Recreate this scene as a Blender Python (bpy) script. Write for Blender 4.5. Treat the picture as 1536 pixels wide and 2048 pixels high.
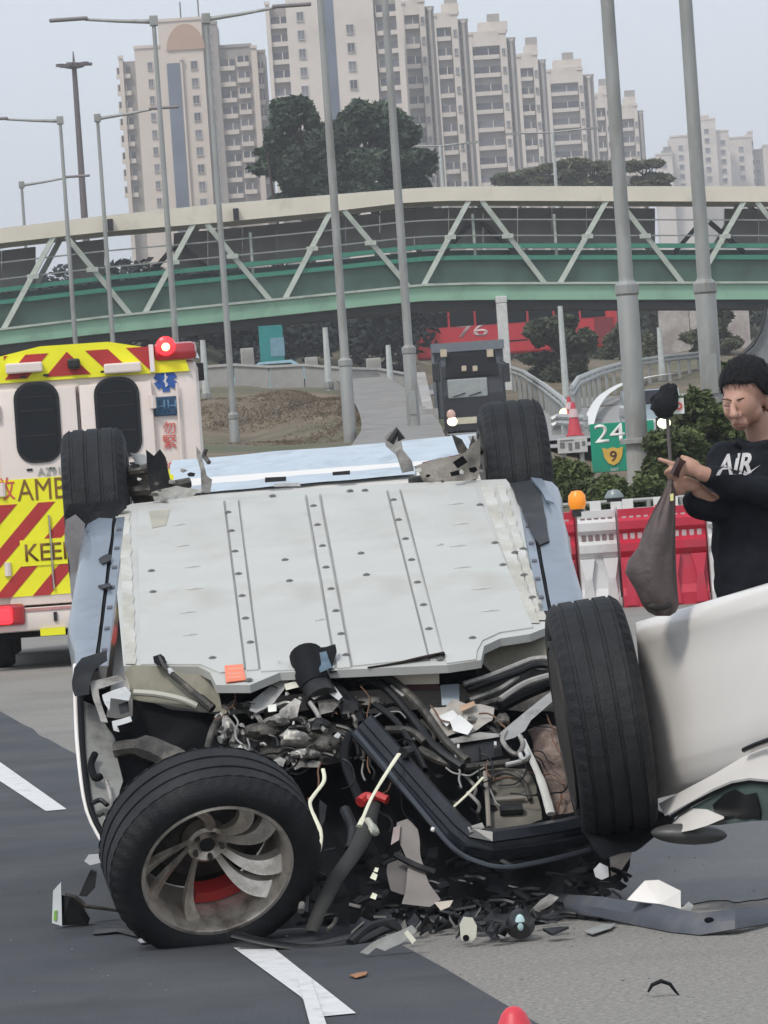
import bpy, bmesh, math, random
from mathutils import Vector, Matrix, noise
random.seed(7)
S = bpy.context.scene
for o in list(bpy.data.objects): bpy.data.objects.remove(o)
C = S.collection

# ---------------------------------------------------------------- camera
FPX = 10000.0                       # focal length in pixels of the 1536 x 2048 photograph
CAM = Vector((0, 0, 1.6))
rho = math.atan(0.0685); th = math.atan(0.00978)
Fw = Vector((0, math.cos(th), -math.sin(th))); Zp = Vector((0, math.sin(th), math.cos(th)))
Rt = math.cos(rho)*Vector((1, 0, 0)) - math.sin(rho)*Zp
Up = math.sin(rho)*Vector((1, 0, 0)) + math.cos(rho)*Zp
cd = bpy.data.cameras.new('camera'); cam = bpy.data.objects.new('camera', cd); C.objects.link(cam)
m = Matrix.Identity(4)
for i in range(3): m[i][0] = Rt[i]; m[i][1] = Up[i]; m[i][2] = -Fw[i]; m[i][3] = CAM[i]
cam.matrix_world = m
cd.sensor_fit = 'VERTICAL'; cd.sensor_height = 36; cd.lens = 36*FPX/2048; cd.clip_start = 0.5; cd.clip_end = 12000
S.camera = cam
# ---------------------------------------------------------------- world, sun, exposure
SUN_EL, SUN_AZ = math.radians(52), math.radians(215)    # azimuth clockwise from +Y
w = bpy.data.worlds.new('World'); S.world = w; w.use_nodes = True
nt = w.node_tree; nt.nodes.clear()
sky = nt.nodes.new('ShaderNodeTexSky'); sky.sky_type = 'NISHITA'; sky.sun_disc = False
sky.sun_elevation = SUN_EL; sky.sun_rotation = SUN_AZ; sky.air_density = 1.0; sky.dust_density = 2.0; sky.ozone_density = 2.0
hs = nt.nodes.new('ShaderNodeHueSaturation'); hs.inputs['Saturation'].default_value = 0.55
mx = nt.nodes.new('ShaderNodeMix'); mx.data_type = 'RGBA'; mx.inputs[0].default_value = 0.72
mx.inputs[7].default_value = (6.2, 6.75, 7.55, 1)            # the even cloud veil, same from every side
bg = nt.nodes.new('ShaderNodeBackground'); bg.inputs['Strength'].default_value = 0.1
ow = nt.nodes.new('ShaderNodeOutputWorld')
nt.links.new(sky.outputs[0], hs.inputs['Color']); nt.links.new(hs.outputs[0], mx.inputs[6])
nt.links.new(mx.outputs[2], bg.inputs['Color']); nt.links.new(bg.outputs[0], ow.inputs[0])
sl = bpy.data.lights.new('sun', 'SUN'); sl.energy = 1.5; sl.angle = math.radians(12); sl.color = (1, .96, .9)
so = bpy.data.objects.new('sun', sl); C.objects.link(so)
sd = Vector((math.sin(SUN_AZ)*math.cos(SUN_EL), math.cos(SUN_AZ)*math.cos(SUN_EL), math.sin(SUN_EL)))
so.rotation_euler = sd.to_track_quat('Z', 'Y').to_euler(); so.location = (0, 0, 60)
S.view_settings.view_transform = 'Standard'; S.view_settings.look = 'None'; S.view_settings.gamma = 1
S.view_settings.use_curve_mapping = False; S.view_settings.exposure = 0.5
S.render.engine = 'CYCLES'; S.cycles.max_bounces = 5; S.cycles.volume_bounces = 0
S.cycles.transparent_max_bounces = 8

# ---------------------------------------------------------------- coordinate helpers
def P(x, y, d): return CAM + Fw*d + Rt*((x-768)/FPX*d) + Up*((1024-y)/FPX*d)
def ray(x, y): return Fw + Rt*((x-768)/FPX) + Up*((1024-y)/FPX)
def G(x, y, z=0.0):
    r = ray(x, y); t = (z-CAM.z)/r.z; return CAM + r*t
def yh(x): return 951 - 0.0685*(x-400)
def MD(y): return 18.3 - (y-1300)/600*1.4
def M(x, y, off=0.0): return P(x, y, MD(y)+off)

# ---------------------------------------------------------------- materials
MATS = {}
def mk(name, col, rough=.6, metal=0., var=.12, scale=6., bump=0., bscale=40., dirt=None, dscale=1.5, dlo=.5, dhi=.7,
       emit=None, estr=1., coat=0., trans=0., alpha=None, spec=.5, stretch=None, dirt2=None, d2scale=.3, d2lo=.5, d2hi=.7, d2amt=1., rand=0.):
    if name in MATS: return MATS[name]
    m = bpy.data.materials.new(name); m.use_nodes = True; n = m.node_tree; L = n.links
    b = n.nodes['Principled BSDF']
    b.inputs['Roughness'].default_value = rough; b.inputs['Metallic'].default_value = metal
    b.inputs['Specular IOR Level'].default_value = spec
    b.inputs['Coat Weight'].default_value = coat; b.inputs['Coat Roughness'].default_value = .08
    b.inputs['Transmission Weight'].default_value = trans
    tc = n.nodes.new('ShaderNodeTexCoord'); vec = tc.outputs['Object']
    if stretch:
        mp = n.nodes.new('ShaderNodeMapping'); mp.inputs['Scale'].default_value = stretch; L.new(vec, mp.inputs[0]); vec = mp.outputs[0]
    nz = n.nodes.new('ShaderNodeTexNoise'); nz.inputs['Scale'].default_value = scale; nz.inputs['Detail'].default_value = 6
    L.new(vec, nz.inputs['Vector'])
    r = n.nodes.new('ShaderNodeValToRGB')
    r.color_ramp.elements[0].position = .3; r.color_ramp.elements[1].position = .7
    r.color_ramp.elements[0].color = tuple(c*(1-var) for c in col)+(1,)
    r.color_ramp.elements[1].color = tuple(min(1, c*(1+var)) for c in col)+(1,)
    L.new(nz.outputs['Fac'], r.inputs[0]); out = r.outputs[0]
    if dirt:
        n2 = n.nodes.new('ShaderNodeTexNoise'); n2.inputs['Scale'].default_value = dscale; n2.inputs['Detail'].default_value = 8
        n2.inputs['Roughness'].default_value = .65
        L.new(vec, n2.inputs['Vector'])
        r2 = n.nodes.new('ShaderNodeValToRGB'); r2.color_ramp.elements[0].position = dlo; r2.color_ramp.elements[1].position = dhi
        mm = n.nodes.new('ShaderNodeMix'); mm.data_type = 'RGBA'; mm.inputs[7].default_value = tuple(dirt)+(1,)
        L.new(n2.outputs['Fac'], r2.inputs[0]); L.new(r2.outputs[0], mm.inputs[0]); L.new(out, mm.inputs[6]); out = mm.outputs[2]
    if dirt2:
        n4 = n.nodes.new('ShaderNodeTexNoise'); n4.inputs['Scale'].default_value = d2scale; n4.inputs['Detail'].default_value = 7; n4.inputs['Distortion'].default_value = .6
        L.new(tc.outputs['Object'], n4.inputs['Vector'])
        r4 = n.nodes.new('ShaderNodeValToRGB'); r4.color_ramp.elements[0].position = d2lo; r4.color_ramp.elements[1].position = d2hi
        r4.color_ramp.elements[1].color = (d2amt, d2amt, d2amt, 1)
        m4 = n.nodes.new('ShaderNodeMix'); m4.data_type = 'RGBA'; m4.inputs[7].default_value = tuple(dirt2)+(1,)
        L.new(n4.outputs['Fac'], r4.inputs[0]); L.new(r4.outputs[0], m4.inputs[0]); L.new(out, m4.inputs[6]); out = m4.outputs[2]
    if rand:
        oi = n.nodes.new('ShaderNodeObjectInfo'); mr = n.nodes.new('ShaderNodeMapRange'); mr.inputs[3].default_value = 1-rand; mr.inputs[4].default_value = 1+rand*2.2
        hv = n.nodes.new('ShaderNodeHueSaturation'); L.new(oi.outputs['Random'], mr.inputs[0]); L.new(mr.outputs[0], hv.inputs['Value']); L.new(out, hv.inputs['Color']); out = hv.outputs[0]
    L.new(out, b.inputs['Base Color'])
    if bump:
        n3 = n.nodes.new('ShaderNodeTexNoise'); n3.inputs['Scale'].default_value = bscale; n3.inputs['Detail'].default_value = 5
        L.new(vec, n3.inputs['Vector'])
        bp = n.nodes.new('ShaderNodeBump'); bp.inputs['Strength'].default_value = bump; bp.inputs['Distance'].default_value = .02
        L.new(n3.outputs['Fac'], bp.inputs['Height']); L.new(bp.outputs[0], b.inputs['Normal'])
    if emit:
        b.inputs['Emission Color'].default_value = tuple(emit)+(1,); b.inputs['Emission Strength'].default_value = estr
    if alpha is not None: b.inputs['Alpha'].default_value = alpha
    MATS[name] = m; return m

# ---------------------------------------------------------------- mesh builder
class MB:
    def __init__(s): s.v = []; s.f = []; s.mi = []; s.cur = 0
    def add(s, vs, fs):
        k = len(s.v); s.v += [Vector(v) for v in vs]
        for f in fs: s.f.append(tuple(i+k for i in f)); s.mi.append(s.cur)
        return s
    def box(s, c, sz, R=None):
        c = Vector(c); h = [q/2 for q in sz]; vs = []
        for i in (-1, 1):
            for j in (-1, 1):
                for k in (-1, 1):
                    p = Vector((i*h[0], j*h[1], k*h[2]))
                    if R is not None: p = R @ p
                    vs.append(c+p)
        return s.add(vs, [(0,1,3,2),(4,6,7,5),(0,4,5,1),(2,3,7,6),(0,2,6,4),(1,5,7,3)])
    def bx(s, x0, x1, y0, y1, z0, z1): return s.box(((x0+x1)/2,(y0+y1)/2,(z0+z1)/2), (abs(x1-x0),abs(y1-y0),abs(z1-z0)))
    def bbox_bev(s, x0, x1, y0, y1, z0, z1, b=.01):
        bm = bmesh.new(); bmesh.ops.create_cube(bm, size=1)
        for v in bm.verts: v.co = Vector((x0+(v.co.x+.5)*(x1-x0), y0+(v.co.y+.5)*(y1-y0), z0+(v.co.z+.5)*(z1-z0)))
        bmesh.ops.bevel(bm, geom=list(bm.edges), offset=b, segments=2, affect='EDGES', profile=.5)
        s.frombm(bm); return s
    def frombm(s, bm):
        bm.verts.index_update(); s.add([v.co.copy() for v in bm.verts], [[v.index for v in f.verts] for f in bm.faces]); bm.free()
    def beam(s, a, b, w, t=None, up=Vector((0,0,1))):
        a = Vector(a); b = Vector(b); t = t or w; d = (b-a); L = d.length; d.normalize()
        x = d.cross(up)
        if x.length < 1e-3: x = d.cross(Vector((0,1,0)))
        x.normalize(); y = d.cross(x).normalized()
        R = Matrix((x, y, d)).transposed()
        return s.box((a+b)/2, (w, t, L), R)
    def prism(s, pts, ext):
        n = len(pts); pts = [Vector(p) for p in pts]; ext = Vector(ext)
        vs = pts+[p+ext for p in pts]
        fs = [tuple(range(n)), tuple(range(2*n-1, n-1, -1))]+[(i, i+n, (i+1) % n+n, (i+1) % n) for i in range(n)]
        return s.add(vs, fs)
    def tube(s, path, r, n=8, flat=1.0, cap=True, closed=False):
        path = [Vector(p) for p in path]; N = len(path)
        rr = r if isinstance(r, (list, tuple)) else [r]*N
        vs = []; fs = []; px = None
        for i, p in enumerate(path):
            if closed: t = path[(i+1) % N]-path[i-1]
            else: t = path[min(i+1, N-1)]-path[max(i-1, 0)]
            t.normalize()
            if px is None:
                px = t.cross(Vector((0, 0, 1)));
                if px.length < .05: px = t.cross(Vector((0, 1, 0)))
            else: px = px - t*px.dot(t)
            px.normalize(); py = t.cross(px)
            for k in range(n):
                a = 2*math.pi*k/n; vs.append(p+px*math.cos(a)*rr[i]+py*math.sin(a)*rr[i]*flat)
        rng = N if closed else N-1
        for i in range(rng):
            for k in range(n):
                j = (i+1) % N
                fs.append((i*n+k, i*n+(k+1) % n, j*n+(k+1) % n, j*n+k))
        if cap and not closed: fs += [tuple(range(n-1, -1, -1)), tuple((N-1)*n+k for k in range(n))]
        return s.add(vs, fs)
    def lathe(s, prof, n=32, M=None, rf=None, closed=False):
        vs = []; fs = []; K = len(prof)
        for i in range(n):
            a = 2*math.pi*i/n
            for k, (r, z) in enumerate(prof):
                if rf: r = rf(i, k, r)
                p = Vector((r*math.cos(a), r*math.sin(a), z)); vs.append(M @ p if M else p)
        for i in range(n):
            for k in range(K if closed else K-1):
                k2 = (k+1) % K; j = (i+1) % n
                fs.append((i*K+k, i*K+k2, j*K+k2, j*K+k))
        return s.add(vs, fs)
    def sphere(s, c, r, seg=12, rings=8, sc=(1,1,1), R=None):
        c = Vector(c); vs = []; fs = []
        for i in range(rings+1):
            ph = math.pi*i/rings
            for j in range(seg):
                a = 2*math.pi*j/seg
                p = Vector((math.sin(ph)*math.cos(a)*sc[0], math.sin(ph)*math.sin(a)*sc[1], math.cos(ph)*sc[2]))*r
                vs.append(c+(R @ p if R else p))
        for i in range(rings):
            for j in range(seg): fs.append((i*seg+j, (i+1)*seg+j, (i+1)*seg+(j+1) % seg, i*seg+(j+1) % seg))
        return s.add(vs, fs)
    def mesh(s, mats, smooth=False, center=True, name='mesh'):
        c = Vector((0,0,0))
        if center and s.v:
            lo = Vector([min(v[i] for v in s.v) for i in range(3)]); hi = Vector([max(v[i] for v in s.v) for i in range(3)]); c = (lo+hi)/2
        me = bpy.data.meshes.new(name); me.from_pydata([v-c for v in s.v], [], s.f); 
        bm = bmesh.new(); bm.from_mesh(me); bmesh.ops.recalc_face_normals(bm, faces=bm.faces); bm.to_mesh(me); bm.free()
        for q in (mats if isinstance(mats, (list, tuple)) else [mats]): me.materials.append(q)
        if any(s.mi) and len(s.mi) == len(me.polygons): me.polygons.foreach_set('material_index', s.mi)
        if smooth:
            me.polygons.foreach_set('use_smooth', [True]*len(me.polygons))
            if smooth != 'all': me.set_sharp_from_angle(angle=math.radians(40))
        me.update(); return me, c
WM = {}
def link(name, data, mat4, parent=None):
    o = bpy.data.objects.new(name, data); C.objects.link(o); WM[o.name] = mat4.copy()
    if parent is not None: o.parent = parent; o.matrix_parent_inverse = WM[parent.name].inverted()
    o.matrix_basis = mat4; return o
def obj(name, mb, mats, parent=None, smooth=False, label=None, cat=None, group=None, kind=None):
    me, c = mb.mesh(mats, smooth, name=name)
    o = link(name, me, Matrix.Translation(c), parent); return tag(o, label, cat, group, kind)
def tag(o, label=None, cat=None, group=None, kind=None):
    if label: o['label'] = label
    if cat: o['category'] = cat
    if group: o['group'] = group
    if kind: o['kind'] = kind
    return o
def thing(name, loc, label, cat, group=None): 
    return tag(link(name, None, Matrix.Translation(Vector(loc))), label, cat, group)
def inst(name, me, mat4, parent=None): return link(name, me, mat4, parent)
def dup(root, mat4, label=None):
    kids = {}
    for o in bpy.data.objects:
        if o.parent: kids.setdefault(o.parent.name, []).append(o)
    def rec(o, par):
        c = o.copy(); C.objects.link(c); WM[c.name] = WM[o.name].copy()
        if par is not None: c.parent = par
        for ch in kids.get(o.name, []): rec(ch, c)
        return c
    r = rec(root, None); r.matrix_basis = mat4; WM[r.name] = mat4.copy()
    if label: r['label'] = label
    return r
def T(x, y, z): return Matrix.Translation((x, y, z))
TXT = {}
def text(name, s, x0, z0, h, mat, parent, y, width=None, ext=.004, shear=0., bold=0., rotm=None, loc=None):
    """flat lettering standing in the XZ plane facing -Y, bottom left at x0, z0"""
    cu = bpy.data.curves.new('t', 'FONT'); cu.body = s; cu.size = 1; cu.extrude = 0.0; cu.shear = shear; cu.offset = bold*.5
    to = bpy.data.objects.new('t', cu); C.objects.link(to)
    dg = bpy.context.evaluated_depsgraph_get(); me = bpy.data.meshes.new_from_object(to.evaluated_get(dg))
    bpy.data.objects.remove(to)
    if not me.vertices: return None
    xs = [v.co.x for v in me.vertices]; ys = [v.co.y for v in me.vertices]
    k = h/(max(ys)-min(ys)); kx = (width/(max(xs)-min(xs))) if width else k
    x_, y_ = min(xs), min(ys); fn = []
    bm = bmesh.new(); bm.from_mesh(me)
    for v in bm.verts: v.co = Vector(((v.co.x-x_)*kx, 0, (v.co.y-y_)*k))
    r = bmesh.ops.extrude_face_region(bm, geom=list(bm.faces))
    for e in r['geom']:
        if isinstance(e, bmesh.types.BMVert): e.co.y -= ext
    bmesh.ops.recalc_face_normals(bm, faces=bm.faces); bm.to_mesh(me); bm.free()
    me.materials.clear(); me.materials.append(mat)
    M4 = (loc if loc is not None else T(x0, y, z0)) 
    return link(name, me, M4, parent)
def clip(poly, x0, x1, z0, z1):
    def cl(p, inside, inter):
        out = []
        for i in range(len(p)):
            a, b = p[i-1], p[i]
            if inside(b):
                if not inside(a): out.append(inter(a, b))
                out.append(b)
            elif inside(a): out.append(inter(a, b))
        return out
    def ix(v, i):
        def f(a, b):
            t = (v-a[i])/(b[i]-a[i]); return (a[0]+t*(b[0]-a[0]), a[1]+t*(b[1]-a[1]))
        return f
    for i, v, sgn in ((0, x0, 1), (0, x1, -1), (1, z0, 1), (1, z1, -1)):
        if not poly: return poly
        poly = cl(poly, lambda p: (p[i]-v)*sgn >= 0, ix(v, i))
    return poly
def crumple(pts, thick=.004, amp=.01, cuts=2, fr=6., seed=0, direction=None):
    bm = bmesh.new(); vs = [bm.verts.new(p) for p in pts]; bm.faces.new(vs)
    bmesh.ops.triangulate(bm, faces=bm.faces)
    for _ in range(cuts): bmesh.ops.subdivide_edges(bm, edges=list(bm.edges), cuts=1, use_grid_fill=True); bmesh.ops.triangulate(bm, faces=bm.faces)
    off = Vector((seed*7.3, seed*3.1, seed))
    for v in bm.verts: v.co += noise.noise_vector(v.co*fr+off)*amp
    d = Vector(direction) if direction else Fw
    r = bmesh.ops.extrude_face_region(bm, geom=list(bm.faces))
    for e in r['geom']:
        if isinstance(e, bmesh.types.BMVert): e.co += d*thick
    mb = MB(); mb.frombm(bm); return mb

# ================================================================ MATERIALS IN USE
asphalt_old = mk('old asphalt', (.25,.237,.217), .9, var=.4, scale=75, bump=.6, bscale=220, dirt=(.36,.34,.31), dscale=38, dlo=.5, dhi=.68, dirt2=(.15,.14,.13), d2scale=.55, d2lo=.48, d2hi=.75, d2amt=.55)
asphalt_new = mk('newer asphalt', (.042,.048,.058), .8, var=.3, scale=80, bump=.5, bscale=240, dirt=(.075,.077,.08), dscale=.9, dlo=.4, dhi=.7, dirt2=(.025,.027,.03), d2scale=1.3, d2lo=.52, d2hi=.72, d2amt=.6)
roadpaint = mk('road paint', (.62,.62,.62), .7, var=.1, scale=12, bump=.3, bscale=150, dirt=(.3,.3,.3), dscale=7, dlo=.55, dhi=.72)
grass_m = mk('dry grass', (.15,.115,.075), .95, var=.35, scale=.6, bump=.8, bscale=6, dirt=(.075,.085,.04), dscale=.09, dlo=.42, dhi=.62)
concrete = mk('concrete', (.33,.32,.30), .85, var=.15, scale=1.2, bump=.2, bscale=30, dirt=(.22,.2,.18), dscale=.5)
far_road = mk('pale road', (.27,.265,.255), .9, var=.12, scale=.8)
white_line = mk('white line', (.7,.7,.68), .7, var=.06)
steel = mk('galvanised pole', (.33,.335,.32), .5, .35, var=.12, scale=3, dirt=(.2,.19,.17), dscale=1.2, stretch=(1,1,.3))
dark_steel = mk('dark mast steel', (.12,.1,.1), .6, .2)
cream = mk('cream bridge paint', (.74,.68,.56), .7, var=.05, scale=.7, dirt=(.4,.38,.3), dscale=.4, dlo=.55, dhi=.8)
truss_p = mk('grey green paint', (.46,.50,.44), .6, var=.06, scale=1.5, dirt=(.3,.32,.28), dscale=1)
mint = mk('mint green paint', (.27,.47,.33), .6, var=.06, scale=.8, dirt=(.2,.33,.25), dscale=.6)
green_d = mk('deep green paint', (.045,.22,.15), .6, var=.1)
green_pan = mk('dark green panel', (.055,.105,.08), .5, var=.3, scale=.8)
brown_pan = mk('brown grey panel', (.27,.26,.235), .7, var=.25, scale=.6)
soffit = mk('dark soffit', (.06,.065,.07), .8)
leaf_d = mk('dark leaves', (.045,.072,.042), .8, var=.5, scale=.35)
leaf_n = mk('hedge leaves', (.075,.1,.03), .75, var=.5, scale=1.8)
leaf_o = mk('olive leaves', (.09,.1,.05), .8, var=.4, scale=.5)
bark = mk('bark', (.07,.05,.04), .9)
red_p = mk('bus red', (.5,.03,.04), .4, var=.08)
black = mk('black plastic', (.01,.011,.013), .45, var=.3, scale=15, dirt=(.035,.033,.03), dscale=6, dlo=.5, dhi=.8)
matte_black = mk('matte black', (.006,.007,.009), .75, var=.3, spec=.2)
glass_d = mk('dark glass', (.008,.010,.013), .15, var=.1, spec=.3)
white_p = mk('white paint', (.75,.73,.71), .35, var=.03)

# ================================================================ GROUND AND TERRAIN
CP = []
def cp(x, y, d): q = P(x, y, d); CP.append((q.x, q.y, q.z))
for X in (-45, -25, -8, 0, 5, 12, 25, 45): CP.append((X, 58, 0)); 
for X in (-14, -8, -4): CP.append((X, 70, 0))
for a in ((420,800,180),(560,783,184),(670,797,180),(470,889,160),(620,890,150),(740,890,132),(440,905,110),(620,905,110),(740,905,105),(705,882,122),(820,880,122),(300,889,165),(930,925,108),(930,882,170),(985,884,170),(940,897,120),(985,900,120),(880,890,150),(870,895,130),(1000,898,145),(930,908,130),(940,898,155),(1010,905,130),(850,868,120),(720,778,200),(800,812,160),
          (450,775,205),(600,775,205),(100,790,185),(-300,800,185),(930,880,185),(1010,880,185),(1130,872,150),(1060,800,190),(1005,762,240),(900,790,240),
          (1150,842,160),(1200,875,150),(1185,812,190),(1250,772,220),(1400,742,240),(1536,735,240),(1800,740,240),(1300,838,165),(1420,830,165),(1600,830,165),
          (1130,778,225),(1100,730,262),(1000,722,275),(1200,722,275),(700,700,275),(350,690,275),(0,700,275),(1400,700,275),(1240,1000,75),(1420,1000,75),(1100,1000,75),
          (400,600,340),(100,610,340),(700,600,340),(1000,640,340),(1250,660,340),(1536,650,340),(1250,975,110),(1450,975,110),(1130,975,110)): cp(*a)
for X in (-900, -300, 0, 300, 900): CP += [(X, 700, 9), (X, 1500, 9), (X, 3500, 9), (X, 7000, 9)]
def tz(X, Y):
    sw = sz = 0
    for cx, cy, cz in CP:
        kx = 1+Y/90.; ky = 1+Y/12.
        q = ((X-cx)/kx)**2+((Y-cy)/ky)**2+.02
        g = 1/q**2; sw += g; sz += g*cz
    z = sz/sw; t = min(1, max(0, (Y-56)/14.)); return z*t*t*(3-2*t)
def TG(x, y, d): q = P(x, y, d); return Vector((q.x, q.y, tz(q.x, q.y)))
mb = MB(); mb.add([(-70,-30,0),(70,-30,0),(70,57.9,0),(-70,57.9,0)], [(0,1,2,3)])
obj('road', mb, asphalt_old, kind='structure')
NX, NY = 150, 150; vs = []; fs = []
for j in range(NY+1):
    Y = 57.9*((6500/57.9)**((j/NY)**1.35)) if j else 57.9
    for i in range(NX+1):
        u = (i/NX*2-1); X = (70 if j == 0 else (62+.14*Y))*(.45*u+.55*u**3)
        if j == 0: X = (62+.14*Y)*(.45*u+.55*u**3)
        n_ = noise.noise(Vector((X*.25, Y*.12, 0)))*.12*min(1, (Y-57)/30.) if Y > 58 else 0
        vs.append((X, Y, tz(X, Y)+n_*min(1, Y/150.)))
for j in range(NY):
    for i in range(NX): a = j*(NX+1)+i; fs.append((a, a+1, a+NX+2, a+NX+1))
mb = MB().add(vs, fs); obj('terrain', mb, grass_m, kind='structure', smooth='all')

def ribbon(name, pts, wid, mat, lift=.3, sub=10, kind='structure', parent=None, thick=0):
    pp = [Vector(p) for p in pts]; cur = []
    for i in range(len(pp)-1):
        p0 = pp[max(i-1, 0)]; p1 = pp[i]; p2 = pp[i+1]; p3 = pp[min(i+2, len(pp)-1)]
        for k in range(sub):
            t = k/sub
            cur.append(.5*((2*p1)+(-p0+p2)*t+(2*p0-5*p1+4*p2-p3)*t*t+(-p0+3*p1-3*p2+p3)*t**3))
    cur.append(pp[-1]); mb = MB(); vs = []
    for i, p in enumerate(cur):
        t = cur[min(i+1, len(cur)-1)]-cur[max(i-1, 0)]; n = Vector((t.y, -t.x, 0)).normalized()
        ww = wid[0]+(wid[1]-wid[0])*i/(len(cur)-1) if isinstance(wid, tuple) else wid
        for s_ in (-1, 1):
            q = p+n*ww/2*s_; q.z = p.z+lift; vs.append(q)
    mb.add(vs, [(2*i, 2*i+1, 2*i+3, 2*i+2) for i in range(len(cur)-1)])
    return obj(name, mb, mat, parent, kind=kind), cur
def Pp(l): return [P(*a) for a in l]
# truck lane, curving ramp, pale slab on the left
ribbon('access_road', Pp([(945,912,125),(945,900,145),(948,888,170),(965,862,200),(985,815,228),(965,775,258),(945,757,285)]), 9, far_road, .25)
_, rampc = ribbon('ramp_road', Pp([(1190,915,120),(1225,870,150),(1250,832,178),(1320,800,205),(1430,775,225),(1600,765,235),(1800,764,240)]), 8.5, far_road, .3)
ribbon('ramp_edge_line', Pp([(1178,880,140),(1192,838,165),(1215,808,185),(1262,783,203),(1350,766,215),(1500,758,225)]), .32, white_line, .42)
ribbon('slab_road', Pp([(800,925,98),(801,900,112),(802,874,128),(785,838,150),(752,795,178),(722,770,208)]), 2.0, mk('slab grey', (.22,.21,.195), .9, var=.2, scale=1.5, dirt=(.15,.14,.125), dscale=.6), .3)
# newer dark asphalt strip with lane dashes on the near road
def sheet(name, pxs, z, mat, **k):
    mb = MB(); mb.add([G(x, y, z) for x, y in pxs], [tuple(range(len(pxs)))]); return obj(name, mb, mat, kind='structure', **k)
# strip edges run parallel to the dashes
d0 = G(95,1600); d1 = G(590,1965); dr = (d1-d0).normalized(); nr = Vector((dr.y, -dr.x, 0))
if nr.x < 0: nr = -nr
eR = G(955, 1978); eL = G(0, 1478)
wR = (eR-d0).dot(nr); wL = -9.0
mb = MB(); a = d0-dr*25; b = d0+dr*25; N = 60
L_ = []; R_ = []
for i in range(N+1):
    c = a.lerp(b, i/N); j1 = noise.noise(Vector((i*.7, 1, 0)))*.03; j2 = noise.noise(Vector((i*.7, 9, 0)))*.03
    L_.append(c+nr*(wL+j1-.0)); R_.append(c+nr*(wR+j2))
vv = [];
for l, r in zip(L_, R_): vv += [(l.x, l.y, .004), (r.x, r.y, .004)]
mb.add(vv, [(2*i, 2*i+1, 2*i+3, 2*i+2) for i in range(N)])
obj('dark_road_strip', mb, asphalt_new, kind='structure')
sheet('lane_dash', [(-60,1488),(0,1524),(133,1618),(92,1622),(0,1562),(-60,1528)], .008, roadpaint)
sheet('lane_dash', [(467,1895),(548,1897),(712,2026),(640,2033),(600,1992)], .008, roadpaint)
sheet('lane_dash', [(596,1958),(622,1957),(662,2075),(628,2080)], .012, roadpaint)

# ================================================================ FOLIAGE
def leaves(blobs, count, size, seed=1, flat=.6):
    """leaf faces spread through lumpy ellipsoids: blobs are (centre, (rx,ry,rz))"""
    rnd = random.Random(seed); vs = []; fs = []
    vol = [max(.01, b[1][0]*b[1][1]*b[1][2])**.8 for b in blobs]; tot = sum(vol)
    for b, vv in zip(blobs, vol):
        c = Vector(b[0]); r = b[1]
        for _ in range(int(count*vv/tot)):
            while True:
                q = Vector((rnd.uniform(-1,1), rnd.uniform(-1,1), rnd.uniform(-1,1)))
                l = q.length
                if .001 < l <= 1: break
            q = q/l*(l**.45)*(1+.25*noise.noise(q/l*2.3+c*.37))
            p = c+Vector((q.x*r[0], q.y*r[1], q.z*r[2]))
            s_ = size*rnd.uniform(.5, 1.3)
            u = Vector((rnd.gauss(0,1), rnd.gauss(0,1), rnd.gauss(0,flat))).normalized()
            v = u.cross(Vector((rnd.gauss(0,1), rnd.gauss(0,1), rnd.gauss(0,1)))).normalized()
            k = len(vs); vs += [p-u*s_, p+v*s_*.45, p+u*s_, p-v*s_*.45]; fs.append((k,k+1,k+2,k+3))
    mb = MB(); mb.v = [Vector(x) for x in vs]; mb.f = fs; mb.mi = [0]*len(fs); return mb
def leafobj(name, blobs, count, size, mat, parent=None, seed=1, **k):
    mb = leaves(blobs, count, size, seed)
    me = bpy.data.meshes.new(name); me.from_pydata(mb.v, [], mb.f); me.materials.append(mat)
    return tag(link(name, me, Matrix.Identity(4), parent), **k)

# ================================================================ APARTMENT TOWERS
wall_a = mk('tower wall cream', (.60,.515,.44), .85, var=.05, scale=.12, dirt=(.48,.42,.36), dscale=.08)
wall_b = mk('tower wall white', (.62,.55,.48), .85, var=.06, scale=.1, dirt=(.50,.44,.38), dscale=.12)
wall_s = mk('tower shaded wall', (.31,.28,.25), .9, var=.12, scale=.25)  # darker copy of the wall; shade of recesses and wings put into colour
tower_glass = mk('tower window glass', (.085,.085,.09), .25, var=.5, scale=.3, rand=.5)
blue_glass = mk('blue stair glass', (.10,.125,.17), .3, var=.3, scale=.15)
arch_m = mk('terracotta panel', (.42,.27,.18), .85)
wfr = mk('window frame', (.42,.40,.38), .7)
def winmesh(wd, ht, dp=.25, panes=2):
    mb = MB(); t = .12
    mb.bx(-wd/2, wd/2, -dp, .05, -ht/2-.12, -ht/2); mb.bx(-wd/2, wd/2, -dp*.6, .05, ht/2-t, ht/2)
    mb.bx(-wd/2, -wd/2+t, -dp*.5, .05, -ht/2, ht/2-t); mb.bx(wd/2-t, wd/2, -dp*.5, .05, -ht/2, ht/2-t)
    for i in range(1, panes): x = -wd/2+wd*i/panes; mb.bx(x-.04, x+.04, -dp*.4, .05, -ht/2, ht/2-t)
    mb.cur = 1; mb.add([(-wd/2+t,-.03,-ht/2),(wd/2-t,-.03,-ht/2),(wd/2-t,-.03,ht/2-t),(-wd/2+t,-.03,ht/2-t)], [(0,1,2,3)])
    me, c = mb.mesh([wfr, tower_glass], center=False, name='window'); return me
WB = {}
def wm(wd, ht, panes=2):
    k = (round(wd,1), round(ht,1), panes)
    if k not in WB: WB[k] = winmesh(*k[:2], panes=panes)
    return WB[k]
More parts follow.
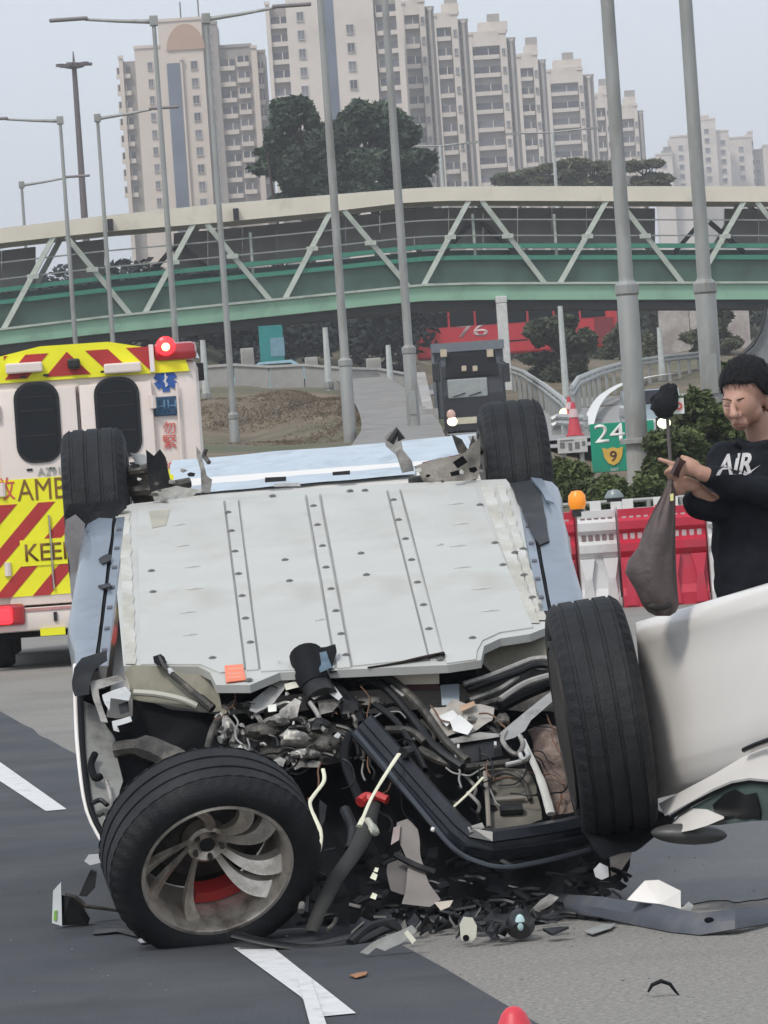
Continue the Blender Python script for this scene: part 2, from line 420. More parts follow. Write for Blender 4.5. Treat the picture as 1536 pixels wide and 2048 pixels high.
def baymesh(wd, ht):
    mb = MB(); mb.bx(-wd/2, wd/2, -.75, .1, -ht/2, -ht/2+.75)
    mb.cur = 1; mb.add([(-wd/2,-.04,-ht/2+.75),(wd/2,-.04,-ht/2+.75),(wd/2,-.04,ht/2),(-wd/2,-.04,ht/2)], [(0,1,2,3)])
    mb.cur = 0; mb.bx(-wd/2, -wd/2+.15, -.5, .1, -ht/2+.75, ht/2); mb.bx(wd*.1, wd*.1+.15, -.3, .1, -ht/2+.75, ht/2)
    me, c = mb.mesh([wall_b, tower_glass], center=False, name='balcony'); return me
def tower(loc_px, d, label, segs, cols, name='apartment_tower', group=None, extra=None):
    """segs: (x_left, x_right, y_ref, y_top, front offset, depth, material); cols: (kind, x, y_ref, y_first, y_last, pitch_px, w_m, h_m, front offset)"""
    b = P(*loc_px, d); root = thing(name, (b.x, b.y, 9), label, 'apartment tower', group)
    s = FPX/d
    for k, (xl, xr, yr, yt, off, dep, mat, nm) in enumerate(segs):
        A = P(xl, yr, d); B = P(xr, yr, d); t = P((xl+xr)/2, yt, d); mb = MB()
        mb.bx(A.x, B.x, d+off, d+off+dep, 5, t.z)
        if nm in ('wall', 'pillar'): mb.bx(A.x-.12, B.x+.12, d+off-.25, d+off+.6, t.z+.003, t.z+.5)
        obj(nm, mb, mat, root)
    for (kd, x, yr, y0, y1, pitch, wd, ht, off) in cols:
        X = P(x, yr, d).x; z0 = P(x, y0, d).z; z1 = P(x, y1, d).z; ph = pitch/s; z = z0; i = 0
        me = (WBal.setdefault((wd, ht), None) or WBal.__setitem__((wd, ht), baymesh(wd, ht)) or WBal[(wd, ht)]) if kd == 'bay' else wm(wd, ht, 2 if wd < 3 else 3)
        while z > z1:
            inst('window' if kd != 'bay' else 'balcony', me, T(X, d+off-.02, z), root); z -= ph; i += 1
    if extra: extra(root)
    return root
WBal = {}
def arch(root):
    c = P(372, 100, 830); mb = MB(); r = 38/12.05; pts = [Vector((c.x+r*math.cos(a), 830-.35, c.z+r*1.35*math.sin(a))) for a in [math.pi*i/20 for i in range(21)]]
    mb.prism(pts, (0, .5, 0)); obj('arch_panel', mb, arch_m, root)
    for X, h in ((362, 3), (398, 5)):
        q = P(X, 40, 830); mb = MB(); mb.tube([q, q+Vector((0,0,h))], .12, 6); obj('antenna', mb, dark_steel, root)
W = 'wall'
tower((380,400), 830, 'cream apartment tower with terracotta arch at its crown, leftmost of the blocks',
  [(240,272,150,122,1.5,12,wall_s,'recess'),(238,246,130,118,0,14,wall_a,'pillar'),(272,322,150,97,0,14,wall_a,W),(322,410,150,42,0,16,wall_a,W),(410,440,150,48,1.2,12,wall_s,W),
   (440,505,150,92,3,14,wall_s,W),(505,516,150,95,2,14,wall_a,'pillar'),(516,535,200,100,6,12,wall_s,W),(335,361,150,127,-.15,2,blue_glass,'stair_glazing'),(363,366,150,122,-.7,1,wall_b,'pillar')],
  [('bay',257,300,145,412,34,2.3,1.9,1.4),('win',305,200,132,412,34,.95,1.3,0),('win',393,200,130,412,34.5,1.25,1.35,0),
   ('bay',458,200,128,400,32,2.6,1.9,2.9),('bay',490,200,120,400,32,2,1.8,2.9),('win',425,200,60,400,33,1,1.3,1.2),('bay',526,250,130,380,32,1.2,1.8,5.9)], extra=arch)
tower((700,380), 800, 'tallest cream apartment block with a dark blue stair strip down its front',
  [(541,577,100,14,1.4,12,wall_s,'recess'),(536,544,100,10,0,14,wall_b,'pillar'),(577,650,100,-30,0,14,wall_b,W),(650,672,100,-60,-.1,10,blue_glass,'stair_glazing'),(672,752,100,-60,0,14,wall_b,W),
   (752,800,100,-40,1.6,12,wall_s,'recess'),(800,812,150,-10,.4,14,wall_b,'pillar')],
  [('bay',560,100,45,380,36,2.7,1.9,1.3),('win',606,120,33,400,37,1.2,1.5,0),('win',704,120,58,400,37,1.3,1.5,0),('bay',777,100,20,390,37,3.4,2,1.5)])
def stepped(xs, yr, yt, d, label, pitch=38, grp='stepped apartment towers'):
    x0, x1, x2, x3 = xs      # window recess x0..x1 ; pillar x1..x2 ; shaded side x2..x3
    s = FPX/d; wd = (x1-x0-4)/s
    def roof(root):
        a = P(x0+6, yt, d); b = P(x2-8, yt, d); mb = MB(); mb.bx(a.x, b.x, d+2, d+9, a.z, a.z+1.6); obj('roof_parapet', mb, wall_b, root)
        mb = MB(); mb.bx((a.x+b.x)/2-.9, (a.x+b.x)/2+1.3, d+3, d+6, a.z+1.6, a.z+3.1); obj('roof_tank', mb, wall_s, root)
    return tower(((x0+x3)/2, yt), d, label,
       [(x0,x1,yr,yt+28,1.2,11,wall_s,'recess'),(x0-2,x1+2,yr,yt,0,0,wall_b,'x')][:1]+[(x0,x1+1,yr,yt,.5,8,wall_b,'crown')][:0]+
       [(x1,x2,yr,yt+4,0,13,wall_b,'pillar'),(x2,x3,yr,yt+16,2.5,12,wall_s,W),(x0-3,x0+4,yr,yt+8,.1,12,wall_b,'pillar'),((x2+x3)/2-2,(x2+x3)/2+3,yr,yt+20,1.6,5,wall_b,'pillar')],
       [('bay',(x0+x1)/2,yr,yt+45,380,pitch,round(wd,1),round(pitch/s*.62,1),1.1),('win',(x2+x3)/2-8,yr,yt+40,380,pitch,.9,1.2,2.5),('win',(x1+x2)/2,yr,yt+40,380,pitch,.7,1.1,0)], extra=roof, group=grp)
def topcap(x0, x1, yr, ya, yb, d, root, t=11.5):
    A = P(x0, yr, d); B = P(x1, yr, d); mb = MB(); mb.bx(A.x, B.x, d+.2, d+.2+t, P((x0+x1)/2, yb, d).z, P((x0+x1)/2, ya, d).z); obj('crown', mb, wall_b, root)
for (xs, yr, yt, d, lab) in (
   ((812,846,858,876), 150, 0, 820, 'stepped block whose roof touches the top edge of the picture, beside the blue striped one'),
   ((878,912,926,946), 200, 25, 860, 'second stepped block, with grey window bays and two pale pillars'),
   ((951,1010,1024,1042), 250, 62, 900, 'stepped block with the double window bay, dark railing and tanks on its roof'),
   ((1044,1074,1084,1100), 250, 106, 950, 'narrow stepped block in the middle of the descending row'),
   ((1102,1162,1172,1194), 250, 136, 1000, 'wide stepped block with a rounded roof room'),
   ((1194,1216,1226,1242), 300, 186, 1050, 'short stepped block just before the last of the row'),
   ((1243,1272,1280,1292), 300, 208, 1100, 'last and lowest stepped block at the right end of the row')):
    r = stepped(xs, yr, yt, d, lab, pitch=38*860/d); topcap(xs[0], xs[1], yr, yt, yt+30, d, r)
def faraway(x0, x1, yt, d, lab, tips):
    s = FPX/d
    segs = [(a, b, 330, t, o, 14, m_, W) for a, b, t, o, m_ in tips]
    cols = []
    for a, b, t, o, m_ in tips:
        n = max(1, int((b-a)/26))
        for i in range(n): cols.append(('win', a+(b-a)*(i+.5)/n, 330, t+22, 372, 19, 1.5, 1.4, o))
    tower(((x0+x1)/2, yt), d, lab, segs, cols, group='hazy far apartment blocks')
faraway(1310,1385,270,1500,'hazy pale block far off with two low wings, left of the far group',[(1312,1345,310,0,wall_b),(1345,1385,272,4,wall_b),(1330,1345,296,2,wall_s)])
faraway(1385,1460,240,1520,'hazy pale block with the highest stepped roof of the far group',[(1380,1402,268,3,wall_s),(1398,1436,240,0,wall_b),(1436,1462,262,2,wall_b),(1405,1425,232,3,wall_b)])
faraway(1460,1600,270,1540,'hazy pale block at the right edge of the picture',[(1462,1506,276,0,wall_b),(1506,1530,300,4,wall_s),(1500,1510,264,2,wall_b),(1528,1600,290,1,wall_b)])

# ================================================================ FOOTBRIDGE
def lerp_tab(tab):
    def f(x):
        if x <= tab[0][0]: a, b = tab[0], tab[1]
        elif x >= tab[-1][0]: a, b = tab[-2], tab[-1]
        else:
            for i in range(len(tab)-1):
                if tab[i][0] <= x <= tab[i+1][0]: a, b = tab[i], tab[i+1]; break
        return a[1]+(b[1]-a[1])*(x-a[0])/(b[0]-a[0])
    return f
bt = lerp_tab([(-200,486),(0,456),(200,432),(430,408),(650,390),(800,378),(880,373),(1000,372),(1536,372),(1700,374)])
bf = lerp_tab([(-200,516),(0,487),(200,465),(430,446),(650,425),(800,407),(880,402),(1000,402),(1536,404),(1700,406)])
b1 = lerp_tab([(-200,690),(0,662),(200,638),(450,612),(768,581),(850,573),(950,570),(1536,568),(1700,569)])
b2 = lerp_tab([(-200,716),(0,690),(200,668),(450,643),(768,609),(850,602),(950,600),(1536,599),(1700,600)])
bd = lerp_tab([(-200,214),(1536,226)])
bridge = thing('footbridge', P(768,600,220), 'covered steel truss footbridge with cream roof and mint green lower beam crossing the road', 'footbridge')
XS = [x for x in range(-150, 1701, 50)]
def strip(name, fa, fb, off, dep, mat, xs=XS, parent=bridge, **k):
    mb = MB(); vs = []; n = len(xs)
    for x in xs:
        for y in (fa(x), fb(x)):
            q = P(x, y, bd(x)); vs += [q+Vector((0,off,0)), q+Vector((0,off+dep,0))]
    fs = []
    for i in range(n-1):
        a = 4*i; b = a+4
        fs += [(a,b,b+2,a+2),(a+1,a+3,b+3,b+1),(a,a+1,b+1,b),(a+2,b+2,b+3,a+3)]
    fs += [(0,2,3,1),(4*n-4,4*n-3,4*n-1,4*n-2)]
    mb.add(vs, fs); return obj(name, mb, mat, parent, **k)
def fr(t, dy=0): return lambda x: bf(x)+(b1(x)-bf(x))*t+dy
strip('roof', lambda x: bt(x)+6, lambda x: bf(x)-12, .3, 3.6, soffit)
strip('roof_fascia', lambda x: bt(x)+3, bf, -.25, .5, cream)
strip('roof_fascia', lambda x: bt(x)+3, bf, 3.95, .4, cream)
strip('roof_ridge', bt, lambda x: bt(x)+2.8, .1, 3.8, mk('roof sheet', (.5,.48,.44), .8))
strip('lower_beam', b1, b2, -.25, .5, mint); strip('lower_beam', b1, b2, 3.95, .4, mint)
strip('beam_lip', lambda x: b1(x)-5, lambda x: b1(x)-.5, -.4, .5, truss_p)
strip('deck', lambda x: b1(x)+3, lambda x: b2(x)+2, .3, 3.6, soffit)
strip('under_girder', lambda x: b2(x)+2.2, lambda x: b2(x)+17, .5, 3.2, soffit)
for t in (.22, .41): strip('handrail', fr(t, -1.4), fr(t, 1.4), -.1, .12, mk('handrail grey', (.25,.27,.25), .6))
for t in (.53, .67): strip('green_rail', fr(t, -4), fr(t, 5), -.12, .14, green_d)
strip('parapet_panel', fr(.70), fr(.97), .05, .06, green_pan)
strip('parapet_panel', fr(.54), fr(.97), 3.8, .06, green_pan)
for a in list(range(-150, 1700, 70)):
    if a not in (60, 200, 270, 1320, 1390): strip('louvre_panel', fr(.03), fr(.52), 3.75, .08, brown_pan, xs=[a, a+34, a+69.3])
tops = [(-155,0),(120,0),(400,0),(675,0),(950,0),(1225,0),(1500,0),(1775,0)]; bots = [-8,275,555,832,1105,1380,1655]
def member(x0, y0, x1, y1, off=0.0, wd=.36):
    a = P(x0, y0, bd(x0))+Vector((0,off,0)); b = P(x1, y1, bd(x1))+Vector((0,off,0))
    mb = MB(); mb.beam(a, b, .22, wd, up=Vector((0,1,0))); return mb
for i, bx_ in enumerate(bots):
    for tx in (tops[i][0], tops[i+1][0]):
        sgn = 12 if tx > bx_ else -12
        for off in (-.02, 4.05):
            obj('truss_diagonal', member(bx_+sgn, b1(bx_)+2, tx-sgn, bf(tx)-2, off, wd=.34), truss_p, bridge)
        q = fr(.42)(bx_) ; xm = bx_+(tx-bx_)*.58; ym = b1(bx_)+(bf(tx)-b1(bx_))*.58
        c = P(xm, ym, bd(xm)); mb = MB(); mb.box(c, (.5,.45,.2)); obj('clamp', mb, truss_p, bridge)
for x in (210, 500, 945, 1108):
    a = P(x, fr(.15)(x), bd(x)); b = P(x+12, fr(.97)(x), bd(x)); mb = MB(); mb.beam(a+Vector((0,.25,0)), Vector((a.x, a.y+.25, b.z)), .12, .12); obj('rail_post', mb, truss_p, bridge)
for x in (222, 473):
    q = P(x, bf(x)-10, bd(x)); mb = MB(); mb.bx(q.x-.12, q.x+.12, q.y-.7, q.y-.25, q.z-.2, q.z+.3); obj('camera_housing', mb, black, bridge)
for x in (350, 955, 1420):   # dark gusset plates on the far truss
    for sx in (-1, 1):
        a = P(x, fr(.2)(x), bd(x)); mb = MB(); mb.beam(a+Vector((sx*.2,3.6,0)), a+Vector((sx*1.7,3.6,-1.5)), .2, .5, up=Vector((0,1,0))); obj('knee_brace', mb, black, bridge)
# piers
def pier(px, py, d, r, label, mat, ztop, nm='bridge_pier'):
    q = P(px, py, d); z0 = tz(q.x, q.y)-.5; root = thing(nm, (q.x, q.y, z0), label, 'pier')
    mb = MB(); mb.bbox_bev(q.x-r, q.x+r, q.y-r, q.y+r, z0, ztop, .05); obj('shaft', mb, mat, root)
    mb = MB(); mb.bbox_bev(q.x-r*1.05, q.x+r*1.05, q.y-r*1.05, q.y+r*1.05, ztop+.002, ztop+.3, .03); obj('cap', mb, mat, root); return root
pier(1007,670,222,.24,'slim white pier under the bridge in front of the red bus', mk('pier white', (.55,.55,.53), .8), P(1007,606,222).z)
# big grey flared pier at the right edge
q = P(1560,700,222); root = thing('bridge_pier', (q.x,q.y,tz(q.x,q.y)), 'wide flared grey concrete pier behind the man at the right edge', 'pier')
pr = [P(x, y, 222) for x, y in ((1540,616),(1680,616),(1680,860),(1390,860),(1440,760),(1490,705),(1520,670))]
mb = MB(); mb.prism(pr, (0,2.6,0)); obj('shaft', mb, mk('pier grey', (.2,.21,.22), .8, dirt=(.14,.14,.14)), root)
mb = MB(); mb.tube([P(x, y, 221.8) for x, y in ((1532,618),(1522,660),(1505,690),(1470,722),(1430,752))], .09, 8); obj('drain_pipe', mb, black, root)

# ================================================================ LAMP POSTS
def lamp_master():
    root = thing('street_lamp', (0,0,0), '', 'street lamp', 'street lamps in pairs along the road')
    mb = MB(); mb.lathe([(0,0),(.26,0),(.26,.06),(.165,.08),(.16,2.25),(.112,2.45),(.11,2.5)], 20); obj('pole_base', mb, steel, root, smooth=True)
    mb = MB(); mb.lathe([(.0,2.5),(.109,2.5),(.1,8),(.07,15.6),(0,15.62)], 16); obj('pole', mb, steel, root, smooth=True)
    mb = MB(); mb.lathe([(.15,2.2),(.18,2.25),(.18,2.38),(.12,2.44)], 16, closed=True); obj('collar', mb, steel, root)
    mb = MB(); mb.bx(-.09,.09,-.03,.03,.7,1.3); o = obj('access_door', mb, steel, root); o.matrix_basis = T(0,-.15,1.0); 
    mb = MB(); mb.tube([(0,0,15.45),(1.2,0,15.55),(2.3,0,15.68)], [.085,.06,.05], 10); obj('arm', mb, steel, root)
    mb = MB(); mb.bbox_bev(-.14,.14,-.12,.12,15.3,15.66,.03); obj('arm_bracket', mb, steel, root)
    bm = MB(); bm.bbox_bev(2.2,3.5,-.16,.16,15.66,15.78,.04); hd = obj('lamp_head', bm, mk('lamp head grey', (.22,.2,.2), .5, .2), root)
    bm = MB(); bm.bx(2.5,3.4,-.12,.12,15.63,15.659); obj('lens', bm, mk('lamp lens', (.5,.5,.48), .3), hd)
    bm = MB(); bm.lathe([(0,15.78),(.06,15.78),(.06,15.9),(0,15.92)], 10); o = obj('sensor', bm, black, hd); o.matrix_basis = T(2.45,0,15.86)
    return root
LM = lamp_master()
lamps = [(1245,450,75,575,1,'thick grey lamp post just right of the green 24 sign'),
 (1398,400,76,572,0,'thick grey lamp post rising directly behind the man, nearest of the right row'),
 (668,400,125,725,1,'lamp post standing behind the upturned car, left of the two in mid picture'),
 (797,400,126,700,0,'lamp post left of the dark truck, right of the two in mid picture'),
 (325,300,168,800,1,'lamp post with arm pointing left that rises behind the ambulance beacon'),
 (430,300,165,800,0,'lamp post with arm pointing right, just right of the ambulance'),
 (138,500,212,830,1,'lamp post behind the ambulance roof with its arm leaving the left edge'),
 (213,500,212,830,0,'shorter lamp post behind the ambulance with arm across the arched tower'),
 (52,500,254,855,0,'smallest lamp post at far left with arm pointing right'),
 (4,600,252,855,1,'distant lamp post hugging the left edge of the picture')]
for i, (x, y, d, fy, left, lab) in enumerate(lamps):
    q = P(x, y, d); zf = 1.6+(yh(x)-fy)/(FPX/d)
    if d > 200: zf = {1:2.9,0:2.9}[left] + 1.0
    base = zf-2.35
    tops_ = {4:35, 5:30, 6:235, 7:230, 8:365}
    if i in tops_:
        xx = {4:300,5:410,6:120,7:200,8:42}[i]; base = P(xx, tops_[i], d).z-15.6
    M4 = T(q.x, q.y, base) @ Matrix.Rotation(math.pi if left else 0, 4, 'Z') @ Matrix.Diagonal((1 if False else 1,1,1,1))
    if d < 100: mb = MB(); mb.lathe([(0,-1.6),(.2,-1.6),(.175,0),(0,0)], 18, M=T(q.x, q.y, base)); obj('pole_foundation', mb, concrete, None, label='round foundation under the '+('left' if left else 'right')+' near lamp post', cat='foundation')
    if i == 0: LM.matrix_basis = M4; WM[LM.name] = M4.copy(); LM['label'] = lab; master_first = True
    else: dup(LM, M4, lab)
# high mast with cluster head
q = P(148,130,400); root = thing('high_mast', (q.x,q.y,8), 'tall dark mast with a ring of floodlights standing beyond the bridge', 'mast')
mb = MB(); mb.tube([(q.x,q.y,8),(q.x,q.y,q.z)], [.38,.2], 12); obj('pole', mb, dark_steel, root)
mb = MB(); mb.tube([(q.x,q.y,q.z),(q.x,q.y,q.z+1.1)], [.12,.04], 8); obj('spike', mb, dark_steel, root)
mb = MB(); mb.lathe([(.3,-.3),(.8,-.2),(.8,.1),(.3,.2)], 14, M=T(q.x,q.y,q.z), closed=True); obj('lamp_ring', mb, dark_steel, root)
for k in range(6):
    a = k*math.pi/3+.3; mb = MB(); mb.box((q.x+math.cos(a)*1.15, q.y+math.sin(a)*1.15, q.z+.02), (.6,.45,.22), Matrix.Rotation(a, 3, 'Z')); obj('floodlight', mb, dark_steel, root)
# small lamps beyond the bridge, seen against the towers
for (x, y, d, al, lab) in ((1105,265,330,2.6,'thin far lamp post with double arm seen against the stepped towers'),(880,292,340,2.2,'thin far lamp post seen against the first stepped tower'),(1120,612,205,0,'slim pale post standing on the grass in front of the red bus'),
      (650,655,200,0,'slim post under the bridge in front of the dark trees'),(776,690,205,0,'short slim post left of the truck under the bridge'),(405,680,190,0,'slim post beside the ambulance under the bridge'),(1318,655,215,0,'slim post between the two big lamp posts')):
    q = P(x, y, d); z0 = tz(q.x, q.y)-.3; root = thing('lamp_post', (q.x,q.y,z0), lab, 'post')
    mb = MB(); mb.tube([(q.x,q.y,z0),(q.x,q.y,q.z)], [.16,.1], 8); obj('pole', mb, mk('pale post', (.45,.47,.45), .7), root)
    if al:
        mb = MB(); mb.tube([(q.x-al,q.y,q.z+.1),(q.x,q.y,q.z),(q.x+al,q.y,q.z+.1)], .06, 6); obj('arm', mb, steel, root)
        for s_ in (-1,1): mb = MB(); mb.bx(q.x+s_*al-.5, q.x+s_*al+.5, q.y-.15, q.y+.15, q.z+.02, q.z+.16); obj('lamp_head', mb, steel, root)
    else: mb = MB(); mb.lathe([(.1,0),(.2,.05),(.2,.3),(.1,.35)], 8, M=T(q.x,q.y,z0+.3), closed=True); obj('collar', mb, steel, root)

# ================================================================ TREES AND SHRUBS
def tree(px, py, d, rx_px, ytop, ybot, label, mat=leaf_d, n=9000, size=.3, seed=1, nb=14, group=None, ragged=1., trunkpx=None):
    c = P(px, (ytop+ybot)/2, d); s = FPX/d; rx = rx_px/s; rz = (ybot-ytop)/2/s; z0 = tz(c.x, c.y)
    root = thing('tree', (c.x,c.y,z0), label, 'tree', group); rnd = random.Random(seed); bl = []
    mb = MB(); mb.tube([(c.x,c.y,z0-.3),(c.x+.3,c.y,(z0+c.z)/2),(c.x-.2,c.y,c.z+rz*.5)], [.06*rz+.15,.04*rz+.1,.05], 8); tr = obj('trunk', mb, bark, root)
    for k in range(nb):
        a = rnd.uniform(0, 6.28); h = rnd.uniform(-.85, .95); r_ = math.sqrt(max(0, 1-h*h*.8))*rnd.uniform(.35, .95)
        q = c+Vector((math.cos(a)*rx*r_, math.sin(a)*rx*r_*.6, h*rz))
        bl.append((q, (rx*rnd.uniform(.22,.5)*ragged, rx*rnd.uniform(.2,.5), rz*rnd.uniform(.16,.34))))
        mb = MB(); mb.tube([(c.x,c.y,c.z+h*rz*.4-rz*.2), c.lerp(q,.5), q], [.1,.07,.03], 5); obj('limb', mb, bark, root)
    leafobj('crown', bl, n, size, mat, root, seed); return root
tree(600,300,300,62,205,400,'dark ragged pine with open top beside the tallest tower',seed=3,n=9000,size=.26,nb=20,ragged=.8)
tree(735,300,310,105,222,420,'broad dark tree behind the bridge at mid picture',seed=5,n=26000,size=.3,nb=24)
tree(650,350,305,120,270,440,'low bushy dark tree filling the gap between the pine and the broad tree',seed=8,n=22000,size=.3,nb=20)
tree(820,350,315,50,295,430,'small round dark tree at the right foot of the broad one',seed=15,n=9000,size=.28,nb=12)
tree(540,300,302,30,288,330,'small separate dark clump of foliage left of the pine',seed=12,n=1200,size=.25,nb=6)
tree(1120,350,420,60,322,380,'olive treetop showing over the bridge roof',mat=leaf_o,seed=21,n=6000,size=.32)
tree(1190,348,430,60,328,385,'olive brown treetop beside the nearest lamp post',mat=leaf_o,seed=22,n=6000,size=.32)
tree(1290,350,425,50,325,385,'rightmost olive treetop over the bridge roof',mat=leaf_o,seed=23,n=5000,size=.32)
tree(1040,362,430,50,345,385,'low olive treetop left of its neighbours',mat=leaf_o,seed=24,n=3500,size=.32)
tree(1120,700,240,72,632,790,'round green shrub tree standing in front of the red bus',mat=mk('shrub green', (.07,.085,.05), .85, var=.4, scale=.6),seed=31,n=14000,size=.16,nb=16)
tree(1260,700,262,50,640,760,'olive shrub tree behind the nearest lamp post',mat=leaf_o,seed=33,n=8000,size=.16)
tree(1440,690,262,60,625,740,'grey green shrub tree right of the big pier pipe',mat=leaf_o,seed=34,n=8000,size=.17)
# woodland behind the bridge on the left, one dark mass
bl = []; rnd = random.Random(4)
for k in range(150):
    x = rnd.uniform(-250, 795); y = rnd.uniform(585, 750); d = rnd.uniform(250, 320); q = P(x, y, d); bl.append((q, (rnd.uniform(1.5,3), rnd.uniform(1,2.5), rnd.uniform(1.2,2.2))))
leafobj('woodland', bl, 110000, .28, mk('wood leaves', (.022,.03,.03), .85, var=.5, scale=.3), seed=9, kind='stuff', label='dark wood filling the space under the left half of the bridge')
bl = []
for k in range(80):
    x = rnd.uniform(860, 1650); y = rnd.uniform(600, 720); d = rnd.uniform(300, 350); q = P(x, y, d); bl.append((q, (rnd.uniform(1.5,3.2), rnd.uniform(1,2.5), rnd.uniform(1.,2.2))))
leafobj('scrub', bl, 40000, .3, mk('scrub leaves', (.05,.06,.04), .9, var=.5, scale=.2), seed=10, kind='stuff', label='olive scrub on the slope behind the red bus')
# dry grass tufts on the mound
vs = []; fs = []
for k in range(26000):
    x = rnd.uniform(380, 900); d = rnd.uniform(150, 186); q = P(x, 850, d); z = tz(q.x, q.y)-.05; h = rnd.uniform(.03, .11); a = rnd.uniform(0, 6.28); w_ = .03
    dx, dy = math.cos(a)*w_, math.sin(a)*w_; l = rnd.uniform(-.15,.15); i = len(vs)
    vs += [(q.x-dx,q.y-dy,z),(q.x+dx,q.y+dy,z),(q.x+l,q.y,z+h)]; fs.append((i,i+1,i+2))
me = bpy.data.meshes.new('g'); me.from_pydata(vs, [], fs); me.materials.append(mk('straw', (.14,.105,.065), .95, var=.4, scale=.5))
tag(link('dry_grass', me, Matrix.Identity(4)), 'dry brown grass on the mound behind the upturned car', kind='stuff')
# hedge and shrubs of the planted island
for (x, y, d, rx, ry, lab, sd_) in ((1130,985,70,55,60,'low green shrub behind the left end of the barriers',1),(1200,1003,66,60,42,'olive green shrub below the green 24 sign',2),
      (1345,945,70,72,78,'dense shrub between the lamp post foot and the brown bag',3),(1415,900,74,75,110,'tall green shrub directly left of the man',4),(1290,1010,68,50,45,'low shrub at the foot of the thick lamp post',5),
      (1460,800,78,50,60,'top shoots of a shrub beside the man\'s ear',6),(1540,960,76,90,100,'dark green shrub hidden mostly by the man',7)):
    c = P(x, y, d); s = FPX/d; root = thing('shrub', (c.x,c.y,tz(c.x,c.y)), lab, 'shrub', 'shrubs of the planted island'); bl = []; rr = random.Random(sd_)
    for k in range(26):
        a = rr.uniform(0,6.28); h = rr.uniform(-1,.9); r_ = math.sqrt(1-h*h*.7)*rr.uniform(.3,.9)
        bl.append((c+Vector((math.cos(a)*rx/s*r_, math.sin(a)*rx/s*r_, h*ry/s)), (rx/s*rr.uniform(.3,.55), rx/s*.5, ry/s*rr.uniform(.2,.42))))
        if k < 8: mb = MB(); mb.tube([(c.x,c.y,tz(c.x,c.y)-.2), bl[-1][0]], [.03,.012], 5); obj('stem', mb, bark, root)
    leafobj('foliage', bl, 14000, .07, leaf_n, root, sd_+40)

# ================================================================ AMBULANCE
def XZ(x, y, d): q = P(x, y, d); return q.x, q.z
amb_white = mk('ambulance cream white', (.74,.65,.59), .35, var=.03, scale=2, dirt=(.6,.54,.5), dscale=1.5, dlo=.55, dhi=.85)
hv_yel = mk('yellow reflective', (.85,.82,.02), .45, var=.04); hv_red = mk('red reflective', (.42,.03,.03), .45, var=.06)
rubber = mk('tyre rubber', (.012,.0135,.016), .7, var=.3, scale=14, bump=.3, bscale=120, dirt=(.034,.034,.034), dscale=5, dlo=.48, dhi=.8, spec=.35)
chrome = mk('bright metal', (.55,.55,.55), .25, 1.)
amb_blue = mk('badge blue', (.03,.1,.35), .5, var=.05); screen_blue = mk('sign panel navy', (.02,.06,.12), .3); screen_lit = mk('sign panel glyphs', (.06,.16,.26), .5)
ink_brown = mk('lettering brown', (.2,.1,.02), .6); ink_red = mk('lettering red', (.6,.09,.07), .6); ink_grey = mk('lettering grey', (.3,.32,.3), .6)
YA = P(160,900,44).y
def az(x, y): return XZ(x, y, 44)
ax0 = az(-82,900)[0]; ax1 = az(401,800)[0]; xc = (ax0+ax1)/2
zt = az(400,715)[1]; zl = az(160,1208)[1]
amb = thing('ambulance', (xc, YA+2.7, 0), 'white ambulance seen from behind with yellow and red chevrons and a lit red beacon', 'ambulance')
mb = MB(); mb.bbox_bev(ax0, ax1, YA+.03, YA+5.2, zl, zt, .09); obj('body', mb, amb_white, amb, smooth=True)
# roof cap
zr = az(150,688)[1]; zc = az(150,757)[1]
mb = MB(); prof = [(ax0+.08, zc), (ax0+.12, zt+.05), (ax0+.45, zr-.06), (xc-.3, zr), (xc+.3, zr), (ax1-.5, zr-.06), (ax1-.12, zt+.05), (ax1-.08, zc)]
mb.prism([(x, YA+.0, z) for x, z in prof], (0, 4.9, 0)); obj('roof_cap', mb, hv_yel, amb)
def stripes(x0, x1, z0, z1, y, xm, n, pitch, wid, slope, name='chevron_stripe', mat=hv_red):
    for sgn in (-1, 1):
        for i in range(-1, n):
            u0 = i*pitch
            def pt(u, z): return (xm+sgn*(u - (z-z0)*slope), z)
            poly = [pt(u0, z0), pt(u0+wid, z0), pt(u0+wid, z1), pt(u0, z1)]
            a, b = (x0, xm) if sgn < 0 else (xm, x1)
            pl = clip(poly, a, b, z0, z1)
            if len(pl) >= 3: mb = MB(); mb.prism([(x, y, z) for x, z in pl], (0, .02, 0)); obj(name, mb, mat, amb)
stripes(ax0+.45, ax1-.42, zc+.03, zr-.065, YA-.006, xc-.07, 8, .36, .2, .95)
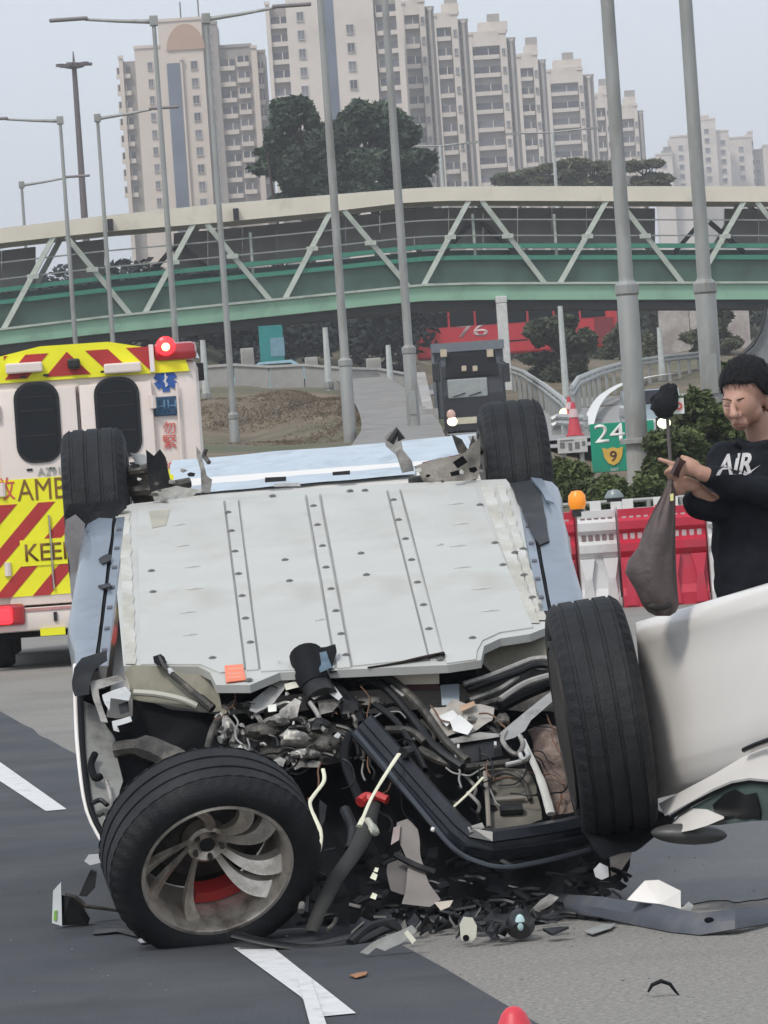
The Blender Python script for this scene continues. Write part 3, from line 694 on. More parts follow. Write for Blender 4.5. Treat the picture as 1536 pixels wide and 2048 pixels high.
# doors
seam = xc
for (a, b, lab) in ((ax0+.36, seam-.012, None), (seam+.012, ax1-.42, None)):
    mb = MB(); mb.bbox_bev(a, b, YA-.035, YA+.02, zl+.02, zc-.06, .02); door = obj('rear_door', mb, amb_white, amb, smooth=True)
    # the window
    cx = az(76,845)[0] if a < seam-.5 else az(236,835)[0]; cz = az(76,845)[1] if a < seam-.5 else az(236,835)[1]
    def rr(wd, ht, r, n=6):
        out = []
        for qx, qz, a0 in ((1,1,0),(-1,1,90),(-1,-1,180),(1,-1,270)):
            for k in range(n+1): t = math.radians(a0+90*k/n); out.append((cx+qx*(wd/2-r)+r*math.cos(t), cz+qz*(ht/2-r)+r*math.sin(t)))
        return out
    mb = MB(); mb.prism([(x, YA-.05, z) for x, z in rr(.40,.71,.15)], (0,.03,0)); wf = obj('door_window', mb, black, door)
    mb = MB(); mb.prism([(x, YA-.056, z) for x, z in rr(.345,.655,.13)], (0,.02,0)); obj('pane', mb, glass_d, wf)
    for zz in (-.12, .1, .22): mb = MB(); mb.bx(cx-.15, cx+.15, YA-.062, YA-.055, cz+zz, cz+zz+.012); obj('demister_bar', mb, black, wf)
    for sx in (-.1, .1):
        for sz in (.4, -.42): mb = MB(); mb.bx(cx+sx-.025, cx+sx+.025, YA-.045, YA-.03, cz+sz, cz+sz+.02); obj('vent_slot', mb, black, door)
    # hinges
    hx = a+.0 if a < seam-.5 else b
    for hz in (zc-.25, zl+1.05, zl+.35): mb = MB(); mb.tube([(hx, YA-.05, hz-.06), (hx, YA-.05, hz+.06)], .03, 8); obj('hinge', mb, amb_white, door)
mb = MB(); mb.bx(seam-.006, seam+.006, YA-.03, YA-.01, zl+.03, zc-.07); obj('door_seam', mb, mk('seam dark', (.12,.1,.1), .8), amb)
for sx in (-.09, .09):
    mb = MB(); mb.bbox_bev(seam+sx-.03, seam+sx+.03, YA-.075, YA-.036, zl+.95, zl+1.13, .01); obj('door_handle', mb, black, amb)
    mb = MB(); mb.tube([(seam+sx*3.6, YA-.06, zl+.15), (seam+sx*3.6, YA-.06, zl+.8)], .011, 6); obj('lock_rod', mb, chrome, amb)
for sx in (ax0+.2, ax1-.2): mb = MB(); mb.tube([(sx, YA-.01, zl+.1), (sx, YA-.01, zc-.1)], .012, 6); obj('corner_bead', mb, amb_white, amb)
# yellow field and stripes on the doors
zy0 = az(60,1192)[1]; zy1 = az(60,1004)[1]; zb1 = az(60,957)[1]
mb = MB(); mb.bx(ax0+.02, ax1-.02, YA-.042, YA-.036, zy0, zb1); obj('yellow_field', mb, hv_yel, amb)
stripes(ax0+.02, ax1-.02, zy0, zy1-.01, YA-.046, xc-.03, 8, .335, .15, .95)
mb = MB(); kx, kz = az(52,1128); mb.bx(kx-.04, kx+.62, YA-.052, YA-.047, kz-.02, kz+.21); obj('notice_plate', mb, hv_yel, amb)
tx, t_z = az(36,1004)
text('lettering', 'AMBULANCE', tx, t_z+.005, .19, ink_brown, amb, YA-.043, width=1.27, bold=0)
text('lettering', 'KEEP CLEAR', kx, kz+.02, .155, ink_brown, amb, YA-.053, width=1.1, bold=.012)
a_, b_ = az(-14,1002); text('lettering', '救', a_, b_, .2, ink_red, amb, YA-.043)
a_, b_ = az(76,952); text('lettering', 'A291', a_, b_, .07, ink_grey, amb, YA-.043)
# rear corner panel
for ch, y, h in (('勿', 868, .11), ('緊', 898, .12), ('隨', 950, .11)):
    a_, b_ = az(327, y); text('lettering', ch, a_, b_, h, ink_red, amb, YA-.002+.03-.008, bold=.0)
a_, b_ = az(333, 812); mb = MB(); mb.bbox_bev(a_-.112, a_+.112, YA+.0, YA+.04, b_-.085, b_+.085, .012); sc = obj('sign_panel', mb, screen_blue, amb)
text('lettering', 'HH', a_-.09, b_-.055, .11, screen_lit, sc, YA-.002, width=.18, bold=.02)
a_, b_ = az(331, 760); mb = MB()
for k in range(3):
    R = Matrix.Rotation(math.radians(60*k), 3, 'Y'); mb.box((a_, YA+.025-.001*k, b_), (.065,.012,.2), R)
obj('star_badge', mb, amb_blue, amb)
mb = MB(); mb.tube([(a_, YA+.012, b_-.06), (a_, YA+.012, b_+.06)], .006, 6)
mb.tube([(a_+.018*math.sin(t*1.2), YA+.012, b_-.055+t*.012) for t in range(9)], .005, 6); obj('badge_staff', mb, white_p, amb)
# lamps, beacon, header
bx_, bz_ = az(331, 692)
red_lit = mk('red lamp lit', (.6,.02,.02), .3, emit=(1,.02,.03), estr=2.2); red_core = mk('lamp core', (1,.5,.2), .3, emit=(1,.42,.12), estr=7)
red_off = mk('red lens', (.35,.015,.02), .2, coat=1)
mb = MB(); mb.bbox_bev(az(306,700)[0], az(393,700)[0], YA-.04, YA+.35, az(350,722)[1], az(350,684)[1], .05); bc = obj('beacon_housing', mb, red_off, amb, smooth=True)
mb = MB(); mb.lathe([(0,0),(.085,0),(.085,.03),(.06,.05),(0,.055)], 20, M=T(bx_, YA-.04, bz_) @ Matrix.Rotation(math.pi/2, 4, 'X')); obj('beacon_lens', mb, red_lit, bc, smooth=True)
mb = MB(); mb.sphere((bx_, YA-.1, bz_-.01), .035); obj('bulb', mb, red_core, bc, smooth=True)
mb = MB(); mb.lathe([(0,.16),(.12,.14),(.2,.06),(.22,0)], 16, M=T(ax1-.2, YA+.2, zt+.0)); obj('roof_lamp_cover', mb, mk('clear cover', (.4,.38,.38), .1, coat=1), amb, smooth=True)
for xa, xb in ((12,85),(208,282)):
    A = az(xa,742); B = az(xb,728); mb = MB(); mb.bbox_bev(A[0], B[0], YA-.09, YA-.0, A[1]-.03, A[1]+.06, .015); obj('floodlight', mb, amb_white, amb)
cx, cz = az(148,728); mb = MB(); mb.bbox_bev(cx-.055, cx+.055, YA-.12, YA, cz-.045, cz+.045, .02); obj('camera_housing', mb, black, amb)
mb = MB(); mb.bx(az(302,700)[0]-.02, az(302,700)[0]+.02, YA-.05, YA+.1, zc+.01, zr-.05); obj('trim_strip', mb, white_p, amb)
# bumper, tail lamps, plate, underside, wheels
zbm = az(60,1262)[1]
mb = MB(); mb.bbox_bev(ax0+.03, ax1-.03, YA-.12, YA+.3, zbm, zl-.0, .03); bp = obj('bumper', mb, amb_white, amb, smooth=True)
mb = MB(); mb.bx(ax0+.02, ax1-.02, YA-.13, YA-.11, zl-.03, zl-.005); obj('bumper_trim', mb, mk('pink trim', (.5,.25,.24), .5), bp)
for sx in (az(5,1226)[0], 2*xc-az(5,1226)[0]):
    mb = MB(); mb.bbox_bev(sx-.2, sx+.2, YA-.16, YA-.1, zbm+.06, zbm+.25, .03); tl = obj('tail_lamp', mb, red_off, amb)
    mb = MB(); mb.bbox_bev(sx-.1, sx+.09, YA-.17, YA-.15, zbm+.08, zbm+.23, .03); obj('lit_lens', mb, red_lit, tl)
cx, cz = az(108,1258); mb = MB(); mb.bx(cx-.12, cx+.1, YA-.14, YA-.12, cz-.05, cz+.015); obj('number_plate', mb, hv_yel, amb)
for px_ in (47, 111): cx, cz = az(px_,1232); mb = MB(); mb.bx(cx-.015, cx+.015, YA-.14, YA-.118, cz-.04, cz+.04); obj('reflector', mb, black, bp)
mb = MB(); mb.bx(ax0+.15, ax1-.15, YA+.1, YA+5, .28, zl); obj('underbody', mb, matte_black, amb)
mb = MB(); mb.tube([(xc-.1, YA-.0, zbm-.03), (xc+.5, YA-.0, zbm-.06)], .05, 8); obj('tow_bar', mb, black, amb)
for sx in (ax0+.22, ax1-.22):
    for yy in (YA+1.0, YA+4.3):
        mb = MB(); mb.lathe([(.2,-.13),(.33,-.13),(.36,-.08),(.36,.08),(.33,.13),(.2,.13)], 24, M=T(sx, yy, .36) @ Matrix.Rotation(math.pi/2, 4, 'Y')); wl = obj('wheel', mb, rubber, amb, smooth=True)
        mb = MB(); mb.lathe([(0,.02),(.2,-.02),(.2,.05),(0,.06)], 16, M=T(sx, yy, .36) @ Matrix.Rotation(math.pi/2, 4, 'Y')); obj('rim', mb, mk('steel rim', (.4,.4,.4), .5, .6), wl)
mb = MB(); mb.bx(ax1-.14, ax1+.05, YA+.15, YA+.3, az(400,760)[1], az(400,725)[1]); obj('side_marker', mb, black, amb)

pv = Vector(((ax0+ax1)/2, YA, 0)); am = T(*pv) @ Matrix.Rotation(math.radians(3.2), 4, 'Z') @ T(*-pv) @ WM[amb.name]; amb.matrix_basis = am; WM[amb.name] = am

# ================================================================ BOX TRUCK
DT = 185; YT = P(930,800,DT).y
def tq(x, y): return XZ(x, y, DT)
truck_g = mk('truck cab charcoal', (.010,.012,.017), .4, var=.1, coat=.2); truck_box = mk('truck box grey', (.10,.115,.13), .6, var=.08)
amber = mk('amber lamp', (.5,.42,.3), .4); grille = mk('grille grey', (.32,.34,.33), .5)
x0, x1 = tq(883,740)[0], tq(1003,740)[0]; zt2 = tq(930,688)[1]; zg = tq(930,880)[1]; xm = (x0+x1)/2
trk = thing('box_truck', (xm, YT+3, zg), 'dark box truck with one headlight lit coming down the slope', 'truck')
mb = MB(); mb.bx(x0-.25, x1+.15, YT+1.9, YT+8.5, zg+.9, zt2+.05); obj('cargo_box', mb, truck_box, trk)
mb = MB(); mb.bx(x0-.32, x1+.2, YT+1.6, YT+1.95, zt2-.22, zt2+.12); mb.bx(x0-.32, x0-.22, YT+1.75, YT+1.95, zg+.9, zt2-.03); obj('box_frame', mb, mk('box frame', (.15,.17,.185), .6), trk)
mb = MB(); pr = [(YT+1.7, zg+.45), (YT, zg+.45), (YT-.02, zg+1.7), (YT+.25, zg+2.75), (YT+.7, zg+3.0), (YT+1.7, zg+3.0)]
mb.prism([(x0, y, z) for y, z in pr], (x1-x0, 0, 0)); obj('cab', mb, truck_g, trk)
zw0 = tq(940,752)[1]; zw1 = tq(940,705)[1]
mb = MB(); mb.add([(x0+.12, YT-.03+.03, zw0), (x1-.12, YT+.0, zw0), (x1-.2, YT+.28, zw1), (x0+.2, YT+.28, zw1)], [(0,1,2,3)]); mb2 = MB(); mb2.prism([(x0+.12, YT-.02, zw0), (x1-.12, YT-.02, zw0), (x1-.2, YT+.2, zw1), (x0+.2, YT+.2, zw1)], (0,.1,0)); obj('roof_fairing', mb2, matte_black, trk)
mb = MB(); mb.bbox_bev(tq(895,775)[0], tq(975,775)[0], YT-.1, YT-.02, tq(935,795)[1], tq(935,757)[1], .04); gr_ = obj('windscreen', mb, mk('pale reflecting windscreen', (.30,.32,.31), .15, var=.1), trk)  # pale reflection is put into the glass colour
for k in range(2): z = tq(935,792)[1]; mb = MB(); mb.beam((tq(905+k*32,775)[0], YT-.12, z), (tq(930+k*32,775)[0], YT-.12, z+.12), .03, .03); obj('wiper', mb, matte_black, gr_)
for px_ in (887, 980): a_, b_ = tq(px_,706); mb = MB(); mb.bx(a_-.12, a_+.12, YT-.02, YT+.1, b_-.14, b_+.14); obj('marker_lamp', mb, amber, trk)
for px_ in (928, 950): a_, b_ = tq(px_,737); mb = MB(); mb.bbox_bev(a_-.09, a_+.09, YT-.15, YT-.05, b_-.1, b_+.1, .02); obj('marker_lamp', mb, amber, trk)
mb = MB(); mb.bx(x0-.03, x1+.03, YT-.2, YT+.2, zg+.35, zg+.9); obj('bumper', mb, truck_g, trk)
warm = mk('headlight lit', (1,.8,.6), .3, emit=(1,.78,.6), estr=1.6); cool = mk('lamp glass', (.6,.62,.6), .2)
a_, b_ = tq(905,843); mb = MB(); mb.sphere((a_, YT-.2, b_), .17, sc=(1.2,.5,1.)); obj('headlight', mb, warm, trk, smooth=True, label='lit headlight')
a_, b_ = tq(902,830); mb = MB(); mb.sphere((a_, YT-.18, b_), .17, sc=(1,.5,1.2)); obj('indicator', mb, mk('pink glass', (.7,.45,.38), .3), trk, smooth=True)
a_, b_ = tq(985,843); mb = MB(); mb.sphere((a_, YT-.2, b_), .2, sc=(1,.5,1.)); obj('headlight', mb, cool, trk, smooth=True)
a_, b_ = tq(932,841); mb = MB(); mb.bx(a_-.4, a_+.4, YT-.24, YT-.2, b_-.12, b_+.12); obj('number_plate', mb, mk('plate cream', (.6,.56,.42), .5), trk)
for px_ in (872, 1012):
    a_, b_ = tq(px_,745); mb = MB(); mb.bbox_bev(a_-.14, a_+.14, YT-.25, YT-.1, b_-.35, b_+.35, .04); mi = obj('mirror', mb, black, trk); mb = MB(); mb.tube([(a_, YT-.15, b_+.35), (xm+(a_-xm)*.85, YT+.1, b_+.5)], .03, 6); obj('mirror_arm', mb, black, mi)
for sx in (x0+.25, x1-.25):
    for yy in (YT+1, YT+6.5):
        mb = MB(); mb.lathe([(0,-.15),(.4,-.15),(.48,-.1),(.48,.1),(.4,.15),(0,.15)], 20, M=T(sx, yy, zg+.48) @ Matrix.Rotation(math.pi/2, 4, 'Y')); obj('wheel', mb, rubber, trk)
# ================================================================ RED BUS
DB = 275; YB = P(1000,650,DB).y
def bq(x, y): return XZ(x, y, DB)
x0, x1 = bq(831,650)[0], bq(1236,650)[0]; z0 = bq(1000,722)[1]; zt3 = z0+4.4
bus = thing('double_decker_bus', ((x0+x1)/2, YB+1.2, z0), 'red double decker bus crossing behind the footbridge, mostly hidden by posts and shrubs', 'bus')
mb = MB(); mb.bbox_bev(x0, x1, YB, YB+2.5, z0+.35, zt3, .15); obj('body', mb, red_p, bus)
z_a, z_b = bq(1000,647)[1], bq(1000,612)[1]
n = 7
for i in range(n):
    a = x0+.45+(x1-x0-1.)*i/n; b = a+(x1-x0-1.)/n-.12
    mb = MB(); mb.bx(a, b, YB-.03, YB+.02, z_a, z_b+.2); obj('window', mb, glass_d, bus)
    if i != 2: mb = MB(); mb.bx(a, b, YB-.03, YB+.02, z0+1.1, bq(1000,684)[1]); obj('window', mb, glass_d, bus)
a_, b_ = bq(915,676); text('lettering', '76', a_, b_, .7, mk('bus lettering', (.6,.42,.42), .6), bus, YB-.01, width=1.7, bold=.02)
mb = MB(); mb.bx(x1-1.3, x1-.25, YB-.05, YB, z0+.6, z0+2.0); obj('engine_grille', mb, mk('dark red', (.2,.02,.025), .6), bus)
for xx in (x0+2.2, x1-2.6):
    mb = MB(); mb.lathe([(0,-.15),(.4,-.15),(.48,-.1),(.48,.1),(.4,.15),(0,.15)], 20, M=T(xx, YB+.2, z0+.48) @ Matrix.Rotation(math.pi/2, 4, 'X')); obj('wheel', mb, rubber, bus)

# ================================================================ BACKGROUND ROADSIDE THINGS
def wall_run(name, pts, h, t, mat, label, cat, cap=None, panels=True, zfix=None):
    pp = [TG(*p) if zfix is None else P(*p) for p in pts]; root = thing(name, pp[0], label, cat)
    for i in range(len(pp)-1):
        a, b = pp[i], pp[i+1]; mb = MB(); u = (b-a).normalized()*.02; n_ = Vector((-(b-a).y, (b-a).x, 0)).normalized()*t
        mb.prism([a+u-Vector((0,0,.6)), b-u-Vector((0,0,.6)), b-u+Vector((0,0,h)), a+u+Vector((0,0,h))], n_); obj('panel', mb, mat, root)
        if cap: mb = MB(); mb.beam(a+Vector((0,0,h+.06))+n_*.5, b+Vector((0,0,h+.06))+n_*.5, t+.15, .1); obj('coping', mb, cap, root)
    return root
wall_run('parapet_wall', [(398,780,207),(470,778,207),(540,776,207),(610,774,207),(690,771,207),(760,768,208),(812,766,208)], .9, .35, concrete, 'low pale concrete wall running across under the left half of the bridge', 'wall', cap=mk('coping pale', (.42,.4,.38), .8))
wall_run('retaining_wall', [(835,800,160),(848,838,150),(858,868,140)], 1.1, .3, concrete, 'short pale retaining wall to the left of the dark truck', 'wall')
wall_run('noise_barrier', [(1318,660,268),(1380,658,268),(1440,655,268),(1500,650,268)], 3.0, .3, mk('pale barrier', (.48,.44,.41), .8, dirt=(.3,.26,.24), dscale=.6, dlo=.4, dhi=.6), 'pale mottled roadside barrier on posts beyond the ramp', 'barrier')
def guard(pts, label, h=.75, z=0.25):
    root = thing('guard_rail', TG(*pts[0]), label, 'guard rail'); pp = []
    for i in range(len(pts)-1):
        for k in range(4): t = k/4; pp.append(P(*[pts[i][j]+(pts[i+1][j]-pts[i][j])*t for j in range(3)]))
    pp.append(P(*pts[-1]))
    for i in range(len(pp)-1):
        mb = MB(); 
        for zz in (h-.18, h): mb.tube([pp[i]+Vector((0,0,zz+z)), pp[i+1]+Vector((0,0,zz+z))], .085, 6)
        mb.prism([pp[i]+Vector((0,-.02,h-.25+z)), pp[i+1]+Vector((0,-.02,h-.25+z)), pp[i+1]+Vector((0,-.02,h+.07+z)), pp[i]+Vector((0,-.02,h+.07+z))], (0,.03,0))
        obj('rail', mb, mk('guard rail metal', (.4,.41,.4), .5, .3), root)
        mb = MB(); p = pp[i]; mb.bx(p.x-.07, p.x+.07, p.y+.03, p.y+.15, p.z-.4, p.z+h+z); obj('post', mb, steel, root)
guard([(1010,772,235),(1050,792,205),(1095,828,178),(1128,860,158),(1150,893,142)], 'straight steel guard rail running down between the truck lane and the grass')
guard([(1148,838,158),(1160,812,178),(1200,790,198),(1260,770,212),(1340,757,222),(1420,748,228)], 'curved steel guard rail sweeping round the inside of the ramp')
guard([(1175,898,135),(1120,893,140),(1108,900,140)], 'short guard rail behind the small white sign', h=.6)
# small boards and boxes under the bridge
def board(px, py, d, wpx, hpx, mat, label, nm, cat, writing=None, wmat=None, posts=2, lift=True):
    c = P(px, py, d); s = FPX/d; wd, ht = wpx/s, hpx/s; z0 = tz(c.x, c.y); root = thing(nm, (c.x, c.y, z0), label, cat)
    mb = MB(); mb.bbox_bev(c.x-wd/2, c.x+wd/2, c.y-.04, c.y+.04, c.z-ht/2, c.z+ht/2, .01); b = obj('sign_face', mb, mat, root)
    for k in range(posts):
        x = c.x+(k-(posts-1)/2)*wd*.6; mb = MB(); mb.tube([(x, c.y+.09, z0-.3), (x, c.y+.09, c.z+ht*.4)], .05, 8); obj('post', mb, steel, root)
    return root, c, s, b
teal = mk('sign teal', (.02,.2,.19), .5, var=.1); sgreen = mk('motorway sign green', (.0,.27,.16), .45, var=.05, dirt=(.02,.18,.12), dscale=.8); sw = mk('sign white', (.72,.72,.68), .5)
r, c, s, b = board(543,690,214,48,78,teal,'teal road sign under the bridge right of the ambulance','road_sign','sign')
mb = MB(); mb.bx(c.x-.05, c.x+.55, c.y-.07, c.y-.045, c.z-.5, c.z+.3); obj('panel_patch', mb, mk('sign blue grey', (.15,.25,.3), .6), r)
boxm = mk('cabinet pale', (.36,.35,.32), .8, dirt=(.25,.24,.22))
for px_, py_, d_, w_, h_, lab in ((495,722,209,26,52,'tall pale cabinet standing on a thin post left of the teal sign'),(624,745,209,26,62,'pale brown cabinet left of the slim post under the bridge'),(748,737,210,30,42,'pale slatted cabinet on the wall left of the far lamp post')):
    c = P(px_,py_,d_); s = FPX/d_; root = thing('roadside_cabinet', (c.x,c.y,c.z-h_/2/s), lab, 'cabinet')
    mb = MB(); mb.bbox_bev(c.x-w_/2/s, c.x+w_/2/s, c.y, c.y+.5, c.z-h_/2/s, c.z+h_/2/s, .03); obj('housing', mb, boxm, root)
    for k in range(4): x = c.x+(k-1.5)*w_/s*.22; mb = MB(); mb.bx(x-.02, x+.02, c.y-.03, c.y, c.z-h_/2.4/s, c.z+h_/2.6/s); obj('rib', mb, concrete, root)
    mb = MB(); mb.bx(c.x-.1, c.x+.1, c.y+.15, c.y+.35, tz(c.x,c.y)-.2, c.z-h_/2/s); obj('stand', mb, steel, root)
# car with pale blue roof far left below the teal sign
def far_car(px, py, d, label, col, L=4.2, facing=0):
    c = P(px, py, d); root = thing('car', (c.x, c.y, c.z), label, 'car'); mat = mk('car paint '+str(col), col, .3, coat=1)
    w2 = .85; prof = [(-.0,.25),(.0,.8),(.9,.95),(1.5,1.42),(2.9,1.45),(3.7,.95),(4.2,.9),(4.25,.25)]
    mb = MB()
    if facing: mb.prism([Vector((c.x-w2, c.y+a, c.z+b)) for a, b in prof], (2*w2,0,0))
    else: mb.prism([Vector((c.x-2+a, c.y, c.z+b)) for a, b in prof], (0,1.7,0))
    obj('body', mb, mat, root)
    if facing:
        mb = MB(); mb.prism([(c.x-.7, c.y+.93, c.z+.98),(c.x+.7, c.y+.93, c.z+.98),(c.x+.62, c.y+1.46, c.z+1.38),(c.x-.62, c.y+1.46, c.z+1.38)], (0,-.03,.02)); obj('windscreen', mb, glass_d, root)
        for sx in (-.62,.62):
            mb = MB(); mb.sphere((c.x+sx, c.y-.01, c.z+.66), .13, sc=(1.2,.4,.8)); obj('headlight', mb, cool, root)
        mb = MB(); mb.bx(c.x-.35, c.x+.35, c.y-.05, c.y, c.z+.38, c.z+.52); obj('number_plate', mb, sw, root)
        ws = [(-.75,.8),(.75,.8),(-.75,3.4),(.75,3.4)]
        for a, b in ws: mb = MB(); mb.lathe([(0,-.1),(.3,-.1),(.3,.1),(0,.1)], 16, M=T(c.x+a, c.y+b, c.z+.3) @ Matrix.Rotation(math.pi/2,4,'Y')); obj('wheel', mb, rubber, root)
    else:
        mb = MB(); mb.bx(c.x-.5, c.x+.9, c.y-.02, c.y, c.z+1., c.z+1.32); obj('window', mb, glass_d, root)
        for a in (-1.2, 1.4): mb = MB(); mb.lathe([(0,-.1),(.3,-.1),(.3,.1),(0,.1)], 16, M=T(c.x+a, c.y+.05, c.z+.3) @ Matrix.Rotation(math.pi/2,4,'X')); obj('wheel', mb, rubber, root)
    return root
far_car(545,790,212,'pale blue car roof showing above the low wall under the bridge',(.3,.5,.58))
far_car(1312,872,150,'silver blue car coming down the ramp, half hidden by the thick lamp post',(.32,.4,.45),facing=1)
# 24 sign
r, c, s, b = board(1246,893,96,128,98,sgreen,'green road sign with a large white 24 and an amber route shield','road_sign','sign',posts=2)
A = P(1190,886,96); text('lettering', '24', A.x, A.z, .35, sw, r, c.y-.045, width=.58, bold=.018)
A = P(1226,912,96); mb = MB(); pr = [(-.2,.17),(-.1,.14),(0,.17),(.1,.14),(.2,.17),(.17,-.02),(.1,-.13),(0,-.18),(-.1,-.13),(-.17,-.02)]
mb.prism([(A.x+a, c.y-.045, A.z+b_) for a, b_ in pr], (0,-.015,0)); sh = obj('route_shield', mb, mk('shield amber', (.62,.38,.06), .5), r)
text('lettering', '9', A.x-.06, A.z-.1, .2, mk('shield dark', (.1,.04,.03), .5), sh, c.y-.064, width=.13, bold=.03)
A = P(1262,890,96); mb = MB(); mb.beam((A.x, c.y-.05, A.z+.12), (A.x+.12, c.y-.05, A.z-.02), .03, .01); obj('arrow_mark', mb, sw, r)
A = P(1222,942,96); text('lettering', 'EXIT', A.x, A.z, .05, sw, r, c.y-.045)
r, c, s, b = board(1145,891,108,60,30,mk('grey white board', (.5,.49,.47), .6),'small dirty white board left of the green 24 sign','road_sign','sign')
for k, (dx, dz, w_, h_) in enumerate(((-.22,.02,.1,.12),(-.05,-.02,.08,.16),(.1,.0,.1,.14),(.24,.03,.07,.1),(-.12,.12,.3,.02))): mb = MB(); mb.bx(c.x+dx-w_/2, c.x+dx+w_/2, c.y-.052, c.y-.04, c.z+dz-h_/2, c.z+dz+h_/2); obj('mark', mb, mk('mark grey', (.15,.15,.15), .6), r)
# red cone group at the fork
cone_r = mk('cone red', (.5,.05,.07), .6, var=.1)
def cone(px, py, d, h, label, mats=cone_r):
    c = P(px, py, d); root = thing('traffic_cone', (c.x, c.y, c.z), label, 'traffic cone'); mb = MB(); k = h/1.0
    mb.lathe([(0,1*k),(.05*k,1*k),(.22*k,.05*k)], 20, M=T(c.x,c.y,c.z)); cn = obj('cone_body', mb, mats, root, smooth=True)
    mb = MB(); mb.bbox_bev(c.x-.27*k, c.x+.27*k, c.y-.27*k, c.y+.27*k, c.z, c.z+.05*k, .01); obj('base', mb, mats, root)
    mb = MB(); mb.lathe([(.09*k,.8*k),(.14*k,.55*k),(.16*k,.55*k),(.11*k,.8*k)], 20, M=T(c.x,c.y,c.z), closed=True); obj('reflective_band', mb, mk('band pale', (.55,.4,.4), .5), root); return root
cone(1150,872,125,.85,'large red traffic cone at the fork of the far roads'); cone(1141,850,140,.8,'second red cone just behind the large one at the fork')
c = P(1128,826,140); root = thing('warning_lamp', (c.x,c.y,c.z), 'pale yellow lamp lit beside the far red cones', 'lamp'); mb = MB(); mb.sphere(c, .13); obj('lens', mb, mk('yellow lit', (.9,.8,.4), .4, emit=(1,.85,.45), estr=1.2), root, smooth=True)
mb = MB(); mb.tube([c-Vector((0,0,1)), c-Vector((0,0,.1))], .04, 6); obj('stand', mb, steel, root)
# bagged signal with small red marked plate
c = P(1330,806,64); root = thing('covered_signal', (c.x,c.y,tz(c.x,c.y)), 'signal head wrapped in a black bag with a small white and red plate beside it', 'traffic signal')
bm = bmesh.new(); bmesh.ops.create_icosphere(bm, subdivisions=3, radius=1)
for v in bm.verts:
    n_ = noise.noise(v.co*2.1); v.co = Vector((v.co.x*.15*(1.15+.5*n_), v.co.y*.15, v.co.z*.19*(1+.35*n_)))
    if v.co.z > .1 and v.co.x > -.02: v.co += Vector((.05,0,.06))
    v.co += c
mb = MB(); mb.frombm(bm); obj('black_bag', mb, matte_black, root)
mb = MB(); mb.tube([(c.x+.02,c.y+.05,tz(c.x,c.y)-.1),(c.x+.02,c.y+.05,c.z)], .022, 8); obj('pole', mb, dark_steel, root)
q = P(1357,812,64); mb = MB(); mb.bx(q.x-.07, q.x+.07, q.y-.02, q.y, q.z-.1, q.z+.1); pl = obj('plate', mb, sw, root); mb = MB(); mb.lathe([(.025,0),(.05,0),(.05,.01),(.025,.01)], 12, M=T(q.x,q.y-.02,q.z) @ Matrix.Rotation(math.pi/2,4,'X'), closed=True); obj('plate_mark', mb, ink_red, pl)
c = P(1328,846,66); root = thing('headlamp', (c.x,c.y,c.z), 'round pale lamp glowing below the black bagged signal', 'lamp'); mb = MB(); mb.sphere(c, .075, sc=(1.2,.6,1)); obj('lens', mb, mk('pale lit', (.9,.9,.6), .4, emit=(.95,1,.65), estr=1.0), root, smooth=True)
mb = MB(); mb.box(c+Vector((0,.1,0)), (.2,.14,.16)); obj('housing', mb, black, root)

# ================================================================ ROADWORK BARRIERS
br_red = mk('barrier red plastic', (.50,.022,.05), .35, var=.1, scale=3, dirt=(.33,.05,.07), dscale=3, dlo=.5, dhi=.75); br_wht = mk('barrier white plastic', (.62,.62,.61), .4, var=.05, dirt=(.45,.44,.43), dscale=3)
hole = mk('barrier slot dark', (.12,.03,.035), .8)
def barrier(px, d, mat, label, wd=.62, light=None):
    yb = 1215 if px > 1190 else 1208; c0 = G(px, yh(px)+1.6*FPX/d); root = thing('plastic_barrier', c0, label, 'barrier', 'red and white plastic road barriers')
    X, Y = c0.x, c0.y; h = wd/2-.008
    # profile of a water filled barrier, wide foot and stepped top
    prof = [(0,-.2),(.12,-.2),(.2,-.15),(.5,-.11),(.56,-.16),(.64,-.16),(.68,-.11),(.74,-.11),(.78,-.15),(.86,-.15),(.9,-.1),(.98,-.1),(.98,.1),(.0,.2)]
    mb = MB(); mb.prism([Vector((X-h, Y+y, z)) for z, y in prof], (2*h, 0, 0)); body = obj('body', mb, mat, root)
    for z in (.71, .82+.06):
        for k in range(5):
            x = X-h*.72+k*h*.36; mb = MB(); yy = Y-.113 if z < .8 else Y-.108
            mb.bx(x-.022, x+.022, yy-.004, yy+.01, z-.032, z+.028); obj('slot', mb, mk('slot worn white', (.5,.38,.38), .8) if mat is br_red else mk('slot grey', (.2,.14,.14), .8), body)
    # two vertical buttresses that taper
    for sx in (-.62, .62):
        mb = MB(); pts = [Vector((X+sx*h+a, Y-.2-b, z)) for a, b, z in ((-.06,.02,.02),(.06,.02,.02),(.035,-.0,.3),(.075,-.04,.5),(-.075,-.04,.5),(-.035,-.0,.3))]
        mb.prism(pts, (0,.1,0)); obj('buttress', mb, mat, root)
    mb = MB(); mb.tube([(X+h, Y, .1), (X+h, Y, 1.0)], .03, 8); obj('link_pin', mb, mat, root)
xs_ = [(1118,br_red),(1195,br_wht),(1290,br_red),(1380,br_red),(1470,br_wht),(1560,br_red)]
labs = ['red plastic barrier half hidden by the bluish sill of the upturned car','white plastic barrier to the right of the orange lamp','red plastic barrier behind the hanging brown bag','red plastic barrier between the brown bag and the man','white plastic barrier behind the man in black','red plastic barrier beyond the man at the frame edge']
xw = [(1060,1160),(1164,1243),(1246,1330),(1333,1420),(1423,1510),(1513,1600)]
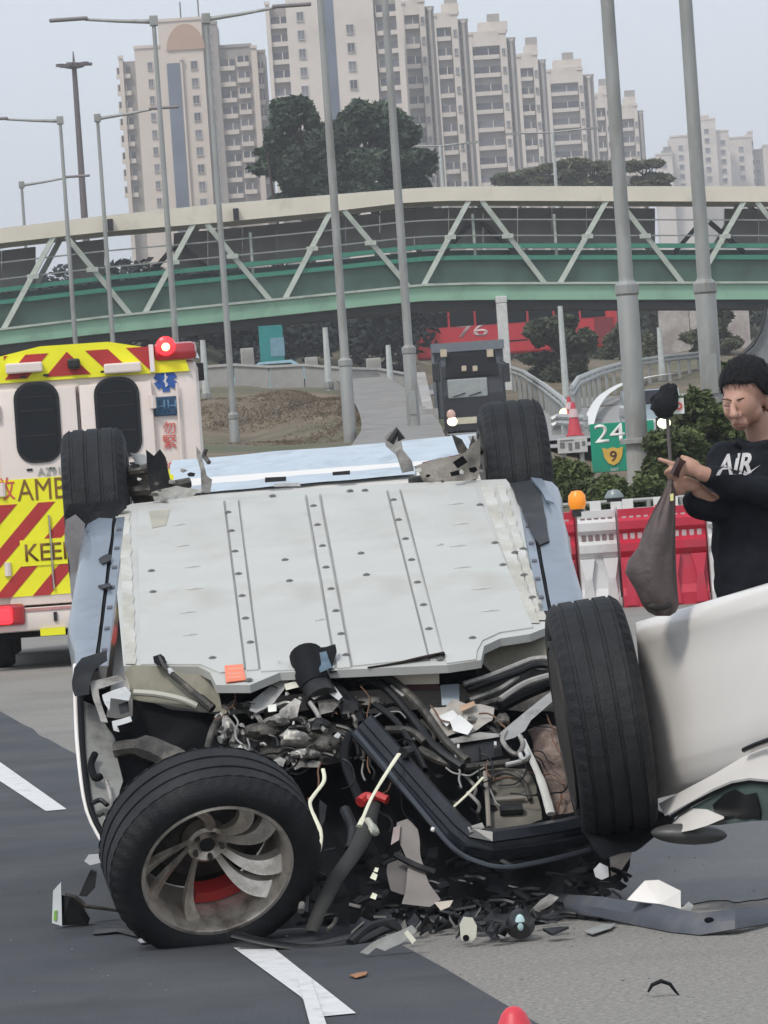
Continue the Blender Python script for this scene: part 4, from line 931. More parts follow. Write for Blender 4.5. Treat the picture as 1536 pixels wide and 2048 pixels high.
for (a, b), (px, mt), lab in zip(xw, xs_, labs):
    s = 200.; barrier((a+b)/2, 50-(b-1200)*.002, mt, lab, wd=(b-a)/s)
c = P(1154,1001,50); root = thing('warning_lamp', (c.x,c.y,.99), 'round orange warning lamp on top of the red and white barriers', 'lamp')
mb = MB(); mb.lathe([(0,.1),(.05,.095),(.085,.05),(.09,-.03),(.07,-.085),(0,-.09)], 20, M=T(*c)); obj('lens', mb, mk('orange lens', (.9,.28,.02), .35, emit=(1,.35,.02), estr=.15), root, smooth=True)
mb = MB(); mb.lathe([(.0,-.09),(.06,-.09),(.06,-.16),(0,-.16)], 12, M=T(*c)); obj('lamp_base', mb, black, root)
# rail with small boards behind the barriers
a, b = P(1100,1012,54), P(1560,985,54); root = thing('metal_railing', (a.x,a.y,0), 'grey rail with small white plates just behind the plastic barriers', 'railing')
for zz in (0, -.1): mb = MB(); mb.tube([a+Vector((0,0,zz)), Vector((b.x,b.y,a.z+zz))], .022, 8); obj('rail', mb, steel, root)
for k in range(8): p = a.lerp(Vector((b.x,b.y,a.z)), k/7); mb = MB(); mb.tube([(p.x,p.y,0),(p.x,p.y,p.z)], .025, 8); obj('post', mb, steel, root)
for px_ in (1190,1232,1255,1318,1345): q = P(px_, 1008, 53.95); mb = MB(); mb.bx(q.x-.06, q.x+.06, q.y-.02, q.y, a.z-.14, a.z+.02); obj('plate', mb, sw, root)
c = P(1228,992,53); root = thing('debris_helmet', (c.x,c.y,a.z), 'small grey dome resting on the rail behind the barriers', 'lamp'); root.name = 'dome_lamp'; WM['dome_lamp'] = WM.pop('debris_helmet')
mb = MB(); mb.lathe([(0,.07),(.06,.06),(.1,.0),(.1,-.02),(0,-.02)], 16, M=T(*c)); obj('dome', mb, mk('dome grey', (.2,.24,.24), .3), root, smooth=True)
mb = MB(); mb.bx(c.x-.08, c.x+.08, c.y-.05, c.y+.05, c.z-.06, c.z-.021); obj('mount', mb, black, root)

# ================================================================ HAZE
mh = bpy.data.materials.new('haze air'); mh.use_nodes = True; mh.node_tree.nodes.clear()
vo = mh.node_tree.nodes.new('ShaderNodeOutputMaterial'); pv_ = mh.node_tree.nodes.new('ShaderNodeVolumePrincipled')
pv_.inputs['Color'].default_value = (.95,.96,1,1); pv_.inputs['Density'].default_value = .00038; pv_.inputs['Anisotropy'].default_value = 0
mh.node_tree.links.new(pv_.outputs[0], vo.inputs['Volume'])
mb = MB(); mb.bx(-1300, 1300, -35, 6800, -1.2, 150); obj('haze', mb, mh, kind='stuff', label='thin grey haze over the whole place')

# ================================================================ THE UPTURNED CAR
FLc, FRc, NRc, NLc = P(235,1018,20.45), P(1012,962,20.45), P(1093,1262,18.3), P(247,1330,18.3)
uA = ((FRc+NRc)-(FLc+NLc)).normalized(); vB = ((FLc+FRc)-(NLc+NRc)); vB = (vB-uA*vB.dot(uA)).normalized(); nW = uA.cross(vB)
O = (FLc+FRc+NRc+NLc)/4
def Wp(u, v, w=0): return O+uA*u+vB*v+nW*w
def onp(x, y, w=0.0):
    r = ray(x, y); t = (O+nW*w-CAM).dot(nW)/r.dot(nW); return CAM+r*t
def uv(p): return (p-O).dot(uA), (p-O).dot(vB)
belly = mk('underbody grey coating', (.47,.475,.45), .5, var=.05, scale=2.5, bump=.3, bscale=4.5, dirt=(.36,.345,.29), dscale=1.6, dlo=.55, dhi=.8, dirt2=(.34,.325,.28), d2scale=2.2, d2lo=.5, d2hi=.78, d2amt=.75)
belly_e = mk('stained sealant edge', (.43,.415,.36), .75, var=.15, scale=9, bump=.5, bscale=30, dirt=(.52,.52,.49), dscale=5, dlo=.4, dhi=.6)
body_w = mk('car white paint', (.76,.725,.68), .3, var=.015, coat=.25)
body_b = mk('sill pale blue reflection paint', (.17,.205,.25), .28, var=.2, scale=2.5, coat=.25, dirt=(.09,.105,.13), dscale=5, dlo=.5, dhi=.75)  # white car paint with the sky's reflection put into a blue tone
MATS['sill sky tint'] = body_b; body_b.name = 'sill sky tint'
alu = mk('cast aluminium', (.40,.385,.355), .5, .5, var=.25, scale=14, dirt=(.12,.11,.1), dscale=7, dlo=.45, dhi=.65, bump=.3)
alu_b = mk('bright torn aluminium', (.62,.62,.6), .35, .5, var=.15, scale=12, dirt=(.3,.29,.27), dscale=9, dlo=.5, dhi=.7)
grime = mk('grimy steel', (.055,.052,.047), .6, .3, var=.4, scale=14, dirt=(.16,.145,.12), dscale=8, dlo=.5, dhi=.7, bump=.4)
beige = mk('wheel arch beige', (.24,.225,.17), .7, var=.15, scale=6, dirt=(.12,.11,.085), dscale=5, dlo=.45, dhi=.7)
beam_m = mk('bumper beam blue black', (.007,.010,.015), .4, var=.3, coat=.1, spec=.35, dirt=(.03,.032,.035), dscale=6, dlo=.5, dhi=.8)
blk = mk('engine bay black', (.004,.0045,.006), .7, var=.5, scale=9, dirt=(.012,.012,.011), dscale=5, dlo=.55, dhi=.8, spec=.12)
blk_s = mk('black trim', (.009,.010,.012), .4, var=.4, scale=9, dirt=(.03,.029,.026), dscale=7, dlo=.5, dhi=.75, spec=.3)
rust = mk('muddy radiator', (.12,.085,.07), .85, var=.4, scale=10, bump=.8, bscale=40, dirt=(.26,.2,.17), dscale=9, dlo=.5, dhi=.65)
strap_m = mk('pale strap', (.66,.65,.5), .6, var=.08); orange_t = mk('orange sticker', (.80,.20,.10), .5, var=.12, scale=20)
cream_box = mk('cream box', (.8,.72,.6), .5, var=.05); blue_m = mk('motor blue grey', (.10,.15,.19), .35, .2, var=.3, scale=20)
red_cal = mk('caliper red', (.45,.03,.03), .4)
car = thing('overturned_car', Wp(0,-1,-.9), 'wrecked white car lying on its roof, pale grey underside up and front torn open', 'car')
def part(name, mb, mat, parent=None, **k): return obj(name, mb, mat, parent or car, **k)
def px_prism(pts, w0, th_, mat, name, parent=None, **k):
    mb = MB(); mb.prism([onp(x, y, w0) for x, y in pts], -nW*th_); return part(name, mb, mat, parent, **k)
pan = px_prism([(232,1022),(262,1008),(420,990),(600,978),(720,970),(1012,958),(1034,985),(1093,1255),(1060,1268),(1000,1277),(968,1292),(962,1320),(895,1330),(560,1345),(500,1370),(432,1370),(420,1345),(396,1333),(247,1332),(226,1100)], 0, .03, belly, 'battery_pan')
px_prism([(250,1020),(600,985),(1005,965),(1085,1250),(1000,1270),(960,1285),(950,1315),(560,1338),(440,1360),(425,1340),(255,1325)], -.0305, .10, blk, 'pan_underlayer', pan)
FE = lambda x: 1018-(x-235)*.072 + 14*math.exp(-((x-235)/100)**2)*0   # far edge y at x
seams = [((449,1002),(491,1338)), ((477,1001),(519,1336)), ((612,990),(672,1335)), ((640,988),(704,1333)), ((774,981),(858,1318)), ((800,979),(890,1312))]
panels = [[(275,1012),(446,1000),(488,1336),(440,1345),(424,1338),(402,1328),(281,1328)], [(451,1000),(475,999),(517,1338),(493,1340)],
          [(480,999),(609,991),(669,1335),(522,1342)], [(614,990),(637,989),(701,1334),(675,1336)], [(643,988),(772,981),(856,1316),(707,1331)],
          [(777,980),(798,979),(887,1318),(861,1320)], [(803,979),(948,972),(1066,1254),(1000,1264),(965,1280),(954,1300),(952,1318),(893,1326)]]
for i, pl in enumerate(panels): px_prism(pl, .0055, .006, belly, 'cover_panel', pan)
for a, b in seams:
    mb = MB(); mb.tube([onp(a[0]+(b[0]-a[0])*t/8+random.uniform(-.6,.6), a[1]+(b[1]-a[1])*t/8, .003) for t in range(9)], .0022, 5); part('seam_shade_line', mb, mk('seam shade grey', (.26,.26,.25), .8), pan)  # dark bead added to strengthen the faint shade line of the gap
# stained edge flanges with scalloped sealant
def scallop(p0, p1, wd, n, w, seed):
    rnd = random.Random(seed); L_ = []; R_ = []
    for i in range(n+1):
        t = i/n; x = p0[0]+(p1[0]-p0[0])*t; y = p0[1]+(p1[1]-p0[1])*t
        L_.append((x-wd/2, y)); R_.append((x+wd/2+(1.5 if i % 2 else -1.5)+rnd.uniform(-1,1), y))
    mb = MB(); vs = []
    for l, r in zip(L_, R_): vs += [onp(*l, w*.5), onp(*r, w*.5), onp(*l, 0), onp(*r, 0)]
    fs = []
    for i in range(n): a = 4*i; b = a+4; fs += [(a,a+1,b+1,b),(a+1,a+3,b+3,b+1),(a,b,b+2,a+2)]
    fs += [(0,1,3,2),(4*n,4*n+2,4*n+3,4*n+1)]
    mb.add(vs, fs); return mb
part('sealant_edge', scallop((247,1016),(262,1328),22,26,.008,1), belly_e, pan)
part('sealant_edge', scallop((972,972),(1068,1246),24,26,.008,2), belly_e, pan)
part('sealant_edge', scallop((1000,968),(1086,1240),16,26,.012,3), belly_e, pan)
bolt_me, _ = (lambda m_: m_.mesh(mk('bolt dark', (.16,.155,.15), .6, .3), center=False, name='bolt'))(MB().lathe([(0,.006),(.008,.006),(.009,.003),(.0145,.0025),(.0145,0),(0,0)], 8))
RW = Matrix((uA, vB, nW)).transposed().to_4x4()
for x, y in [(456,1025),(463,1062),(470,1103),(477,1148),(484,1192),(491,1237),(501,1285),(627,1012),(635,1050),(645,1092),(652,1135),(662,1178),(672,1222),(682,1268),(692,1310),
             (787,1000),(797,1040),(811,1078),(823,1120),(835,1165),(847,1210),(858,1258),(303,1142),(306,1184),(570,1120),(579,1162),(722,1107),(733,1150),(990,1086),(1006,1130),(1046,1098),
             (945,1276),(425,1316),(545,992),(700,982),(730,981),(960,1010),(1030,1105),(1048,1150),(1065,1195),(880,1318),(498,1360)]:
    inst('bolt', bolt_me, T(*onp(x, y, .0055)) @ RW, pan)
for x, y, w_ in [(358,1050,26),(365,1092,28),(385,1134,32),(388,1178,36),(375,1225,32),(380,1270,30),(912,1008,30),(922,1048,32),(915,1092,34),(925,1135,36),(962,1178,38),(980,1222,40),(640,1240,20),(880,1090,14)]:
    a, b = onp(x-w_/2, y+1.5, .006), onp(x+w_/2, y-1.5, .006); mb = MB(); mb.tube([a, a.lerp(b,.5)+nW*.002, b], [.003,.006,.003], 8, flat=1); part('stiffening_rib', mb, belly, pan)
px_prism([(298,1022),(340,1019),(332,1050),(305,1056)], .0075, .001, mk('stained beige', (.36,.34,.28), .8), 'adhesive_patch', pan)
mb = MB(); mb.prism([onp(x, y, .0085) for x, y in ((449,1331),(485,1328),(492,1359),(452,1364))], -nW*.003); part('warning_sticker', mb, orange_t, pan, label='orange sticker')
for z_, t_ in ((1337,3),(1346,3),(1354,3)):
    mb = MB(); mb.prism([onp(456,z_,.0092),onp(484,z_-2,.0092),onp(485,z_+t_-2,.0092),onp(457,z_+t_,.0092)], -nW*.0005); part('sticker_print', mb, mk('sticker print', (.7,.3,.2), .6), pan)
# torn near edge of the pan, dark slit and cream box
mb = crumple([onp(735,1333,.01), onp(800,1322,.015), onp(888,1303,.03), onp(890,1309,.0), onp(800,1333,-.02), onp(740,1340,-.03)], .004, .004, 2, 9, 3, -nW); part('torn_edge', mb, mk('dark torn metal', (.05,.035,.03), .6), pan)
# sills and body sides
V0, V1 = uv(onp(200,1040))[1], uv(onp(200,1332))[1]
for sgn in (-1, 1):
    v_far = uv(onp(1060,966))[1] if sgn > 0 else V0; v_near = uv(onp(1120,1200))[1]-.15 if sgn > 0 else V1-.02
    prof = [(.845,.012),(.90,.014),(.945,.004),(.968,-.03),(.978,-.09),(.975,-.2),(.955,-.4),(.92,-.62),(.88,-.8)]
    nseg = 26; vs = []; K = len(prof); sh = .0 if sgn > 0 else .0
    for i in range(nseg+1):
        v = v_near+(v_far-v_near)*i/nseg
        for k, (u, w_) in enumerate(prof):
            tp = 1-(.055*(1-min(1, i/9.))*min(1, k/3.) if sgn < 0 else 0)
            p = Wp(sgn*(u+sh)*tp, v, w_)+noise.noise_vector(Vector((v*3, k*.4, sgn*5)))*.012*min(1,k/3+.3)
            if i == nseg: p += vB*random.uniform(-.05, .02)
            p.z = max(p.z, .03); vs.append(p)
    fs = [(i*K+k, i*K+k+1, (i+1)*K+k+1, (i+1)*K+k) for i in range(nseg) for k in range(K-1)]
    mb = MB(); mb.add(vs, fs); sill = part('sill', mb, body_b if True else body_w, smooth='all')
    # inner rail between sill and pan
    prof2 = [(.795,-.0),(.80,.006),(.832,.006),(.836,-.03)]; vs = []
    for i in range(nseg+1):
        v = v_near+(v_far-v_near)*i/nseg
        for u, w_ in prof2: vs.append(Wp(sgn*(u+sh), v, w_))
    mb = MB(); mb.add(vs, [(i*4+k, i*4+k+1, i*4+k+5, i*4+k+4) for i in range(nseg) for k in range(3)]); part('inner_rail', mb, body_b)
    mb = MB(); mb.tube([Wp(sgn*(.84+sh), v_near+(v_far-v_near)*t/10, -.006+.004*math.sin(t*2)) for t in range(11)], .0085, 6); part('rubber_seal', mb, matte_black)
    for k in range(7):
        v = v_near+(v_far-v_near)*(k+.7)/7.4; mb = MB(); mb.box(Wp(sgn*(.815+sh), v, .008), (.02,.03,.006), Matrix((uA, vB, nW)).transposed()); part('clip', mb, mk('clip dark', (.1,.1,.12), .6))
for (pts) in ([(198,1118),(215,1108),(224,1112),(222,1120),(205,1126)], [(196,1170),(218,1165),(224,1172),(205,1176)]):
    mb = crumple([onp(x, y, .022) for x, y in pts], .006, .004, 1, 9, 2, -nW); part('torn_flap', mb, blk_s)
# dark intake piece at far end of the right sill
mb = crumple([onp(x, y, .02) for x, y in ((1020,966),(1062,960),(1080,980),(1090,1025),(1098,1082),(1078,1090),(1058,1050),(1040,1010))], .01, .006, 2, 6, 5, -nW); part('sill_end_trim', mb, blk_s)
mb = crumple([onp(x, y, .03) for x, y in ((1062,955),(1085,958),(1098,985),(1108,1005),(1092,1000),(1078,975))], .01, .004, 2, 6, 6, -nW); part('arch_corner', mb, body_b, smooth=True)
# inner hull so that the body is solid from other sides
hull = MB(); K = []
for v, wt in ((-1.05,-.62),(-.3,-.85),(.5,-1.05),(1.3,-1.2),(2.0,-1.2)):
    for u, w_ in ((-.8,-.12),(-.9,-.5),(-.8,wt),(.8,wt),(.9,-.5),(.8,-.12)):
        p = Wp(u, v, w_); p.z = max(p.z, .04); K.append(p)
hull.add(K, [(i*6+k, i*6+(k+1) % 6, (i+1)*6+(k+1) % 6, (i+1)*6+k) for i in range(4) for k in range(6)]+[tuple(range(6)), tuple(range(24,30))]); part('crushed_cabin', hull, body_w)

# ---- wheels
tyre_tread = rubber
def tyre_mesh(R_, wd, rim_r, seed=0):
    h = wd/2; prof = [(rim_r,-h*.82),(rim_r+.012,-h*.95),(rim_r+.05,-h*1.03),(R_-.04,-h*1.0),(R_-.018,-h*.93),(R_-.006,-h*.8)]
    for g in (-.52,-.18,.18,.52):
        prof += [(R_,(g-.045)*h*1.3),(R_-.006,(g-.035)*h*1.3),(R_-.006,(g+.035)*h*1.3),(R_,(g+.045)*h*1.3)]
    prof += [(R_-.006,h*.8),(R_-.018,h*.93),(R_-.04,h*1.0),(rim_r+.05,h*1.03),(rim_r+.012,h*.95),(rim_r,h*.82)]
    K = len(prof)
    def rf(i, k, r):
        if k in (4,5,K-6,K-5) and i % 3 == 0: return r-.009
        if k in (6,9,K-7,K-10) and i % 3 == 1: return r-.004
        return r
    mb = MB(); mb.lathe(prof, 150, rf=rf, closed=True); me, _ = mb.mesh(tyre_tread, smooth=True, center=False, name='tyre'); return me
tyre_me = tyre_mesh(.372, .262, .262)
def axm(c, ax, up=Vector((0,0,1))):
    z = Vector(ax).normalized(); x = up.cross(z).normalized(); y = z.cross(x); R = Matrix((x, y, z)).transposed().to_4x4(); return T(*c) @ R
rim_m = mk('bronze grey alloy', (.64,.58,.50), .28, .5, var=.15, scale=9, dirt=(.16,.13,.1), dscale=6, dlo=.5, dhi=.7)
rim_dk = mk('rim inner dark', (.03,.028,.026), .6, .3, var=.3)
def wheel(c, ax, label=None, spokes=(0,1,2,3,4,5,6,7,8,9), spin=0., sc=1.):
    M4 = axm(c, ax) @ Matrix.Rotation(spin, 4, 'Z') @ Matrix.Diagonal((sc, sc, 1 if sc > 1 else sc, 1))
    mb = MB(); mb.lathe([(.255,-.14),(.262,-.14),(.262,.105),(.268,.118),(.256,.118),(.246,.10),(.238,.05),(.234,-.10),(.245,-.14)], 64, closed=True)
    me, _ = mb.mesh(rim_m if spokes else rim_dk, smooth=True, center=False, name='wheel'); wl = inst('wheel', me, M4, car)
    if label: wl['label'] = label
    inst('tyre', tyre_me, M4, wl)
    mb = MB(); mb.lathe([(0,-.125),(.235,-.125),(.235,-.138),(0,-.138)], 40); me, _ = mb.mesh(rim_dk, center=False, name='wheel_back'); inst('wheel_back', me, M4, wl)
    if not spokes:
        mb = MB(); mb.lathe([(0,-.075),(.238,-.075),(.238,-.09),(0,-.09)], 40); me, _ = mb.mesh(blk, center=False, name='inner_cover'); inst('inner_cover', me, M4, wl)
        mb = MB(); mb.lathe([(0,-.092),(.09,-.12),(.17,-.1),(.17,-.092)], 24); me, _ = mb.mesh(grime, center=False, name='brake_shield'); inst('brake_shield', me, M4, wl)
        return wl, M4
    mb = MB(); mb.lathe([(0,-.10),(.17,-.10),(.175,-.104),(.175,-.12),(0,-.12)], 40); me, _ = mb.mesh(grime, center=False, name='brake_disc'); inst('brake_disc', me, M4, wl)
    mb = MB(); mb.lathe([(0,-.042),(.028,-.042),(.032,-.054),(.06,-.034),(.072,-.042),(.08,-.09),(0,-.09)], 30); me, _ = mb.mesh(rim_m, smooth=True, center=False, name='hub'); inst('hub', me, M4, wl)
    mb = MB(); mb.lathe([(0,-.038),(.027,-.038),(.03,-.049),(0,-.049)], 20); me, _ = mb.mesh(black, center=False, name='hub_cap'); inst('hub_cap', me, M4, wl)
    nm, _ = MB().lathe([(0,-.022),(.009,-.022),(.011,-.05),(0,-.05)], 6).mesh(grime, center=False, name='lug_nut')
    for k in range(5): inst('lug_nut', nm, M4 @ Matrix.Rotation(k*2*math.pi/5+.3, 4, 'Z') @ T(.05,0,0), wl)
    # one curved blade spoke
    mb = MB(); vs = []; n = 12
    for i in range(n+1):
        t = i/n; r = .058+t*.188; tw = .35*t*t; hw = .010+.021*t**1.5; zt_ = -.038+.125*t**.9+.022*math.sin(t*math.pi)
        for s_ in (-1, 1):
            a = tw+s_*hw/r; z = zt_-(.018+.014*t if s_ > 0 else 0)
            vs += [Vector((r*math.cos(a), r*math.sin(a), z)), Vector((r*math.cos(a), r*math.sin(a), z-.022-.02*t))]
    fs = []
    for i in range(n):
        a = 4*i; b = a+4; fs += [(a,b,b+2,a+2),(a+1,a+3,b+3,b+1),(a,a+1,b+1,b),(a+2,b+2,b+3,a+3)]
    fs += [(0,2,3,1),(4*n,4*n+1,4*n+3,4*n+2)]
    mb.add(vs, fs); sm, _ = mb.mesh(rim_m, smooth=True, center=False, name='spoke')
    for k in spokes:
        o = inst('spoke', sm, M4 @ Matrix.Rotation(2*math.pi*k/10+(.08 if k % 2 else -.08), 4, 'Z'), wl)
    return wl, M4
fl_ax = (-Fw*.80-Up*.50+Rt*.25).normalized(); fl_c = P(420,1703,16.98)
wl, wM = wheel(fl_c, fl_ax, 'wheel torn loose with its bronze grey rim turned to the camera', spokes=(0,1,3,4,5,6,7,9), spin=math.radians(196), sc=.985)
mb = MB(); mb.add(*(lambda m_: (m_.v, m_.f))(MB().lathe([(.15,.012),(.205,.012),(.205,.035),(.15,.035)], 40, closed=True))); 
# red caliper segment
vs = []; fs = []; n = 10
for i in range(n+1):
    a = math.radians(-38+48*i/n)
    for r, z in ((.185,-.09),(.226,-.09),(.226,-.02),(.185,-.02)): vs.append(Vector((r*math.cos(a), r*math.sin(a), z)))
for i in range(n):
    for k in range(4): fs.append((4*i+k, 4*i+(k+1) % 4, 4*i+4+(k+1) % 4, 4*i+4+k))
fs += [(0,1,2,3),(4*n,4*n+3,4*n+2,4*n+1)]
me, _ = MB().add(vs, fs).mesh(red_cal, center=False, name='brake_caliper'); CAL = inst('brake_caliper', me, axm(fl_c, fl_ax) @ Matrix.Rotation(math.radians(-62), 4, 'Z'), wl)
wheel(P(1202,1438,17.35), (uA*.985+Vector((0,.035,0))+Vector((0,0,.085))).normalized(), 'front wheel still hanging on its arms, tread facing the camera', spokes=(), sc=1.13)
wheel(P(198,1035,20.9), (-uA-Vector((0,.03,.0))).normalized(), None, spokes=())
wheel(P(1032,978,20.9), (uA+Vector((0,.05,0))).normalized(), None, spokes=())

# ---- rear end beyond the axle
rows = [((345,921),(958,868),22.3), ((340,932),(955,876),22.1), ((340,946),(955,893),21.7), ((348,951),(940,900),21.62), ((346,966),(860,926),21.45), ((352,975),(830,932),21.2), ((372,988),(830,948),21.05)]
vs = []; n = 36
for a, b, d in rows:
    for i in range(n+1):
        t = i/n; vs.append(P(a[0]+(b[0]-a[0])*t, a[1]+(b[1]-a[1])*t+2.5*noise.noise(Vector((t*6, d, 0))), d)+Vector((0,.02*noise.noise(Vector((t*9, 2, d))),0)))
mb = MB(); mb.add(vs, [(r*(n+1)+i, r*(n+1)+i+1, (r+1)*(n+1)+i+1, (r+1)*(n+1)+i) for r in range(len(rows)-1) for i in range(n)])
rb = part('rear_bumper', mb, mk('bumper white with sky tint', (.42,.50,.56), .3, var=.12, coat=.2, dirt=(.24,.28,.32), dscale=5, dlo=.5, dhi=.75), smooth=True)  # white bumper, its blue is the sky's reflection put into the colour
def dpl(pts, d, mat, name, th_=.02, amp=.006, seed=0, cuts=2, parent=None, fr_=8, smooth=False, label=None):
    if isinstance(d, (int, float)): pts = [P(x, y, d) for x, y in pts]
    else: pts = [P(x, y, dd) for (x, y), dd in zip(pts, d)]
    return part(name, crumple(pts, th_, amp, cuts, fr_, seed), mat, parent, smooth=smooth, label=label)
dpl([(530,955),(572,953),(572,962),(530,965)], 21.0, black, 'slot', .02, 0, parent=rb); dpl([(665,944),(700,941),(700,949),(665,951)], 21.0, black, 'slot', .02, 0, parent=rb)
dpl([(548,968),(600,965),(600,972),(548,974)], 20.8, alu_b, 'bright_strip', .02, .002, parent=rb)
dpl([(330,995),(400,980),(840,944),(850,960),(600,975),(340,1012)], 21.3, blk, 'rear_crossmember', .1, .01)
dpl([(845,925),(930,905),(935,912),(850,935)], 21.2, mk('dark red lamp', (.12,.01,.015), .3), 'broken_lamp', .05, .004)
dpl([(290,900),(305,912),(318,898),(332,915),(345,960),(360,985),(300,985),(292,940)], 20.6, blk_s, 'torn_liner', .02, .015, 3)
dpl([(250,930),(300,935),(340,975),(395,985),(350,1005),(262,1010),(248,970)], 20.75, grime, 'rear_arm', .06, .02, 4)
dpl([(300,985),(350,972),(400,985),(370,1003),(310,1006)], 20.6, belly_e, 'torn_floor', .02, .015, 5)
dpl([(262,905),(290,912),(300,935),(270,930)], 21.0, mk('dusty white', (.45,.46,.47), .6), 'lamp_shard', .01, .015, 6)
dpl([(392,893),(400,905),(412,950),(422,958),(418,985),(402,985),(400,940),(392,915)], 20.6, alu, 'bent_bracket', .02, .01, 7)
dpl([(768,872),(790,855),(800,865),(806,900),(822,925),(826,945),(805,948),(792,910),(770,890)], 20.6, alu, 'bent_bracket', .02, .012, 8)
mb = MB(); mb.tube([P(780,885,20.5), P(795,862,20.5), P(803,880,20.5)], .018, 8); part('hook', mb, blk_s)
mb = MB(); mb.tube([P(412,898,20.55), P(408,912,20.55), P(418,925,20.5)], .01, 6); part('hook', mb, grime)
dpl([(835,935),(880,915),(925,905),(960,880),(962,955),(900,972),(850,965)], 20.55, mk('torn tan metal', (.3,.275,.24), .6, .3, var=.3, scale=10, dirt=(.1,.09,.08), dscale=8), 'torn_crossbrace', .03, .03, 9, 3)
dpl([(905,925),(925,912),(935,925),(915,938)], 20.4, blk, 'opening', .02, .004, 10); dpl([(900,945),(918,940),(920,950),(903,953)], 20.4, blk, 'opening', .02, .004, 11)
dpl([(905,870),(925,880),(935,900),(945,870),(950,885),(940,915),(918,905)], 20.8, grime, 'torn_bracket', .02, .015, 12)
dpl([(935,872),(958,868),(962,890),(945,892)], 21.0, alu_b, 'lamp_shard', .01, .01, 13)
for k in range(26):
    x = random.choice([random.uniform(248,400), random.uniform(830,962)]); y = random.uniform(930,1000) if x < 500 else random.uniform(925,985)
    r0 = random.uniform(5,14); a0 = random.uniform(0,6.28)
    dpl([(x+r0*random.uniform(.4,1)*math.cos(a0+j*1.3), y+r0*.6*random.uniform(.4,1)*math.sin(a0+j*1.3)) for j in range(5)], 20.5+random.uniform(-.05,.1), random.choice([grime,blk_s,belly_e,alu,blk]), 'bracket', .015, .006, k, 1)
for a, b in (((240,985),(380,965)),((960,930),(820,965)),((245,945),(330,925)),((960,900),(900,925))):
    mb = MB(); mb.tube([P(*a,20.7), P((a[0]+b[0])/2,(a[1]+b[1])/2+4,20.65), P(*b,20.7)], .022, 8); part('suspension_link', mb, grime)
dpl([(128,1035),(148,1040),(155,1052),(175,1047),(190,1060),(205,1062),(222,1040),(225,1020),(255,1015),(250,1000),(140,1010)], 20.35, blk_s, 'torn_arch_liner', .03, .012, 14)

dpl([(128,1042),(148,1030),(168,1050),(166,1150),(158,1260),(147,1200),(138,1130),(131,1090)], 20.1, mk('scuffed wing metal', (.22,.21,.21), .5, .2, var=.2, scale=8, dirt=(.36,.38,.4), dscale=6), 'torn_wing', .02, .012, 21, 3)
# ---- front end
def mp(pts, mat, name, th_=.02, off=0., amp=.004, seed=0, cuts=2, parent=None, smooth=False, label=None, fr_=9):
    return part(name, crumple([M(p[0], p[1], (p[2] if len(p) > 2 else 0)+off) for p in pts], th_, amp, cuts, fr_, seed), mat, parent, smooth=smooth, label=label)
def mt(pts, r, mat, name, off=0., n=8, flat=1., parent=None, curve=True, label=None):
    q = [M(p[0], p[1], (p[2] if len(p) > 2 else 0)+off) for p in pts]
    if curve and len(q) > 2:
        out = []
        for i in range(len(q)-1):
            p0 = q[max(i-1,0)]; p1 = q[i]; p2 = q[i+1]; p3 = q[min(i+2,len(q)-1)]
            for k in range(4): t = k/4; out.append(.5*((2*p1)+(-p0+p2)*t+(2*p0-5*p1+4*p2-p3)*t*t+(-p0+3*p1-3*p2+p3)*t**3))
        out.append(q[-1])
        if isinstance(r, (list, tuple)): r = [r[min(int(i/4), len(r)-1)] for i in range(len(out))]
        q = out
    mb = MB(); mb.tube(q, r, n, flat); return part(name, mb, mat, parent, smooth=True, label=label)
mp([(168,1390),(245,1345),(430,1385),(560,1360),(900,1345),(1100,1290),(1150,1340),(1200,1480),(1215,1620),(1260,1700),(1230,1780),(1080,1830),(900,1850),(640,1880),(380,1870),(240,1800),(205,1690),(175,1560)], blk, 'added_dark_backing', .35, .42, .03, 1, 3)  # black backing plate added to keep the cavity dark
# body side at the left front
mt([(150,1330,.1),(151,1400,.1),(156,1500,.1),(174,1620,.15),(216,1702,.2)], .008, body_w, 'wing_edge', n=8)
mt([(158,1345,.08),(163,1450,.08),(168,1530,.1),(184,1625,.12),(222,1695,.18)], .011, matte_black, 'rubber_seal')
mp([(164,1400,.1),(205,1420,.12),(228,1480,.14),(246,1560,.14),(226,1640,.14),(214,1682,.16),(188,1620,.14),(170,1530,.1)], mk('inner wing grey', (.25,.25,.23), .5, .2, var=.15, dirt=(.1,.1,.09), dscale=6, dlo=.5, dhi=.7), 'inner_wing', .02, 0, .012, 2, 3, smooth=True)
iw = mt([(190,1508,.07),(182,1530,.07),(190,1556,.07),(202,1552,.07)], .013, blk, 'oval_opening')
mt([(182,1608,.07),(200,1600,.07),(214,1610,.07)], .009, blk_s, 'bracket'); mt([(196,1632,.07),(210,1626,.07),(218,1640,.07)], .008, grime, 'bracket'); mt([(212,1560,.08),(222,1600,.08),(220,1640,.08)], .008, alu, 'inner_wing_flange')
mp([(150,1338),(165,1318),(205,1305),(216,1302),(214,1322),(185,1345),(178,1385),(150,1392),(146,1360)], blk_s, 'torn_flap', .02, -.08, .012, 4, 2)
mp([(178,1362),(246,1345),(250,1358),(196,1378),(206,1420),(214,1445),(200,1442),(186,1400)], alu, 'bracket', .015, -.03, .008, 5)
mp([(205,1392),(250,1372),(262,1385),(258,1400),(222,1398),(214,1425),(208,1410)], alu_b, 'bracket', .012, -.02, .01, 6)
mp([(225,1440),(262,1430),(264,1440),(235,1450),(240,1465),(228,1462)], alu_b, 'bracket', .012, 0, .008, 7)
mp([(236,1410),(256,1402),(258,1425),(240,1430)], blk_s, 'connector', .03, 0, .004, 8)
